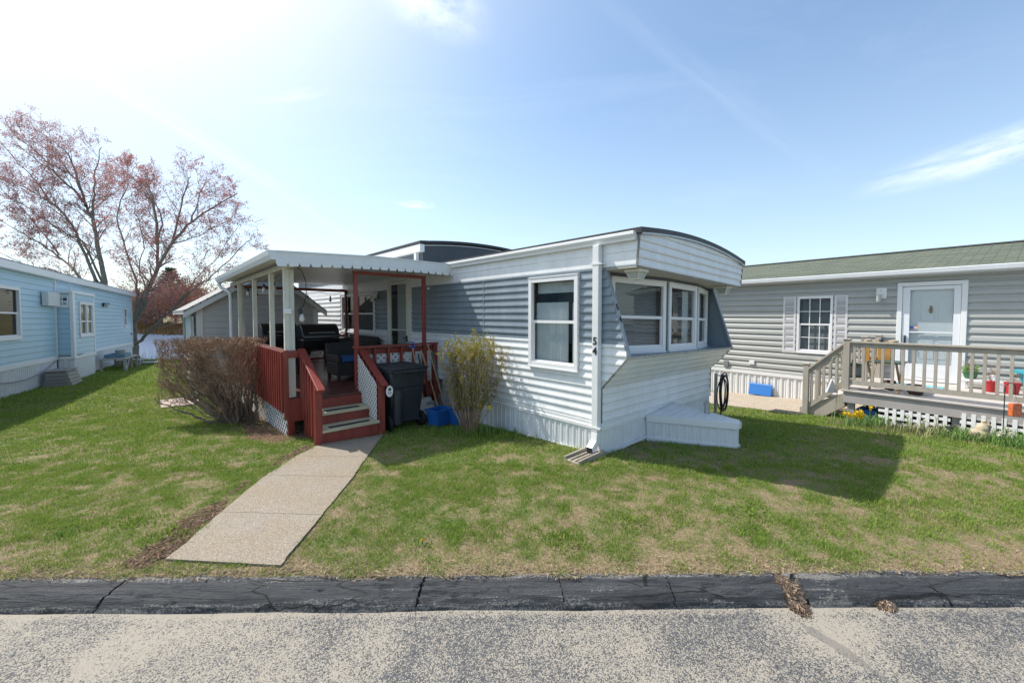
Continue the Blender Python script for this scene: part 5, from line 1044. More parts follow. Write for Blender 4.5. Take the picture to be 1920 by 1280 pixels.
b.add([(3.25,A0-.22,3.43),(3.25,A1+.22,3.43),(6.8,A1+.22,2.63),(6.8,A0-.22,2.63),(3.25,A0-.22,3.40),(3.25,A1+.22,3.40),(6.8,A1+.22,2.60),(6.8,A0-.22,2.60)],[(0,1,2,3),(4,7,6,5),(1,5,6,2),(0,3,7,4)])
b.build('roof',SHG,rh)
b=MB(); b.prism([(3.07,3.41),(3.25,3.46),(3.43,3.41),(3.25,3.435)],A0-.22,A1+.22,'y'); b.build('ridge_cap',mat('dark_ridge_vent',(.04,.045,.04),.8),rh)
for w_ in ():pass
window(rh,TQ,-.655,.06,.83,2.19,fw=.05,rail=1.52,grid=(3,2),cur='blind',proud=.03)
for s_0,s_1 in ((.085,.36),(-.93,-.685)):
    b=MB(); 
    tbox(b,TQ,s_0,s_0+.04,.0,.032,.80,2.20); tbox(b,TQ,s_1-.04,s_1,.0,.032,.80,2.20)
    for z in (.80,1.46,2.13): tbox(b,TQ,s_0+.04,s_1-.04,.0,.031,z,z+.07)
    for z0,z1 in ((.87,1.46),(1.53,2.13)):
        z=z0+.012
        while z<z1-.01: b.add([TQ(s_0+.04,.026,z),TQ(s_1-.04,.026,z),TQ(s_1-.04,.012,z+.028),TQ(s_0+.04,.012,z+.028)],[(0,1,2,3)]); z+=.031
    tbox(b,TQ,s_0+.04,s_1-.04,.0,.010,.85,2.14)
    b.build('shutter',mat('lilac_white_shutter',(.66,.63,.65),.5,dirt=.08),rh,recalc=False)
b=MB(); siding(b,lambda s,d,z:(6.6+d,s,z),A0,A1,-.7,2.5,.148,DUTCH,phase=.21); b.build('back_wall',RSID,rh,recalc=False)
b=MB(); b.box(.05,6.55,A0+.05,A1-.05,.22,.26); b.build('room_floor',CARPET,rh); b=MB(); b.box(.02,6.55,A0+.05,A1-.05,2.44,2.47); b.build('ceiling',ROOM,rh)
# door
d=MB(); tbox(d,TQ,-1.83,-1.75,-.03,.05,.38,2.34); tbox(d,TQ,-2.74,-2.66,-.03,.05,.38,2.34); tbox(d,TQ,-2.74,-1.75,-.03,.052,2.34,2.42); dr=d.build('door',TRIM,rh,bevel=.006)
d=MB(); tbox(d,TQ,-1.945,-1.835,.0,.03,.40,2.33); tbox(d,TQ,-2.655,-2.56,.0,.03,.40,2.33); tbox(d,TQ,-2.56,-1.945,.0,.029,.40,.74); tbox(d,TQ,-2.56,-1.945,.0,.029,2.26,2.33); tbox(d,TQ,-2.56,-1.945,.002,.026,1.38,1.405); tbox(d,TQ,-2.5,-2.0,.029,.034,.47,.67)
d.build('storm_door_frame',mat('white_door',(.76,.77,.79),.4),dr,bevel=.004)
d=MB(); d.add([TQ(-2.56,.01,.74),TQ(-1.945,.01,.74),TQ(-1.945,.01,2.26),TQ(-2.56,.01,2.26)],[(0,1,2,3)]); d.build('pane',GLASS,dr,recalc=False)
d=MB(); tbox(d,TQ,-2.655,-1.84,-.075,-.035,.40,2.33)
for s_,z0,z1 in ((-2.20,1.62,2.1),(-2.45,1.62,2.1),(-2.20,.85,1.35),(-2.45,.85,1.35)): tbox(d,TQ,s_-.1,s_+.1,-.035,-.027,z0,z1)
idr=d.build('inner_door',mat('white_inner_door',(.82,.82,.82),.5),dr,bevel=.006)
d=MB(); tbox(d,TQ,-2.265,-2.225,-.034,-.020,1.78,1.93); d.tube([TQ(-2.245,-.02,1.90),TQ(-2.27,-.006,1.85),TQ(-2.245,-.012,1.80),TQ(-2.22,-.006,1.85),TQ(-2.245,-.02,1.90)],.008,6); d.build('knocker',mat('old_brass',(.25,.19,.1),.4,metal=.8),idr)
d=MB(); tbox(d,TQ,-1.90,-1.87,.03,.055,1.15,1.32); d.tube([TQ(-1.885,.055,1.30),TQ(-1.885,.08,1.28),TQ(-1.885,.08,1.19),TQ(-1.885,.055,1.17)],.009,6); d.build('handle',BLKP,dr)
d=MB(); tbox(d,TQ,-2.01,-1.955,.0115,.013,1.46,1.51); d.build('blue_sticker',mat('sticker_blue',(.03,.08,.4),.5),dr); d=MB(); tbox(d,TQ,-2.075,-2.015,.0115,.013,1.46,1.51); d.build('orange_sticker',mat('sticker_orange',(.7,.4,.3),.5),dr)
# wall lamp, meter boxes
b=MB(); tbox(b,TQ,-1.58,-1.41,.005,.035,2.10,2.33); lp=b.build('wall_lamp',TRIM,rh,bevel=.006)
b=MB(); b.tube([TQ(-1.5,.03,2.27),TQ(-1.48,.10,2.28),TQ(-1.47,.13,2.21)],.012,8); b.lathe(TQ(-1.47,.13,2.155),[(.055,.03),(.06,.035),(.03,.06)],12); b.build('lamp_arm',TRIM,lp,smooth=True)
b=MB(); b.lathe(TQ(-1.47,.13,2.03),[(.03,0),(.05,.12),(.052,.15)],12); b.build('lamp_glass',MATS['frosted_lamp_glass'],lp,smooth=True)
b=MB(); tbox(b,TQ,1.68,1.80,.005,.07,.30,.46); b.build('meter_box',STEEL,rh,bevel=.006)
b=MB(); tbox(b,TQ,1.00,1.13,.005,.06,.42,.52); b.build('outlet_cover',TRIM,rh,bevel=.006)
# patio pieces
gp=GZ(*RF.W((-.2,.8,0))[:2])+.022
t=thing('blue_cooler_lid','long bright blue padded board standing against the white skirting of the grey house','board',RF,(-.1,.8,gp)); 
b=MB(); b.add([(-.16,.54,gp+.005),(-.10,.54,gp+.005),(-.10,1.10,gp+.005),(-.16,1.10,gp+.005),(-.075,.54,gp+.30),(-.035,.54,gp+.30),(-.035,1.10,gp+.30),(-.075,1.10,gp+.30)],[(0,3,2,1),(4,5,6,7),(0,1,5,4),(1,2,6,5),(2,3,7,6),(3,0,4,7)]); b.build('board',mat('bright_blue_foam',(.02,.16,.50),.5,var=.05),t,bevel=.02)
c=Vector((5.52,7.95)); t=thing('door_mat','thin dark mat lying on the concrete by the steps','door mat',WF,(c.x,c.y,GZ(c.x,c.y)+.025)); b=MB(); zz=GZ(c.x,c.y)+.024
b.add([(c.x-.30,c.y+.12,zz),(c.x+.12,c.y-.22,zz),(c.x+.34,c.y-.06,zz),(c.x-.05,c.y+.28,zz),(c.x-.30,c.y+.12,zz+.012),(c.x+.12,c.y-.22,zz+.012),(c.x+.34,c.y-.06,zz+.012),(c.x-.05,c.y+.28,zz+.012)],[(0,3,2,1),(4,5,6,7),(0,1,5,4),(1,2,6,5),(2,3,7,6),(3,0,4,7)]); b.build('mat',BLKP,t)
# --- deck
rd=thing('taupe_deck','taupe wooden deck with slatted railing and side steps at the grey house door','deck',RF,(-1.2,-4,-.1))
QW,QA,QZ=-2.40,-1.46,.385
b=MB(); w=QW-.03
while w<-.04: b.box(w,w+.134,-8.4,QA+.03,QZ-.03,QZ+.001*random.random()); w+=.140
b.build('floor',DKBRD,rd,bevel=.004)
b=MB(); b.box(QW,QW+.038,-8.4,QA,.15,QZ-.031); b.build('fascia',mat('pinkish_grey_board',(.42,.385,.37),.6,var=.1,dirt=.15),rd,bevel=.004)
b=MB(); b.box(QW+.039,-.04,QA-.038,QA,.15,QZ-.031); b.build('fascia',TAUPE,rd,bevel=.004)
for a in (QA-.10,-2.86,-4.6,-6.4): b=MB(); b.box(QW+.045,QW+.14,a-.05,a+.05,-.55,.35); b.build('footing_post',WEATH,rd,bevel=.004)
def rpost(w,a,z0,z1):
    b=MB(); b.box(w-.045,w+.045,a-.045,a+.045,z0,z1); p=b.build('post',TAUPE,rd,bevel=.004); b=MB(); b.box(w-.056,w+.056,a-.056,a+.056,z1,z1+.03); b.build('post_cap',TAUPE,p,bevel=.008)
rpost(QW+.04,QA-.03,QZ,1.29); rpost(-.10,QA-.03,QZ,1.29)
def rrail(p,q,n,zt_,zb):
    p=Vector(p);q=Vector(q)
    b=MB(); b.bar((p.x,p.y,p.z+zt_),(q.x,q.y,q.z+zt_),.10,.032); b.build('cap_rail',TAUPE,rd,bevel=.004)
    b=MB(); b.bar((p.x,p.y,p.z+zt_-.055),(q.x,q.y,q.z+zt_-.055),.036,.075); b.build('rail',TAUPE,rd,bevel=.004)
    b=MB(); b.bar((p.x,p.y,p.z+zb),(q.x,q.y,q.z+zb),.038,.085); b.build('rail',TAUPE,rd,bevel=.004)
    for i in range(n):
        u=(i+.5)/n; c=p.lerp(q,u); b=MB(); b.box(c.x-.019,c.x+.019,c.y-.019,c.y+.019,c.z+zb+.03,c.z+zt_-.08); b.build('baluster',TAUPE,rd,bevel=.002)
rrail((QW+.04,QA-.075,QZ),(QW+.04,-7.0,QZ),43,.875,.145)
rrail((QW+.085,QA-.03,QZ),(-.15,QA-.03,QZ),3,.875,.145) if False else None
gs=GZ(*RF.W((-2.2,-.9,0))[:2])
rpost(-2.24,-.84,gs-.03,gs+1.0); rpost(-1.15,-.72,gs-.03,gs+1.0)
rpost(-1.15,QA-.03,QZ,1.29)
rrail((-2.24,QA-.0,QZ+.07),(-2.24,-.88,gs+.12),6,.80,.06); rrail((-1.15,QA-.0,QZ+.07),(-1.15,-.76,gs+.12),6,.80,.06)
for i,(a,z) in enumerate(((QA+.04,.20),(QA+.33,.02))):
    b=MB(); b.box(-2.2,-1.2,a,a+.29,z-.04,z); b.build('tread',DKBRD,rd,bevel=.004); b=MB(); b.box(-2.2,-1.2,a+.01,a+.04,z-.2,z-.045); b.build('riser',WEATH,rd)
for w in (-2.21,-1.22): b=MB(); b.prism([(QA+.01,.30),(QA+.01,.05),(QA+.5,-.35),(QA+.72,-.35),(QA+.72,-.10)],w-.02,w+.018,'x'); b.build('stringer',TAUPE,rd)
# square-grid white lattice leaning under the deck
for s_0,s_1 in ((-2.80,-1.95),(-4.55,-2.90),(-6.3,-4.65)):
    zg=GZ(*RF.W((QW,(s_0+s_1)/2,0))[:2]); b=MB(); zt_=zg+.36
    TD=lambda s,d,z:(QW+.03-d-.10*(zt_+.1-z),s,z)
    lattice(b,TD,[(s_0,zg),(s_1,zg),(s_1,zt_),(s_0,zt_)],.098,.046,0,0,.006,90); b.build('lattice_panel',LATT,rd,recalc=False)
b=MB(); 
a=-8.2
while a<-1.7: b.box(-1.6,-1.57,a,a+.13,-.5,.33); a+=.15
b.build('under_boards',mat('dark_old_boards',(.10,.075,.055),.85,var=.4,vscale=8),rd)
# --- things on the taupe deck
t=thing('folding_table','small folding tray table with crossed wooden legs at the left end of the grey deck','table',RF,(-1.9,-1.95,QZ))
b=MB(); b.box(-2.12,-1.62,-2.18,-1.72,QZ+.50,QZ+.525); b.build('table_top',mat('dark_green_tray',(.03,.07,.06),.5),t,bevel=.005)
for a in (-2.14,-1.76):
    b=MB(); b.bar((-2.1,a,QZ),(-1.65,a,QZ+.50),.03,.03); b.build('leg',WOODH,t); b=MB(); b.bar((-1.64,a+.03,QZ),(-2.1,a+.03,QZ+.50),.03,.03); b.build('leg',WOODH,t)
t=thing('slatted_screen','yellow brown slatted wooden chair back behind the tray table','wooden panel',RF,(-.9,-1.95,QZ))
OCH=mat('ochre_wood',(.42,.22,.05),.55,var=.25,vscale=6)
for i in range(4): b=MB(); b.box(-1.35,-1.325,-1.90+.10*i,-1.82+.10*i,QZ+.42,QZ+.86); b.build('slat',OCH,t,bevel=.003)
for z in (.48,.78): b=MB(); b.box(-1.325,-1.305,-1.92,-1.50,QZ+z,QZ+z+.06); b.build('crossbar',OCH,t)
for i,(w,a,r_) in enumerate(((-2.05,-2.35,.12),(-1.8,-1.98,.09))):
    t=thing('dark_pot',['round dark brown pot on the deck beside the tray table','smaller dark pot under the tray table'][i],'flower pot',RF,(w,a,QZ)); b=MB(); b.lathe((w,a,QZ+.005),[(r_*.7,0),(r_,.08),(r_,.15),(r_*.85,.17)],16); b.build('pot',mat('dark_clay',(.05,.03,.025),.5),t,smooth=True)
for i,(a,c) in enumerate(((-1.78,1),(-1.95,2),(-2.12,0))):
    t=thing('rail_cup',['small tan block on the deck rail nearest its corner post','black domed cap on top of the taupe deck rail','small tan block on the deck rail farthest from the corner post'][i] if False else ['small tan cup on the deck rail nearest its corner post','dark round ornament on the deck rail between two tan cups','small tan cup on the deck rail nearer the house door'][i],'ornament',RF,(QW+.04,a,QZ+.89)); b=MB(); b.lathe((QW+.04,a,QZ+.892),[(.05,0),(.055,.035),(.03,.045)] if c!=2 else [(.02,0),(.035,.03),(.02,.06)],12); b.build('body',mat('tan_ceramic',(.45,.38,.28),.6) if c!=2 else BLKP,t,smooth=True)
t=thing('turquoise_mat','turquoise patterned mat lying before the white storm door','door mat',RF,(-1.2,-2.0,QZ)); b=MB(); b.box(-1.55,-.70,-2.55,-1.72,QZ+.003,QZ+.012); b.build('mat',mat('turquoise_weave',(.10,.42,.52),.8,var=.4,vscale=9,dirt=.6,dcol=(.5,.6,.6)),t)
t=thing('low_bench','low whitewashed bench carrying two plant pots right of the storm door','bench',RF,(-.3,-2.95,QZ)); b=MB(); b.box(-.45,-.12,-3.25,-2.72,QZ+.13,QZ+.17); b.build('seat',TRIM,t)
for w,a in ((-.42,-2.76),(-.18,-2.76),(-.42,-3.21),(-.18,-3.21)): b=MB(); b.box(w-.025,w+.025,a-.025,a+.025,QZ,QZ+.13); b.build('leg',TRIM,t)
def twigs(mb,c,n,h,sp,r=.004):
    for i in range(n):
        a=random.uniform(0,6.28); s=random.uniform(.2,1)*sp; p=Vector(c); pts=[p]
        for k in range(3): p=p+Vector((math.cos(a)*s/3+random.uniform(-.02,.02),math.sin(a)*s/3+random.uniform(-.02,.02),h/3*random.uniform(.7,1.2))); pts.append(p)
        mb.tube(pts,[r,r*.8,r*.6,r*.4],4)
def potted(w,a,z,r_,hh,m,lab,tw,kind='plant_pot',leaf=None):
    t=thing(kind,lab,'plant pot',RF,(w,a,z)); b=MB(); b.lathe((w,a,z+.003),[(r_*.72,0),(r_,hh*.88),(r_*1.08,hh*.88),(r_*1.08,hh),(r_*.9,hh)],18); b.build('pot',m,t,smooth=True,angle=30)
    b=MB(); twigs(b,(w,a,z+hh*.9),tw,.22,.12); b.build('stems',TWIG2,t)
    if leaf: leafcloud((w,a,z+hh+.06),(.10,.10,.06),260,.02,leaf,t,'foliage')
def leafcloud(c,e,n,s,m,parent,name):
    b=MB(); V=[];F=[]
    for i in range(n):
        p=Vector((random.gauss(0,.5),random.gauss(0,.5),random.gauss(0,.5))); q=Vector((c[0]+p.x*e[0],c[1]+p.y*e[1],c[2]+p.z*e[2])); u=Vector((random.uniform(-1,1),random.uniform(-1,1),random.uniform(-1,1))).normalized(); v=u.orthogonal().normalized()*.45; k=s*random.uniform(.6,1.4); j=len(V)
        V+=[q-u*k,q+v*k,q+u*k,q-v*k]; F.append((j,j+1,j+2,j+3))
    b.v=[tuple(x) for x in V]; b.f=F; b.mi=[0]*len(F); return b.build(name,m,parent,recalc=False)
potted(-.28,-2.83,QZ+.17,.10,.12,mat('green_pot',(.03,.13,.05),.6),'green pot of dead stems on the low white bench',22,leaf=DAFL)
potted(-.28,-3.12,QZ+.17,.055,.10,mat('small_white_pot',(.6,.62,.68),.5),'small pale pot of dry twigs on the low white bench',14)
REDP=mat('red_glazed_pot',(.42,.02,.025),.35)
potted(-.62,-3.10,QZ,.085,.19,REDP,'red pot with bare twigs, left one of the red pair',9); potted(-.66,-3.34,QZ,.095,.20,REDP,'red pot with pale twigs, right one of the red pair',9)
t=thing('turquoise_planter','large ribbed turquoise planter at the right edge of the deck','planter',RF,(-.35,-3.62,QZ)); b=MB(); b.lathe((-.40,-3.66,QZ+.003),[(.15,0)]+[(.15+.014*i+(.008 if i%2 else 0),.035*i) for i in range(1,11)]+[(.33,.36),(.33,.40),(.28,.40)],24); b.build('pot',mat('turquoise_plastic',(.03,.33,.42),.4),t,smooth=True)
t=thing('blue_crate','bright blue plastic crate stored beneath the left end of the taupe deck','crate',RF,(-2.0,-1.75,-.25)); gb=GZ(*RF.W((-2.2,-1.75,0))[:2])
for nm,q in (('side',(-2.25,-2.23,-1.90,-1.62)),('side',(-1.95,-1.93,-1.90,-1.62)),('end',(-2.23,-1.95,-1.90,-1.88)),('end',(-2.23,-1.95,-1.64,-1.62))): b=MB(); b.box(*q,gb,gb+.22); b.build(nm,BLUEP,t)
b=MB(); b.box(-2.23,-1.95,-1.88,-1.64,gb,gb+.02); b.build('bottom',BLUEP,t)
t=thing('dark_blue_barrel','dark blue drum standing in shadow under the taupe deck','drum',RF,(-1.9,-2.15,-.25)); b=MB(); b.lathe((-1.95,-2.15,gb),[(.14,0),(.15,.02),(.15,.40),(.13,.42)],18); b.build('body',mat('navy_plastic',(.015,.03,.09),.5),t,smooth=True,angle=30)
# --- shepherd hooks, feeders, lamps, stone figure in the bed
gh=GZ(6.05,7.55)
t=thing('garden_crook','pale green double crook standing at the foot of the taupe deck','garden hook',WF,(6.05,7.5,gh)); px,py=6.03,7.42
RX=Vector((.95,-.3,0)).normalized()
b=MB(); P0=Vector((px,py,gh)); b.tube([P0,P0+Vector((.06,0,.7)),P0+Vector((.10,0,1.05))],.007,6); b.build('pole',mat('pale_green_iron',(.30,.40,.26),.6),t,smooth=True)
for sg,hh,r_ in ((1,.24,.095),(-1,.12,.07)):
    b=MB(); top_=P0+Vector((.10,0,1.02)); pts=[top_]
    for i in range(9): an=math.pi*i/8; pts.append(top_+Vector((0,0,hh-r_*.3))+RX*sg*(r_-r_*math.cos(an))+Vector((0,0,r_*math.sin(an)*.9)))
    pts.append(pts[-1]+Vector((0,0,-.06))); b.tube(pts,.007,6); b.build('arm',MATS['pale_green_iron'],t,smooth=True)
    tip=pts[-1]
    if sg==1: tipR=tip
    else: tipL=tip
f=thing('bird_feeder','dark green hopper bird feeder full of seed hanging from the pale green crook','bird feeder',WF,tuple(tipR)); b=MB(); c=tipR-Vector((0,0,.20)); b.lathe(c,[(.05,.10),(.13,.08),(.12,.06)],14); b.lathe(c,[(.03,.10),(.02,.16)],8); rf=b.build('roof',mat('dark_green_metal',(.02,.05,.035),.4),f,smooth=True)
b=MB(); b.box(c.x-.115,c.x+.115,c.y-.05,c.y+.05,c.z-.14,c.z+.06); b.build('seed_hopper',mat('seed_mesh',(.22,.24,.24),.6,var=.9,vscale=60,dirt=.9,dcol=(.02,.03,.03)),f); b=MB(); b.box(c.x-.13,c.x+.13,c.y-.08,c.y+.08,c.z-.165,c.z-.14); b.build('tray',MATS['dark_green_metal'],f)
f=thing('suet_feeder','pale grey triangular feeder hanging lower from the green crook','bird feeder',WF,tuple(tipL)); c=tipL-Vector((.0,0,.42)); b=MB(); b.prism([(c.x-.10,c.z-.14),(c.x+.10,c.z-.14),(c.x,c.z+.12)],c.y-.02,c.y+.02,'y'); b.build('body',mat('pale_plastic',(.5,.52,.55),.4),f,bevel=.004); b=MB(); b.tube([tipL,Vector((c.x,c.y,c.z+.12))],.003,4); b.build('cord',RUB,f)
hx,hy=6.76,5.45; gh=GZ(hx,hy)
t=thing('shepherd_hook','thin black shepherd hook in the flower bed at the right edge','garden hook',WF,(hx,hy,gh)); b=MB(); pts=[Vector((hx,hy,gh)),Vector((hx,hy,gh+.80))]
for i in range(9): an=math.pi*i/8; pts.append(Vector((hx+.07-.07*math.cos(an),hy,gh+.80+.06*math.sin(an))))
pts.append(pts[-1]+Vector((0,0,-.10))); b.tube(pts,.006,6); b.build('pole',BLKP,t,smooth=True); tp=pts[-1]
f=thing('glass_feeder','square amber orange glass lantern hanging from the black hook','lantern',WF,tuple(tp)); c=tp-Vector((-.01,0,.21)); b=MB(); b.box(c.x-.065,c.x+.065,c.y-.03,c.y+.03,c.z-.09,c.z+.09); b.build('glass_body',mat('amber_glass',(.55,.13,.05),.2,var=.4,vscale=25,dirt=.3,dcol=(.7,.4,.2)),f,bevel=.01)
b=MB(); b.tube([(c.x-.05,c.y,c.z+.09),(tp.x,tp.y,tp.z),(c.x+.05,c.y,c.z+.09)],.0025,4); b.build('wire',STEEL,f)
for i,(x,y) in enumerate(((6.22,6.36),(6.55,5.93))):
    g_=GZ(x,y); t=thing('solar_light',['small black solar light in the bed left of the deck support post','small black solar light in front of the deck support post'][i],'garden light',WF,(x,y,g_),'solar lights along the flower bed')
    b=MB(); b.tube([(x,y,g_),(x,y,g_+.09)],.008,6); b.build('stake',BLKP,t); b=MB(); b.lathe((x,y,g_+.09),[(.025,0),(.035,.05)],12); b.build('lens',mat('clear_plastic',(.35,.36,.36),.2),t); b=MB(); b.lathe((x,y,g_+.14),[(.05,0),(.05,.015),(.02,.025)],12); b.build('cap',BLKP,t,smooth=True)
x,y=6.79,5.74; g_=GZ(x,y); t=thing('stone_figure','small beige weathered stone animal figure among the daffodils','statue',WF,(x,y,g_)); b=MB()
bm=bmesh.new(); 
for (cx_,cy_,cz_,r_) in ((0,0,.07,.10),(.02,0,.16,.075),(.07,0,.22,.05),(-.07,.0,.10,.06),(.10,-.01,.20,.03),(.05,0,.27,.022)):
    r=bmesh.ops.create_icosphere(bm,subdivisions=3,radius=r_); bmesh.ops.translate(bm,verts=r['verts'],vec=(x+cx_,y+cy_,g_+cz_))
for v in bm.verts: v.co+=v.normal*.012*mn.noise(v.co*22)
b.v=[tuple(v.co) for v in bm.verts]; b.f=[tuple(v.index for v in f.verts) for f in bm.faces]; b.mi=[0]*len(b.f); bm.free(); b.build('body',mat('beige_stone',(.48,.40,.28),.9,var=.25,vscale=20,bump=.6,bscale=60),t,smooth=True)
# hose coil on a post beside number 54
hp=MF.W((3.66,-.12,0)); gh=GZ(hp.x,hp.y); t=thing('hose_coil','coil of black garden hose hanging beyond the front corner of number 54','hose',MF,(3.66,-.12,gh)); b=MB(); pts=[]
for i in range(200):
    a=i/200*2*math.pi*6.5; k=i/200; rr=.165+.03*math.sin(k*9)+.022*math.sin(k*23); pts.append((3.66+rr*math.sin(a)*1.0+.02*math.sin(k*14),-.12+.05*(k-.5)+.02*math.sin(k*17),.34+(.30+.05*math.sin(k*11))*math.cos(a)-.03*k))
b.tube(pts,.0105,6); b.tube([(3.6,-.1,.1),(3.56,-.12,gh+.03),(3.45,-.2,gh+.02),(3.42,-.1,gh+.015)],.013,6); b.build('hose',RUB,t,smooth=True)
t=thing('hose_post','short grey utility post carrying the black hose coil','post',MF,(3.66,-.02,gh)); b=MB(); b.box(3.64,3.68,.0,.04,gh,.66); b.build('post',WEATH,t); b=MB(); b.bar((3.66,.02,.62),(3.66,-.20,.64),.02,.02); b.build('bracket',STEEL,t)
#PARTS5
# ============================================================= left house (pale blue)
lh=thing('blue_house','pale blue lap sided mobile home with white skirting and a boxed out window bay','mobile home',LF,(0,4,0))
TW=lambda s,d,z:(d,s,z)
HLF=[(-.92,.88,1.18,2.42),(11.15,11.62,1.35,2.2)]
b=MB(); siding(b,TW,-4.5,3.16,.60,2.80,.147,LAP,HLF,phase=.50,amp=1.35); siding(b,TW,5.2,12.62,.60,2.80,.147,LAP,HLF,phase=.50,amp=1.35); siding(b,TW,3.16,5.2,2.44,2.80,.147,LAP,phase=.50,amp=1.35); b.build('wall',BSID,lh,recalc=False)
b=MB(); siding(b,lambda s,d,z:(s,12.62+d,z),-4.2,0,.60,2.8,.147,LAP,phase=.5); siding(b,lambda s,d,z:(s,-4.5-d,z),-4.2,0,.60,2.8,.147,LAP,phase=.5); b.build('end_wall',BSID,lh,recalc=False)
BQ=.33
b=MB(); siding(b,lambda s,d,z:(s,3.20-d,z),.0,BQ,.60,2.42,.147,LAP,phase=.50,amp=1.35); b.build('bay_side_wall',BSID,lh,recalc=False)
b=MB(); siding(b,lambda s,d,z:(BQ+d,s,z),3.20,5.22,.60,2.42,.147,LAP,[(3.72,5.06,1.12,2.2)],phase=.50,amp=1.35); b.build('bay_front_wall',BSID,lh,recalc=False)
b=MB(); siding(b,lambda s,d,z:(s,5.22+d,z),.0,BQ,.60,2.42,.147,LAP,phase=.50); b.build('bay_side_wall',BSID,lh,recalc=False)
b=MB(); b.box(-.01,BQ+.04,3.12,5.27,2.42,2.50); b.build('bay_header',TRIM,lh,bevel=.004)
for w0,w1,a0,a1 in ((BQ-.05,BQ+.025,3.175,3.36),(BQ-.02,BQ+.022,5.14,5.245)): b=MB(); b.box(w0,w1,a0,a1,.575,2.42); b.build('corner_board',TRIM,lh,bevel=.004)
for s in (3.10,): b=MB(); b.box(.0,.035,s,s+.05,.58,2.80); b.build('corner_board',TRIM,lh)
b=MB(); b.box(-.02,.035,12.58,12.64,.35,2.80); b.build('corner_board',TRIM,lh)
b=MB(); b.box(.0,.03,4.32,4.36,2.51,2.80); b.build('joint_strip',TRIM,lh)
b=MB(); b.box(-.05,.14,-4.6,12.8,2.79,2.815); b.box(.10,.145,-4.6,12.8,2.80,2.97); b.build('fascia',TRIM,lh,bevel=.004)
b=MB(); b.prism([(.15,2.975),(.15,2.995),(-2.1,3.12),(-4.35,2.99),(-4.35,2.97)],-4.62,12.85,'y'); b.build('roof',mat('pale_roof_sheet',(.45,.46,.47),.6,var=.1),lh)
b=MB(); siding(b,lambda s,d,z:(-4.2-d,s,z),-4.5,12.62,-.3,2.8,.147,LAP,phase=.5); b.build('back_wall',BSID,lh,recalc=False)
b=MB(); b.box(-4.15,-.05,-4.45,12.55,.50,.54); b.build('room_floor',CARPET,lh); b=MB(); b.box(-4.15,-.02,-4.45,12.55,2.70,2.74); b.build('ceiling',ROOM,lh)
# skirting
b=MB(); ribs(b,TW,-4.5,3.12,-.3,.50,.11,.012); ribs(b,TW,5.25,12.6,-.45,.50,.11,.012); b.build('skirting',SKIRT,lh,recalc=False)
b=MB(); ribs(b,lambda s,d,z:(s,3.22-d,z),0,BQ,-.3,.50,.11,.012); ribs(b,lambda s,d,z:(BQ+.0+d,s,z),3.22,5.20,-.4,.50,.11,.012); b.build('bay_skirting',SKIRT,lh,recalc=False)
b=MB(); b.box(.0,.03,-4.5,3.10,.49,.605); b.build('skirt_band',TRIM,lh,bevel=.004); b=MB(); b.box(.0,.03,5.25,12.63,.49,.605); b.build('skirt_band',TRIM,lh,bevel=.004)
b=MB(); b.box(-.0,BQ+.03,3.17,3.20,.49,.575); b.box(BQ,BQ+.03,3.201,5.25,.49,.575); b.build('skirt_band',TRIM,lh,bevel=.004)
b=MB(); ribs(b,lambda s,d,z:(s,12.6+d,z),-4.2,0,-.5,.60,.11,.012); b.build('skirting',SKIRT,lh,recalc=False)
window(lh,TW,-.91,.87,1.19,2.41,fw=.07,rail=1.80,cur=None,glassm=GDARK,proud=.05)
window(lh,lambda s,d,z:(BQ+d,s,z),3.73,5.05,1.13,2.19,fw=.07,rail=1.60,cur='drape',vdiv=2,proud=.04,glassm=GLASS)
window(lh,TW,11.155,11.615,1.355,2.19,fw=.05,cur=None,glassm=GDARK,proud=.03)
# white wall box beside the bay, small two-light window on the bay side
b=MB(); b.box(.03,.16,2.13,2.98,2.02,2.40); b.build('equipment_box',mat('off_white_box',(.62,.63,.62),.5,var=.04,dirt=.12),lh,bevel=.012)
window(lh,lambda s,d,z:(s,3.185-d,z),.01,.27,2.02,2.35,fw=.03,cur=None,vdiv=2,proud=.02,glassm=GDARK) 
b=MB(); b.box(.01,.05,7.78,7.98,2.16,2.30); l_=b.build('wall_lamp',BLKP,lh,bevel=.01); b=MB(); b.add([(.05,7.74,2.28),(.05,8.02,2.28),(.20,7.98,2.26),(.20,7.78,2.26),(.05,7.74,2.31),(.05,8.02,2.31),(.19,7.96,2.29),(.19,7.80,2.29)],[(0,3,2,1),(4,5,6,7),(0,1,5,4),(1,2,6,5),(2,3,7,6),(3,0,4,7)]); b.build('lamp_hood',BLKP,l_)
b=MB(); b.box(.06,.16,7.82,7.94,2.14,2.25); b.build('lamp_glass',MATS['frosted_lamp_glass'],l_)
b=MB(); b.tube([(.04,-2,.30),(.05,-.6,.28),(.05,.2,.20),(.06,1.0,.17),(.06,1.9,.24),(.05,2.5,.37),(.04,2.95,.47)],.012,5); b.build('cable',mat('grey_cable',(.22,.22,.22),.6),lh,smooth=True)
b=MB(); b.box(.0,.05,12.3,12.36,.95,1.02); b.build('tap',BLKP,lh)
b=MB(); b.lathe((-.5,9.6,3.02),[(.05,0),(.05,.3)],10); b.build('roof_vent',BLKP,lh); b=MB(); b.box(-.6,-.1,7.9,8.5,3.06,3.14); b.build('roof_hatch',BLKP,lh)
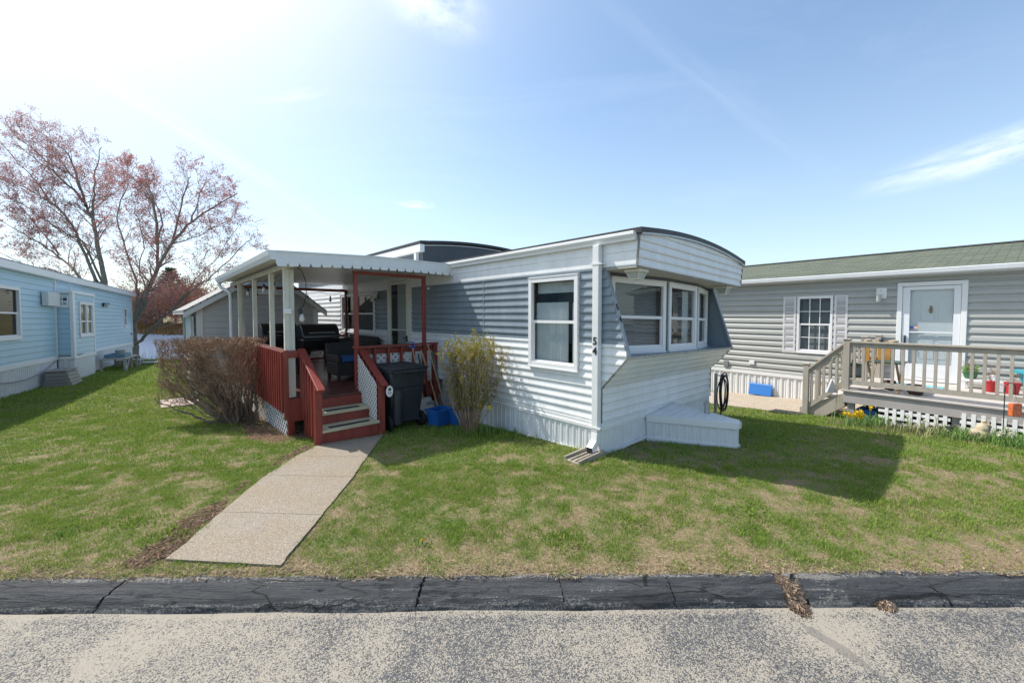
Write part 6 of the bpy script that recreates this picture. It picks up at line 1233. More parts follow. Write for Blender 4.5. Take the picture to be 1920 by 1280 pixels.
# grey louvred resin box by the skirting
g_=GZ(*LF.W((.4,2.6,0))[:2]); t=thing('resin_box','taupe resin storage box with louvred sides against the blue house skirting','storage box',LF,(.35,2.3,g_)); RES=mat('taupe_resin',(.25,.225,.205),.6,var=.08,dirt=.15)
b=MB(); b.add([(.08,1.72,g_),(.62,1.72,g_),(.62,2.72,g_),(.08,2.72,g_),(.14,1.84,g_+.43),(.50,1.84,g_+.43),(.50,2.62,g_+.43),(.14,2.62,g_+.43)],[(0,3,2,1),(4,5,6,7),(0,1,5,4),(1,2,6,5),(2,3,7,6),(3,0,4,7)]); b.build('body',RES,t,bevel=.01)
for i in range(4):
    z=g_+.05+.09*i; k=.62-.12*(z-g_)/.43+.012; b=MB(); b.add([(k-.005,1.80,z),(k-.005,2.64,z),(k-.03,2.64,z+.075),(k-.03,1.80,z+.075),(k+.012,1.80,z),(k+.012,2.64,z),(k-.012,2.64,z+.07),(k-.012,1.80,z+.07)],[(0,3,2,1),(4,5,6,7),(0,1,5,4),(1,2,6,5),(2,3,7,6),(3,0,4,7)]); b.build('louvre',RES,t)
    b=MB(); y=1.72+.12*(z-g_)/.43-.012; b.add([(.14,y,z),(.56,y,z),(.55,y+.02,z+.07),(.15,y+.02,z+.07),(.14,y-.012,z),(.56,y-.012,z),(.55,y+.0,z+.07),(.15,y+.0,z+.07)],[(0,3,2,1),(4,5,6,7),(0,1,5,4),(1,2,6,5),(2,3,7,6),(3,0,4,7)]); b.build('louvre',RES,t)
b=MB(); b.box(.10,.54,1.80,2.66,g_+.43,g_+.465); b.build('lid',RES,t,bevel=.01)
# wooden bench-like steps with a blue tray beyond the bay
def LG(w,a): return GZ(*LF.W((w,a,0))[:2])-(-.0125*a if False else 0)+.0125*a
g_=LG(.5,7.5)
t=thing('wooden_platform','weathered grey wooden side steps beyond the bay of the blue house','steps',LF,(.5,7.5,g_))
for i,(a0,a1,w0,w1,z) in enumerate(((6.0,8.0,.25,.95,.48),(8.05,8.75,.30,1.0,.26),(8.4,9.1,.75,1.45,.10))):
    b=MB(); b.box(w0,w1,a0,a1,g_+z-.05,g_+z); b.build('tread',WEATH,t,bevel=.006)
    for w in (w0+.04,w1-.04):
        for a in (a0+.05,a1-.05): b=MB(); b.box(w-.035,w+.035,a-.035,a+.035,g_-.05,g_+z-.051); b.build('leg',WEATH,t)
b=MB(); b.bar((.93,6.05,g_+.02),(.93,6.6,g_+.44),.04,.05); b.build('brace',WEATH,t)
t=thing('blue_tray','flat dusty blue wooden tray resting on the weathered steps','tray',LF,(.5,6.8,g_+.48)); b=MB(); b.box(.30,.85,6.35,7.35,g_+.50,g_+.53)
b.build('base',mat('dusty_blue_wood',(.12,.24,.31),.7,var=.15),t)
for q in ((.30,.33,6.35,7.35),(.82,.85,6.35,7.35),(.33,.82,6.35,6.38),(.33,.82,7.32,7.35)): b=MB(); b.box(*q,g_+.53,g_+.60); b.build('side',MATS['dusty_blue_wood'],t)
for a in (6.5,7.2): b=MB(); b.box(.35,.8,a-.03,a+.03,g_+.481,g_+.50); b.build('runner',MATS['dusty_blue_wood'],t)
t=thing('grey_planter','short round grey concrete pot standing on the blue tray','flower pot',LF,(.6,6.9,g_+.53)); b=MB(); b.lathe((.62,6.98,g_+.531),[(.13,0),(.15,.20),(.12,.20)],16); b.build('pot',mat('grey_concrete_pot',(.33,.33,.31),.9),t,smooth=True,angle=30)
t=thing('log_stump','upright brown log standing beneath the weathered steps','log',LF,(.7,7.2,g_)); b=MB(); b.lathe((.72,7.6,g_-.02),[(.15,0),(.13,.2),(.125,.44)],12); b.build('log',BARK,t,smooth=True,angle=30)
# ============================================================= shed
SA=9.2; gs=GZ(*MF.W((-2,SA,0))[:2])
sh=thing('garden_shed','small grey sided gable shed with a white side door behind the porch','shed',MF,(-2.1,10.5,gs))
w0,w1,pk=-3.30,-.58,-1.78
b=MB(); n=40
zs=[-.25]; z=gs+.12; 
def gl(z): return w0+.12 if z<1.95 else w0+ (z-1.92)*(pk-w0)/(2.93-1.92)
def gr(z): return w1-.12 if z<1.95 else w1-(z-1.92)*(w1-pk)/(2.93-1.92)
siding(b,lambda s,d,z:(s,SA-d,z),gl,gr,-.05,2.90,.148,LAP,phase=-.05,amp=1.2); b.build('gable_wall',SSID,sh,recalc=False)
b=MB(); b.box(w0,w1,SA+.005,SA+.02,gs-.1,1.92); b.box(w0,w1,14.0,14.02,gs-.1,2.0); b.build('base_wall',SSID,sh)
for x0,x1 in ((w0,w0+.13),(w1-.13,w1)): b=MB(); b.box(x0,x1,SA-.028,SA+.004,gs-.05,1.93); b.build('corner_board',mat('shed_white_trim',(.62,.62,.61),.5,dirt=.12),sh,bevel=.004)
b=MB(); siding(b,lambda s,d,z:(w0-d,s,z),SA,14.0,gs,1.93,.148,LAP,[(9.45,10.1,.3,1.75),(12.6,13.4,.3,1.75)],phase=-.05); b.build('side_wall',SSID,sh,recalc=False); b=MB(); siding(b,lambda s,d,z:(w1+d,s,z),SA,14.0,gs,1.93,.148,LAP,phase=-.05); b.build('side_wall',SSID,sh,recalc=False)
for (p,q,nm) in (((w0-.24,1.80),(pk,2.95),0),((pk,2.95),(w1+.2,1.82),1)):
    b=MB(); b.add([(p[0],SA-.16,p[1]),(q[0],SA-.16,q[1]),(q[0],14.2,q[1]),(p[0],14.2,p[1]),(p[0],SA-.16,p[1]+.05),(q[0],SA-.16,q[1]+.05),(q[0],14.2,q[1]+.05),(p[0],14.2,p[1]+.05)],[(0,3,2,1),(4,5,6,7),(0,1,5,4),(1,2,6,5),(2,3,7,6),(3,0,4,7)]); b.build('roof',SHL,sh)
    b=MB(); b.bar((p[0],SA-.15,p[1]-.05),(q[0],SA-.15,q[1]-.05),.035,.13,up=(0,1,0)) if False else b.add([(p[0],SA-.165,p[1]-.12),(q[0],SA-.165,q[1]-.12),(q[0],SA-.165,q[1]-.003),(p[0],SA-.165,p[1]-.003),(p[0],SA-.13,p[1]-.12),(q[0],SA-.13,q[1]-.12),(q[0],SA-.13,q[1]-.003),(p[0],SA-.13,p[1]-.003)],[(0,1,2,3),(4,7,6,5),(0,4,5,1),(3,2,6,7),(0,3,7,4),(1,5,6,2)]); b.build('rake_board',MATS['shed_white_trim'],sh)
b=MB(); b.box(w0-.24,w0-.20,SA-.16,14.2,1.76,1.87); b.build('fascia',MATS['shed_white_trim'],sh)
for a0,a1 in ((9.45,10.1),(12.6,13.4)): window(sh,lambda s,d,z:(w0-d,s,z),a0,a1,.35,1.70,fw=.07,cur=None,proud=.03,glassm=GDARK)
for a0,a1 in ((9.30,9.44),(10.11,10.25),(12.45,12.59),(13.41,13.55)): b=MB(); b.box(w0-.03,w0-.012,a0,a1,.35,1.70); b.build('shutter',BLKP,sh)
b=MB(); b.box(w0-.03,w0-.014,10.4,12.3,gs+.1,1.86)
for a in (10.6,11.5): 
    for z in (.2,.7,1.2): b.box(w0-.036,w0-.03,a,a+.55,z,z+.4)
b.build('door',TRIM,sh)
b=MB(); b.box(-2.08,-1.48,SA-.035,SA-.0,2.28,2.48)
for i in range(4): b.box(-2.05,-1.51,SA-.05,SA-.036,2.30+.045*i,2.325+.045*i)
b.build('gable_vent',TRIM,sh)
b=MB(); b.box(w0-.02,w1+.02,SA-.0,14.0,gs-.12,gs+.0); b.build('plinth',mat('shed_concrete',(.42,.41,.39),.9),sh)
c=MF.W((w0-.35,8.4,0)); t=thing('paver_step','pink grey stone slab lying before the shed door','paver',MF,(w0-.4,8.4,0)); b=MB(); zz=GZ(c.x,c.y); b.box(w0-.70,w0-.05,7.9,8.9,zz-.04,zz+.05); b.build('slab',mat('pink_stone',(.40,.32,.28),.9,var=.1),t,bevel=.01)
#PARTS6
# ============================================================= trees
def PXY(px,py,Y): return Vector(((px-960)/FPX*Y,Y,HC+(590-py)/FPX*Y+ (0)))
def grow(mb,tips,p,d,L_,r,lev,rng,up=.15,wob=.35,split=3,minr=.006):
    """grow one branch as a wobbling tapered tube and its side branches"""
    n=max(3,int(L_/.35) if lev>1 else 3); pts=[p.copy()]; rs=[r]; dirs=[d.copy()]
    for i in range(n):
        d=(d+Vector((rng.uniform(-1,1),rng.uniform(-1,1),rng.uniform(-1,1)))*wob*.4+Vector((0,0,up*.25))).normalized(); p=p+d*(L_/n); pts.append(p.copy()); rs.append(max(minr,r*(1-.62*(i+1)/n))); dirs.append(d.copy())
    mb.tube(pts,rs,6 if r>.05 else (4 if r>.015 else 3),cap=False)
    if lev<=0: tips.extend([(pts[-1],dirs[-1]),(pts[-2],dirs[-1])]); return
    if lev<=1: tips.extend(zip(pts[1:],dirs[1:]))
    k=split
    for j in range(k):
        t=.3+.7*(j+rng.random()*.6)/k; i=min(n-1,int(t*n)); ax=dirs[i].orthogonal().normalized(); ax.rotate(Matrix.Rotation(rng.uniform(0,6.28),3,dirs[i])); nd=(dirs[i]*rng.uniform(.6,1)+ax*rng.uniform(.5,.9)).normalized()
        grow(mb,tips,pts[i].lerp(pts[i+1],rng.random()),nd,L_*rng.uniform(.45,.68),rs[i]*.55,lev-1,rng,up,wob,split,minr)
def buds(tips,n,s,rng,spread):
    V=[];F=[]
    for p,d in tips:
        for _ in range(n if rng.random()<.85 else n*2):
            q=p+Vector((rng.gauss(0,1),rng.gauss(0,1),rng.gauss(0,1)))*spread; k=s*rng.uniform(.5,1.4); u=Vector((rng.uniform(-1,1),rng.uniform(-1,1),rng.uniform(-1,1))).normalized(); v=u.orthogonal().normalized()
            j=len(V); V+=[q-u*k,q+v*k*.7,q+u*k,q-v*k*.7]; F.append((j,j+1,j+2,j+3))
    return V,F
def maple(name,label,limbs,Y,seed,L0,nb):
    rng=random.Random(seed); base_=limbs[0][0][0]; o=PXY(base_[0],base_[1],Y); t=thing(name,label,'tree',WF,tuple(o),'red budding maples by the lake')
    trunk=MB(); br=MB(); tips=[]
    for pts,r0,r1 in limbs:
        P=[]; 
        for i,(x,y) in enumerate(pts): 
            v=PXY(x,y,Y); v.y+= (rng.uniform(-.7,.7)*i/len(pts)*2.2 if i else 0); v.x*=v.y/Y; P.append(v)
        # smooth
        Q=[]
        for a,b_,c,d in zip([P[0]]+P[:-2]+[P[-2]],P[:-1],P[1:],P[2:]+[P[-1]]):
            for k in range(4):
                u=k/4; Q.append(.5*((2*b_)+(c-a)*u+(2*a-5*b_+4*c-d)*u*u+(3*b_-a-3*c+d)*u**3))
        Q.append(P[-1]); n=len(Q); rs=[(r0+(r1-r0)*(i/(n-1))**.6)*.74 for i in range(n)]
        Q=[q+Vector((rng.uniform(-1,1),rng.uniform(-1,1),rng.uniform(-1,1)))*.04 for q in Q]
        trunk.tube(Q,rs,9 if r0>.08 else 6,cap=False)
        L_=sum((Q[i+1]-Q[i]).length for i in range(n-1)); m_=max(5,int(L_*2.7))
        for j in range(m_):
            f=.22+.78*(j+rng.random())/m_; i=min(n-2,int(f*(n-1))); d=(Q[i+1]-Q[i]).normalized(); ax=d.orthogonal().normalized(); ax.rotate(Matrix.Rotation(rng.uniform(0,6.28),3,d)); nd=(d*.7+ax*.8+Vector((0,0,.25))).normalized()
            if rs[i]<.2: grow(br,tips,Q[i].copy(),nd,L0*rng.uniform(.5,1)*(1-.45*f),min(rs[i]*.42,.032),2,rng,split=4,minr=.0045)
    trunk.build('trunk',BARK,t,smooth=True,recalc=False); br.build('branches',mat('maple_branch_bark',(.26,.215,.18),.9,var=.3,vscale=5),t,recalc=False)
    V,F=buds(tips,nb,.024,rng,.05); k=MB(); k.v=[tuple(v) for v in V]; k.f=F; k.mi=[0]*len(F); k.build('blossom',BUD,t,recalc=False); return len(tips),t
c1=lambda x,y:(x/2.328,y/2.328+200)
LM=[([c1(585,1100),c1(585,1035),c1(578,960),c1(600,890),c1(640,800),c1(685,730),c1(700,600),c1(688,450),c1(655,350),c1(610,270)],.26,.03),
    ([c1(578,960),c1(630,860),c1(680,740),c1(765,600),c1(850,500),c1(950,420),c1(1050,385)],.20,.025),
    ([c1(588,1035),c1(640,990),c1(690,940),c1(760,880),c1(850,800),c1(930,740),c1(1030,640),c1(1100,580)],.12,.02),
    ([c1(600,870),c1(600,760),c1(560,620),c1(530,500),c1(575,370),c1(560,250)],.09,.015),
    ([c1(765,600),c1(800,470),c1(835,360),c1(850,310)],.08,.02),([c1(700,600),c1(720,480),c1(660,380),c1(560,290)],.07,.015),([c1(850,500),c1(880,420),c1(920,340)],.06,.015),([c1(690,940),c1(770,870),c1(860,760),c1(960,640),c1(1060,500)],.06,.012),
    ([c1(640,800),c1(620,700),c1(640,600),c1(610,480),c1(590,380)],.05,.012),([c1(765,600),c1(850,580),c1(940,540),c1(1060,460)],.05,.012)]
n1,mt=maple('maple_tree','tall forked maple with red buds growing at the end of the blue house',LM,19.8,5,1.85,4)
LM2=[([c1(470,900),c1(462,765),c1(440,600),c1(425,500),c1(400,440),c1(372,370),c1(330,300),c1(290,200)],.22,.03),
     ([c1(425,500),c1(430,400),c1(445,300),c1(470,200)],.11,.02),([c1(400,440),c1(340,370),c1(260,300),c1(180,230),c1(100,160)],.12,.02),([c1(462,850),c1(400,700),c1(330,520),c1(240,430),c1(150,370),c1(40,310)],.15,.02),
     ([c1(440,880),c1(350,740),c1(270,650),c1(160,590),c1(20,500)],.14,.02),([c1(372,370),c1(330,220),c1(250,130),c1(180,80)],.08,.015),([c1(465,800),c1(380,600),c1(300,560),c1(200,480),c1(90,440),c1(-40,430)],.09,.015),([c1(430,840),c1(260,720),c1(130,700),c1(0,640)],.09,.015),
     ([c1(330,300),c1(240,260),c1(140,150),c1(30,120)],.07,.012),([c1(240,430),c1(180,330),c1(90,230),c1(0,130)],.06,.012),([c1(410,470),c1(480,400),c1(520,330)],.06,.012),([c1(270,650),c1(180,520),c1(60,390),c1(-40,330)],.06,.012)]
n2,mt2=maple('maple_tree','wide leaning maple with red buds spreading over the roof of the blue house',LM2,22.5,9,1.9,4)
# ---- far shore: individual reddish trees and one pine
def fartree(seed,hgt,wid,label,loc):
    rng=random.Random(seed); t=thing('shore_tree',label,'tree',WF,(0,0,0),'red budding trees on the far shore')
    b=MB(); tips=[]; p=Vector((0,0,-.3)); k=4
    for j in range(k): d=Vector((rng.uniform(-.35,.35),rng.uniform(-.3,.3),1)).normalized(); grow(b,tips,Vector((rng.uniform(-.3,.3),0,-.3)),d,hgt*rng.uniform(.6,.8),.13,2,rng,up=.1,split=5,minr=.02)
    b.build('trunk',TWIG,t,recalc=False)
    V,F=buds([(Vector((q.x*wid,q.y*wid,q.z)),d) for q,d in tips],9,.10,rng,.35); c=MB(); c.v=[tuple(v) for v in V]; c.f=F; c.mi=[0]*len(F); c.build('crown',FARR,t,recalc=False); t.location=loc; return t
pro=[]
spots=[(-77,81.5,6.5),(-72.5,79,7.4),(-69.5,76,7.8),(-66.8,74.5,7.6),(-63.8,70,8.2),(-60.8,68.5,7.9),(-58.5,66.8,7.4),(-55.5,66,8.0),(-52.5,64.5,7.5),(-49,66,7.2),(-45.5,64.5,7.6),(-81,86,6.6),(-86,92,7.5),(-70,86,8.8),(-63,80,9.0),(-57,76,8.8),(-51,74,8.6),(-75,92,8),(-92,99,7)]
LBF=['reddish budding tree on the far shore standing %s'%s for s in ('at the waterline left of the pine','just behind the shoreline scrub','among the tallest of the red row','half hidden behind its neighbours')]
for i,(x,y,hh) in enumerate(spots):
    z=gzb=float(np.interp(y-shore(x),[-1,0,1,5,14,60],[-1.6,-1.3,-.9,-.2,.9,2.0]))
    if i<3: t=fartree(100+i,6.,1.2,'reddish budding shrubby tree standing on the far shore of the lake',(x,y,z)); t.scale=(1,1,hh/6.*.85); pro.append(t)
    else: c=copy_thing(pro[i%3],(x,y,z),rotz=i*1.3); c.scale=(1.05,1.05,hh/6*.85)
t=thing('pine_tree','dark green pine rising above the red trees across the lake','tree',WF,(0,0,0)); b=MB(); b.tube([(0,0,0),(0,0,9.5)],[.22,.04],7); b.build('trunk',BARK,t,smooth=True)
rng=random.Random(3); V=[];F=[]
for lay in range(9):
    z=5.2+lay*.55; rr=3.2*(1-lay/9.5)
    for k in range(9):
        a=k*.7+lay*1.1+rng.uniform(-.3,.3)
        for s in range(60):
            u=rng.random()**.6; q=Vector((math.cos(a)*rr*u,math.sin(a)*rr*u,z+.25*u+rng.gauss(0,.12)))+Vector((rng.gauss(0,.22),rng.gauss(0,.22),0)); d=Vector((rng.uniform(-1,1),rng.uniform(-1,1),rng.uniform(0,.7))).normalized()*.22; v=d.orthogonal().normalized()*.06; j=len(V); V+=[q-d,q+v,q+d,q-v]; F.append((j,j+1,j+2,j+3))
c=MB(); c.v=[tuple(v) for v in V]; c.f=F; c.mi=[0]*len(F); c.build('crown',PINE,t,recalc=False); t.location=(-76.5,90,1.0); t.scale=(1.15,1.15,1.12)
ORD='first second third fourth fifth sixth seventh eighth ninth tenth eleventh twelfth thirteenth fourteenth fifteenth sixteenth seventeenth eighteenth nineteenth'.split()
fts=sorted([o for o in bpy.data.objects if o.name.startswith('shore_tree')],key=lambda o:o.location.x/o.location.y)
for k,o in enumerate(fts): o['label']='red budding tree across the lake, %s from the left, %s'%(ORD[k],'at the waterline' if o.location.y-shore(o.location.x)<7 else 'set back behind the front row')
# scrub and grasses along both shores
V=[];F=[]
for i in range(26000):
    x=rng.uniform(-100,-40); y=shore(x)+rng.gauss(1.2,1.6)+.3; z=float(np.interp(y-shore(x),[-1,0,1,5,14],[-1.4,-1.3,-.9,-.2,.9])); h_=rng.uniform(.2,1.1); a=rng.uniform(0,3.14); w=.10; j=len(V)
    V+=[(x-w*math.cos(a),y-w*math.sin(a),z),(x+w*math.cos(a),y+w*math.sin(a),z),(x+rng.uniform(-.2,.2),y,z+h_)]; F.append((j,j+1,j+2))
b=MB(); b.v=V; b.f=F; b.mi=[0]*len(F); tag(b.build('shore_scrub',island('scrub',[(.20,.13,.06),(.30,.20,.09),(.22,.10,.05)],.9),recalc=False),'rusty brown scrub along the far waterline','scrub',kind='stuff')
V=[];F=[]
for i in range(900):
    x=rng.uniform(-21,-8); y=19.5+rng.uniform(0,.9); z=GZ(x,y); h_=rng.uniform(.2,1.0); dx=rng.gauss(0,.12); w=.007; j=len(V)
    V+=[(x-w,y,z),(x+w,y,z),(x+dx,y,z+h_)]; F.append((j,j+1,j+2))
b=MB(); b.v=V; b.f=F; b.mi=[0]*len(F); tag(b.build('bank_weeds',TWIG,recalc=False),'sparse dead weed stems at the edge of the lawn above the lake','weeds',kind='stuff')
# ============================================================= shrubs and flowers
def bareshrub():
    rng=random.Random(21); b1=Vector((-4.72,6.72,GZ(-4.72,6.72))); t=thing('bare_shrub','large bare brown clipped bush standing beside the red deck','shrub',WF,tuple(b1))
    X0,X1,Y0,Y1,ZT=-5.74,-4.34,6.28,7.25,1.37; big=MB(); tw=MB(); C=Vector(((X0+X1)/2,(Y0+Y1)/2,0))
    def top(p): return ZT+.035*mn.noise(Vector((p.x*4,p.y*4,0)))
    def low(x): return .08+max(0,(-4.95-x))*.32+max(0,(x+4.55))*.5
    bases=[(-4.78,6.68),(-4.70,6.80),(-4.58,6.86),(-4.66,6.66),(-4.50,6.92)]
    def twig(p,d,n,step,r,lev):
        pts=[p.copy()]
        for k in range(n):
            d=(d+Vector((rng.gauss(0,.22),rng.gauss(0,.22),rng.gauss(0,.16)+.07))).normalized(); q=pts[-1]+d*step
            if ((q.x-C.x)/((X1-X0)/2+.05))**4+((q.y-C.y)/((Y1-Y0)/2+.05))**4>1.0+.25*mn.noise(q*5) or q.z>top(q) : break
            pts.append(q)
            if lev and rng.random()<.75: ax=d.orthogonal().normalized(); ax.rotate(Matrix.Rotation(rng.uniform(0,6.28),3,d)); twig(q,(d+ax*rng.uniform(.5,1.1)).normalized(),rng.choice((2,3,3,4)),step*.8,r*.75,lev-1)
        if len(pts)>1: tw.tube(pts,[max(.0016,r*(1-.5*k/len(pts))) for k in range(len(pts))],3,cap=False)
    for i in range(112):
        bx_,by_=rng.choice(bases); f=rng.random()
        if f<.5: T=Vector((rng.uniform(X0,X1),rng.uniform(Y0,Y1),ZT))
        elif f<.8: x=X0+abs(rng.gauss(0,.1)); T=Vector((x,rng.uniform(Y0,Y1),rng.uniform(.28,ZT)))
        elif f<.9: T=Vector((X1,rng.uniform(Y0,Y1),rng.uniform(.5,ZT)))
        else: x=rng.uniform(X0,X1); T=Vector((x,Y0+.05,rng.uniform(max(.2,low(x)),ZT)))
        p=Vector((bx_+rng.gauss(0,.035),by_+rng.gauss(0,.035),GZ(bx_,by_)-.02)); m=p.lerp(T,.45)+Vector((rng.gauss(0,.09),rng.gauss(0,.09),-.08+rng.gauss(0,.05)))
        if f>=.5: m.z=max(m.z,.12)
        r0=rng.choice((.007,.010,.013,.018,.026)); n=13; pts=[]; 
        for k in range(n+1):
            u=k/n; q=p*(1-u)**2+m*2*u*(1-u)+T*u*u+Vector((rng.gauss(0,.012),rng.gauss(0,.012),rng.gauss(0,.010)))*(0 if k==0 else 1); pts.append(q)
        big.tube(pts,[max(.0028,r0*(1-.82*k/n)) for k in range(n+1)],5 if r0>.012 else 4,cap=False)
        for k in range(3,n+1):
            u=k/n; d=(pts[k]-pts[k-1]).normalized()
            for _ in range(0 if u<.5 else (1 if u<.78 else 5)):
                ax=d.orthogonal().normalized(); ax.rotate(Matrix.Rotation(rng.uniform(0,6.28),3,d)); twig(pts[k].copy(),(d*.8+ax*rng.uniform(.4,1.)+Vector((0,0,.15))).normalized(),rng.choice((3,4,5)),rng.uniform(.03,.06),.0042,1)
    for bx_,by_ in bases: b_=Vector((bx_,by_,GZ(bx_,by_)-.05)); big.tube([b_,b_+Vector((rng.uniform(-.06,.02),0,.16)),b_+Vector((rng.uniform(-.14,.02),rng.uniform(-.05,.05),.34))],[.034,.026,.016],7,cap=False)
    big.build('stems',TWIG,t,recalc=False); tw.build('twigs',TWIG2,t,recalc=False); return len(tw.f)
nsh=bareshrub()
def forsythia():
    rng=random.Random(4); c=Vector((-.64,6.06,GZ(-.64,6.06))); t=thing('budding_shrub','upright shrub with yellow green opening leaves against the white siding','shrub',WF,tuple(c)); b=MB(); lv=[];tp=[]
    for i in range(64):
        a=rng.uniform(0,6.28); s=rng.random()**.6; p=c+Vector((math.cos(a)*.10*s,math.sin(a)*.10*s,-.01)); e=Vector((c.x+.02+math.cos(a)*.56*s,c.y+math.sin(a)*.34*s,1.31)); L_=1.0; d=((e-p).normalized()*1.0+Vector((math.cos(a),math.sin(a),0))*.14).normalized(); n=14; pts=[p.copy()]; H=rng.uniform(.80,1.0) if s>.3 else rng.uniform(.93,1.0)
        for k in range(n):
            u=(k+1)/n*H; q=p.lerp(e,u)+Vector((math.cos(a),math.sin(a),0))*.10*math.sin(u*3.1)*s+Vector((rng.gauss(0,.012),rng.gauss(0,.012),0)); pts.append(q)
            if k>2 and rng.random()<.8:
                a2=rng.uniform(0,6.28); L2=rng.uniform(.08,.26); e2=q+Vector((math.cos(a2)*L2*.55,math.sin(a2)*L2*.5,L2*.9)); 
                if e2.z<1.36: b.tube([q,q.lerp(e2,.5)+Vector((math.cos(a2),math.sin(a2),0))*.015,e2],[.0035,.003,.002],3,cap=False); 
                for _ in range(5): (tp if e2.z>1.14 else lv).append(q.lerp(e2,rng.uniform(.2,1)))
            if k>3: (tp if q.z>1.17 else lv).append(q)
        b.tube(pts,[.0065-.0038*k/n for k in range(n+1)],4,cap=False)
    b.build('stems',TWIG2,t,recalc=False)
    for nm,L_,m_,s,kk in (('leaves',lv,island('young_leaf',[(.10,.13,.04),(.20,.22,.06),(.30,.26,.06),(.14,.16,.06)],trans=.3),.013,4),('golden_tips',tp,FSY,.0125,7)):
        V=[];F=[]
        for q in L_:
            for _ in range(kk):
                p=q+Vector((rng.gauss(0,.012),rng.gauss(0,.012),rng.gauss(0,.012))); u=Vector((rng.uniform(-1,1),rng.uniform(-1,1),rng.uniform(.0,1.3))).normalized(); v=u.orthogonal().normalized(); k=s*rng.uniform(.6,1.4); j=len(V); V+=[p,p+u*k+v*k*.4,p+u*k*2,p+u*k-v*k*.4]; F.append((j,j+1,j+2,j+3))
        m=MB(); m.v=[tuple(v) for v in V]; m.f=F; m.mi=[0]*len(F); m.build(nm,m_,t,recalc=False)
forsythia()
def clump(name,label,c,n,rx_,ry_,h,flw,mp_,seed,group=None,cat='flowers',pm=None,fs=.035,gmat=None):
    rng=random.Random(seed); g_=GZ(c[0],c[1]); t=thing(name,label,cat,WF,(c[0],c[1],g_),group); V=[];F=[]
    for i in range(n):
        x=c[0]+rng.gauss(0,.5)*rx_; y=c[1]+rng.gauss(0,.5)*ry_; z=GZ(x,y); a=rng.uniform(0,6.28); L_=h*rng.uniform(.5,1.1); le=rng.uniform(.1,.55)*L_; w=.006; ca,sa=math.cos(a),math.sin(a); j=len(V)
        for k in range(4):
            u=k/3; X_=x+ca*le*u*u; Y_=y+sa*le*u*u; Z_=z+L_*(u-.25*u*u); ww=w*(1-.75*u); V+=[(X_-sa*ww,Y_+ca*ww,Z_),(X_+sa*ww,Y_-ca*ww,Z_)]
        for k in range(3): F.append((j+2*k,j+2*k+1,j+2*k+3,j+2*k+2))
    m=MB(); m.v=V; m.f=F; m.mi=[0]*len(F); m.build('leaves',gmat or DAFL,t,recalc=False)
    for (fx,fy,fh) in flw:
        p=Vector((fx,fy,GZ(fx,fy)+fh)); s=MB(); s.tube([(fx+.02,fy+.02,GZ(fx,fy)),(fx+.01,fy+.01,p.z-.05),tuple(p)],.004,4); s.build('stem',DAFL,t)
        m=MB(); face=Vector((rng.uniform(-.5,.5),-1,.25)).normalized(); u=face.orthogonal().normalized(); 
        for k in range(6):
            d=u.copy(); d.rotate(Matrix.Rotation(k*math.pi/3+rng.uniform(-.1,.1),3,face)); e=d.cross(face); r_=fs; m.add([p,p+d*r_*.6+e*r_*.34,p+d*r_*1.25+face*.004,p+d*r_*.6-e*r_*.34],[(0,1,2,3)])
        q=p+face*.001; m.add([q+ (u*math.cos(k*.785)+u.cross(face)*math.sin(k*.785))*r_*.25 for k in range(8)]+[q+face*r_*.7+(u*math.cos(k*.785)+u.cross(face)*math.sin(k*.785))*r_*.38 for k in range(8)],[(k,(k+1)%8,8+(k+1)%8,8+k) for k in range(8)]); m.build('flower',pm or PET,t,recalc=False)
fx=lambda px,py,Y:PXY(px,py,Y)
def fl(lst,Y): 
    o=[]
    for px,py in lst:
        x=(px-960)/FPX*Y; z=HC-(py-590)/FPX*Y; o.append((x,Y,max(.1,z-GZ(x,Y))))
    return o
clump('daffodil_clump','two yellow daffodils at the foot of the budding shrub',(-.42,5.92),60,.30,.16,.26,fl([(917,765),(898,762)],5.90),0,1,'daffodils')
clump('daffodil_clump','narrow grey green leaves left of the budding shrub base',(-.95,5.95),30,.25,.12,.18,[],0,2,'daffodils',cat='plant')
clump('daffodil_clump','big yellow daffodil bunch at the left end of the bed by the grey deck',(6.07,6.74),300,.60,.28,.26,fl([(1596,777),(1588,776),(1619,773),(1623,779),(1614,780),(1618,783),(1611,774),(1637,765),(1600,781),(1608,778)],6.66),0,3,'daffodils',fs=.05)
clump('daffodil_clump','pale green leafy clump between the two solar lights',(6.40,6.22),260,.62,.34,.20,fl([(1763,785),(1708,782),(1740,790),(1725,800)],6.15),0,4,'daffodils',pm=PETW,cat='plant',fs=.03,gmat=island('pale_weed',[(.12,.17,.06),(.24,.26,.11),(.30,.24,.14)]))
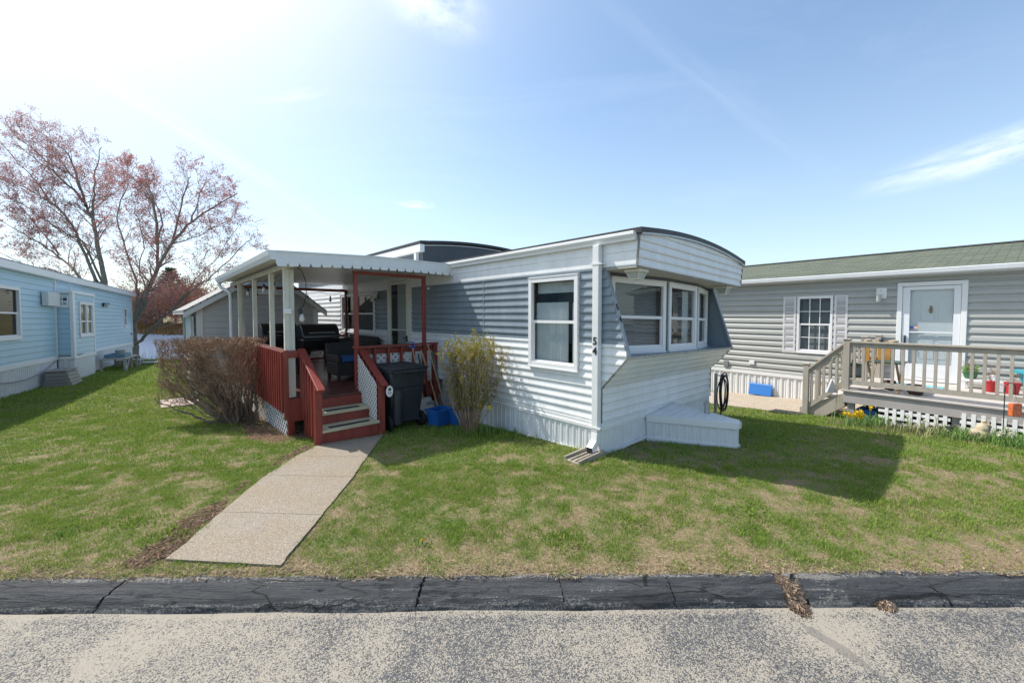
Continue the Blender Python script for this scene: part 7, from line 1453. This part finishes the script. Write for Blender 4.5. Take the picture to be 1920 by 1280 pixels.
clump('daffodil_clump','leafy clump just left of the beige stone figure',(6.60,5.80),220,.34,.22,.22,fl([(1838,812)],5.72),0,5,'daffodils',pm=PETW,cat='plant')
clump('daffodil_clump','pale yellow narcissus clump at the right edge of the photo',(6.93,5.43),420,.5,.30,.25,fl([(1886,813),(1905,815),(1880,818),(1896,805)],5.36),0,6,'daffodils',pm=PETW,fs=.035)
clump('daffodil_clump','thin mixed stems along the white lattice under the grey deck',(6.62,6.08),260,1.0,.5,.20,[],0,7,'daffodils',cat='plant',gmat=MATS['pale_weed'])
for i,(px,py,lab) in enumerate(((788,1029,'single yellow dandelion in the dry grass near the kerb'),(103,1008,'pale green weed tuft with small yellow flowers in the left lawn'))):
    Y=750*1.75/(py-590); x=(px-960)/FPX*Y; clump('dandelion',lab,(x,Y),26 if i==0 else 60,.10,.10,.05,[(x,Y-.02,.045)] if i==0 else [],0,20+i,None,pm=PET,fs=.012)
for i,(px,py) in enumerate(((1060,1020),(1180,985),(1645,945),(1400,965),(310,1010),(235,985))):
    Y=750*1.75/(py-590); x=(px-960)/FPX*Y; clump('grass_tuft',['dark green tuft of longer grass nearest the kerb, in front of the house corner','broad leaved weed tuft in front of number 54','dark green grass tuft right of the big house shadow','bright tuft in the lawn below the hitch cover','green tuft beside the mouth of the front walk','green tuft in the left lawn near the walk'][i],(x,Y),150,.24,.16,.05,[],0,30+i,'longer tufts in the lawn',cat='grass tuft',gmat=island('tuft_green',[(.13,.22,.03),(.26,.34,.06),(.18,.28,.045)],trans=.3))
clump('grass_tuft','row of leaf shoots along the skirting of the blue house bay',tuple(LF.W((.55,4.7,0))[:2]),120,.5,.8,.16,[],0,50,'longer tufts in the lawn',cat='grass tuft',gmat=island('tuft_green',[(.13,.22,.03),(.26,.34,.06),(.18,.28,.045)],trans=.3))
clump('grass_tuft','longer grass growing round the base of the budding shrub',(-.6,5.95),500,.9,.3,.13,[],0,51,'longer tufts in the lawn',cat='grass tuft',gmat=island('tuft_green',[(.13,.22,.03),(.26,.34,.06),(.18,.28,.045)],trans=.3))
for o in bpy.data.objects:
    if 'o' in o: del o['o']
print('TIPS',n1,n2,nsh)
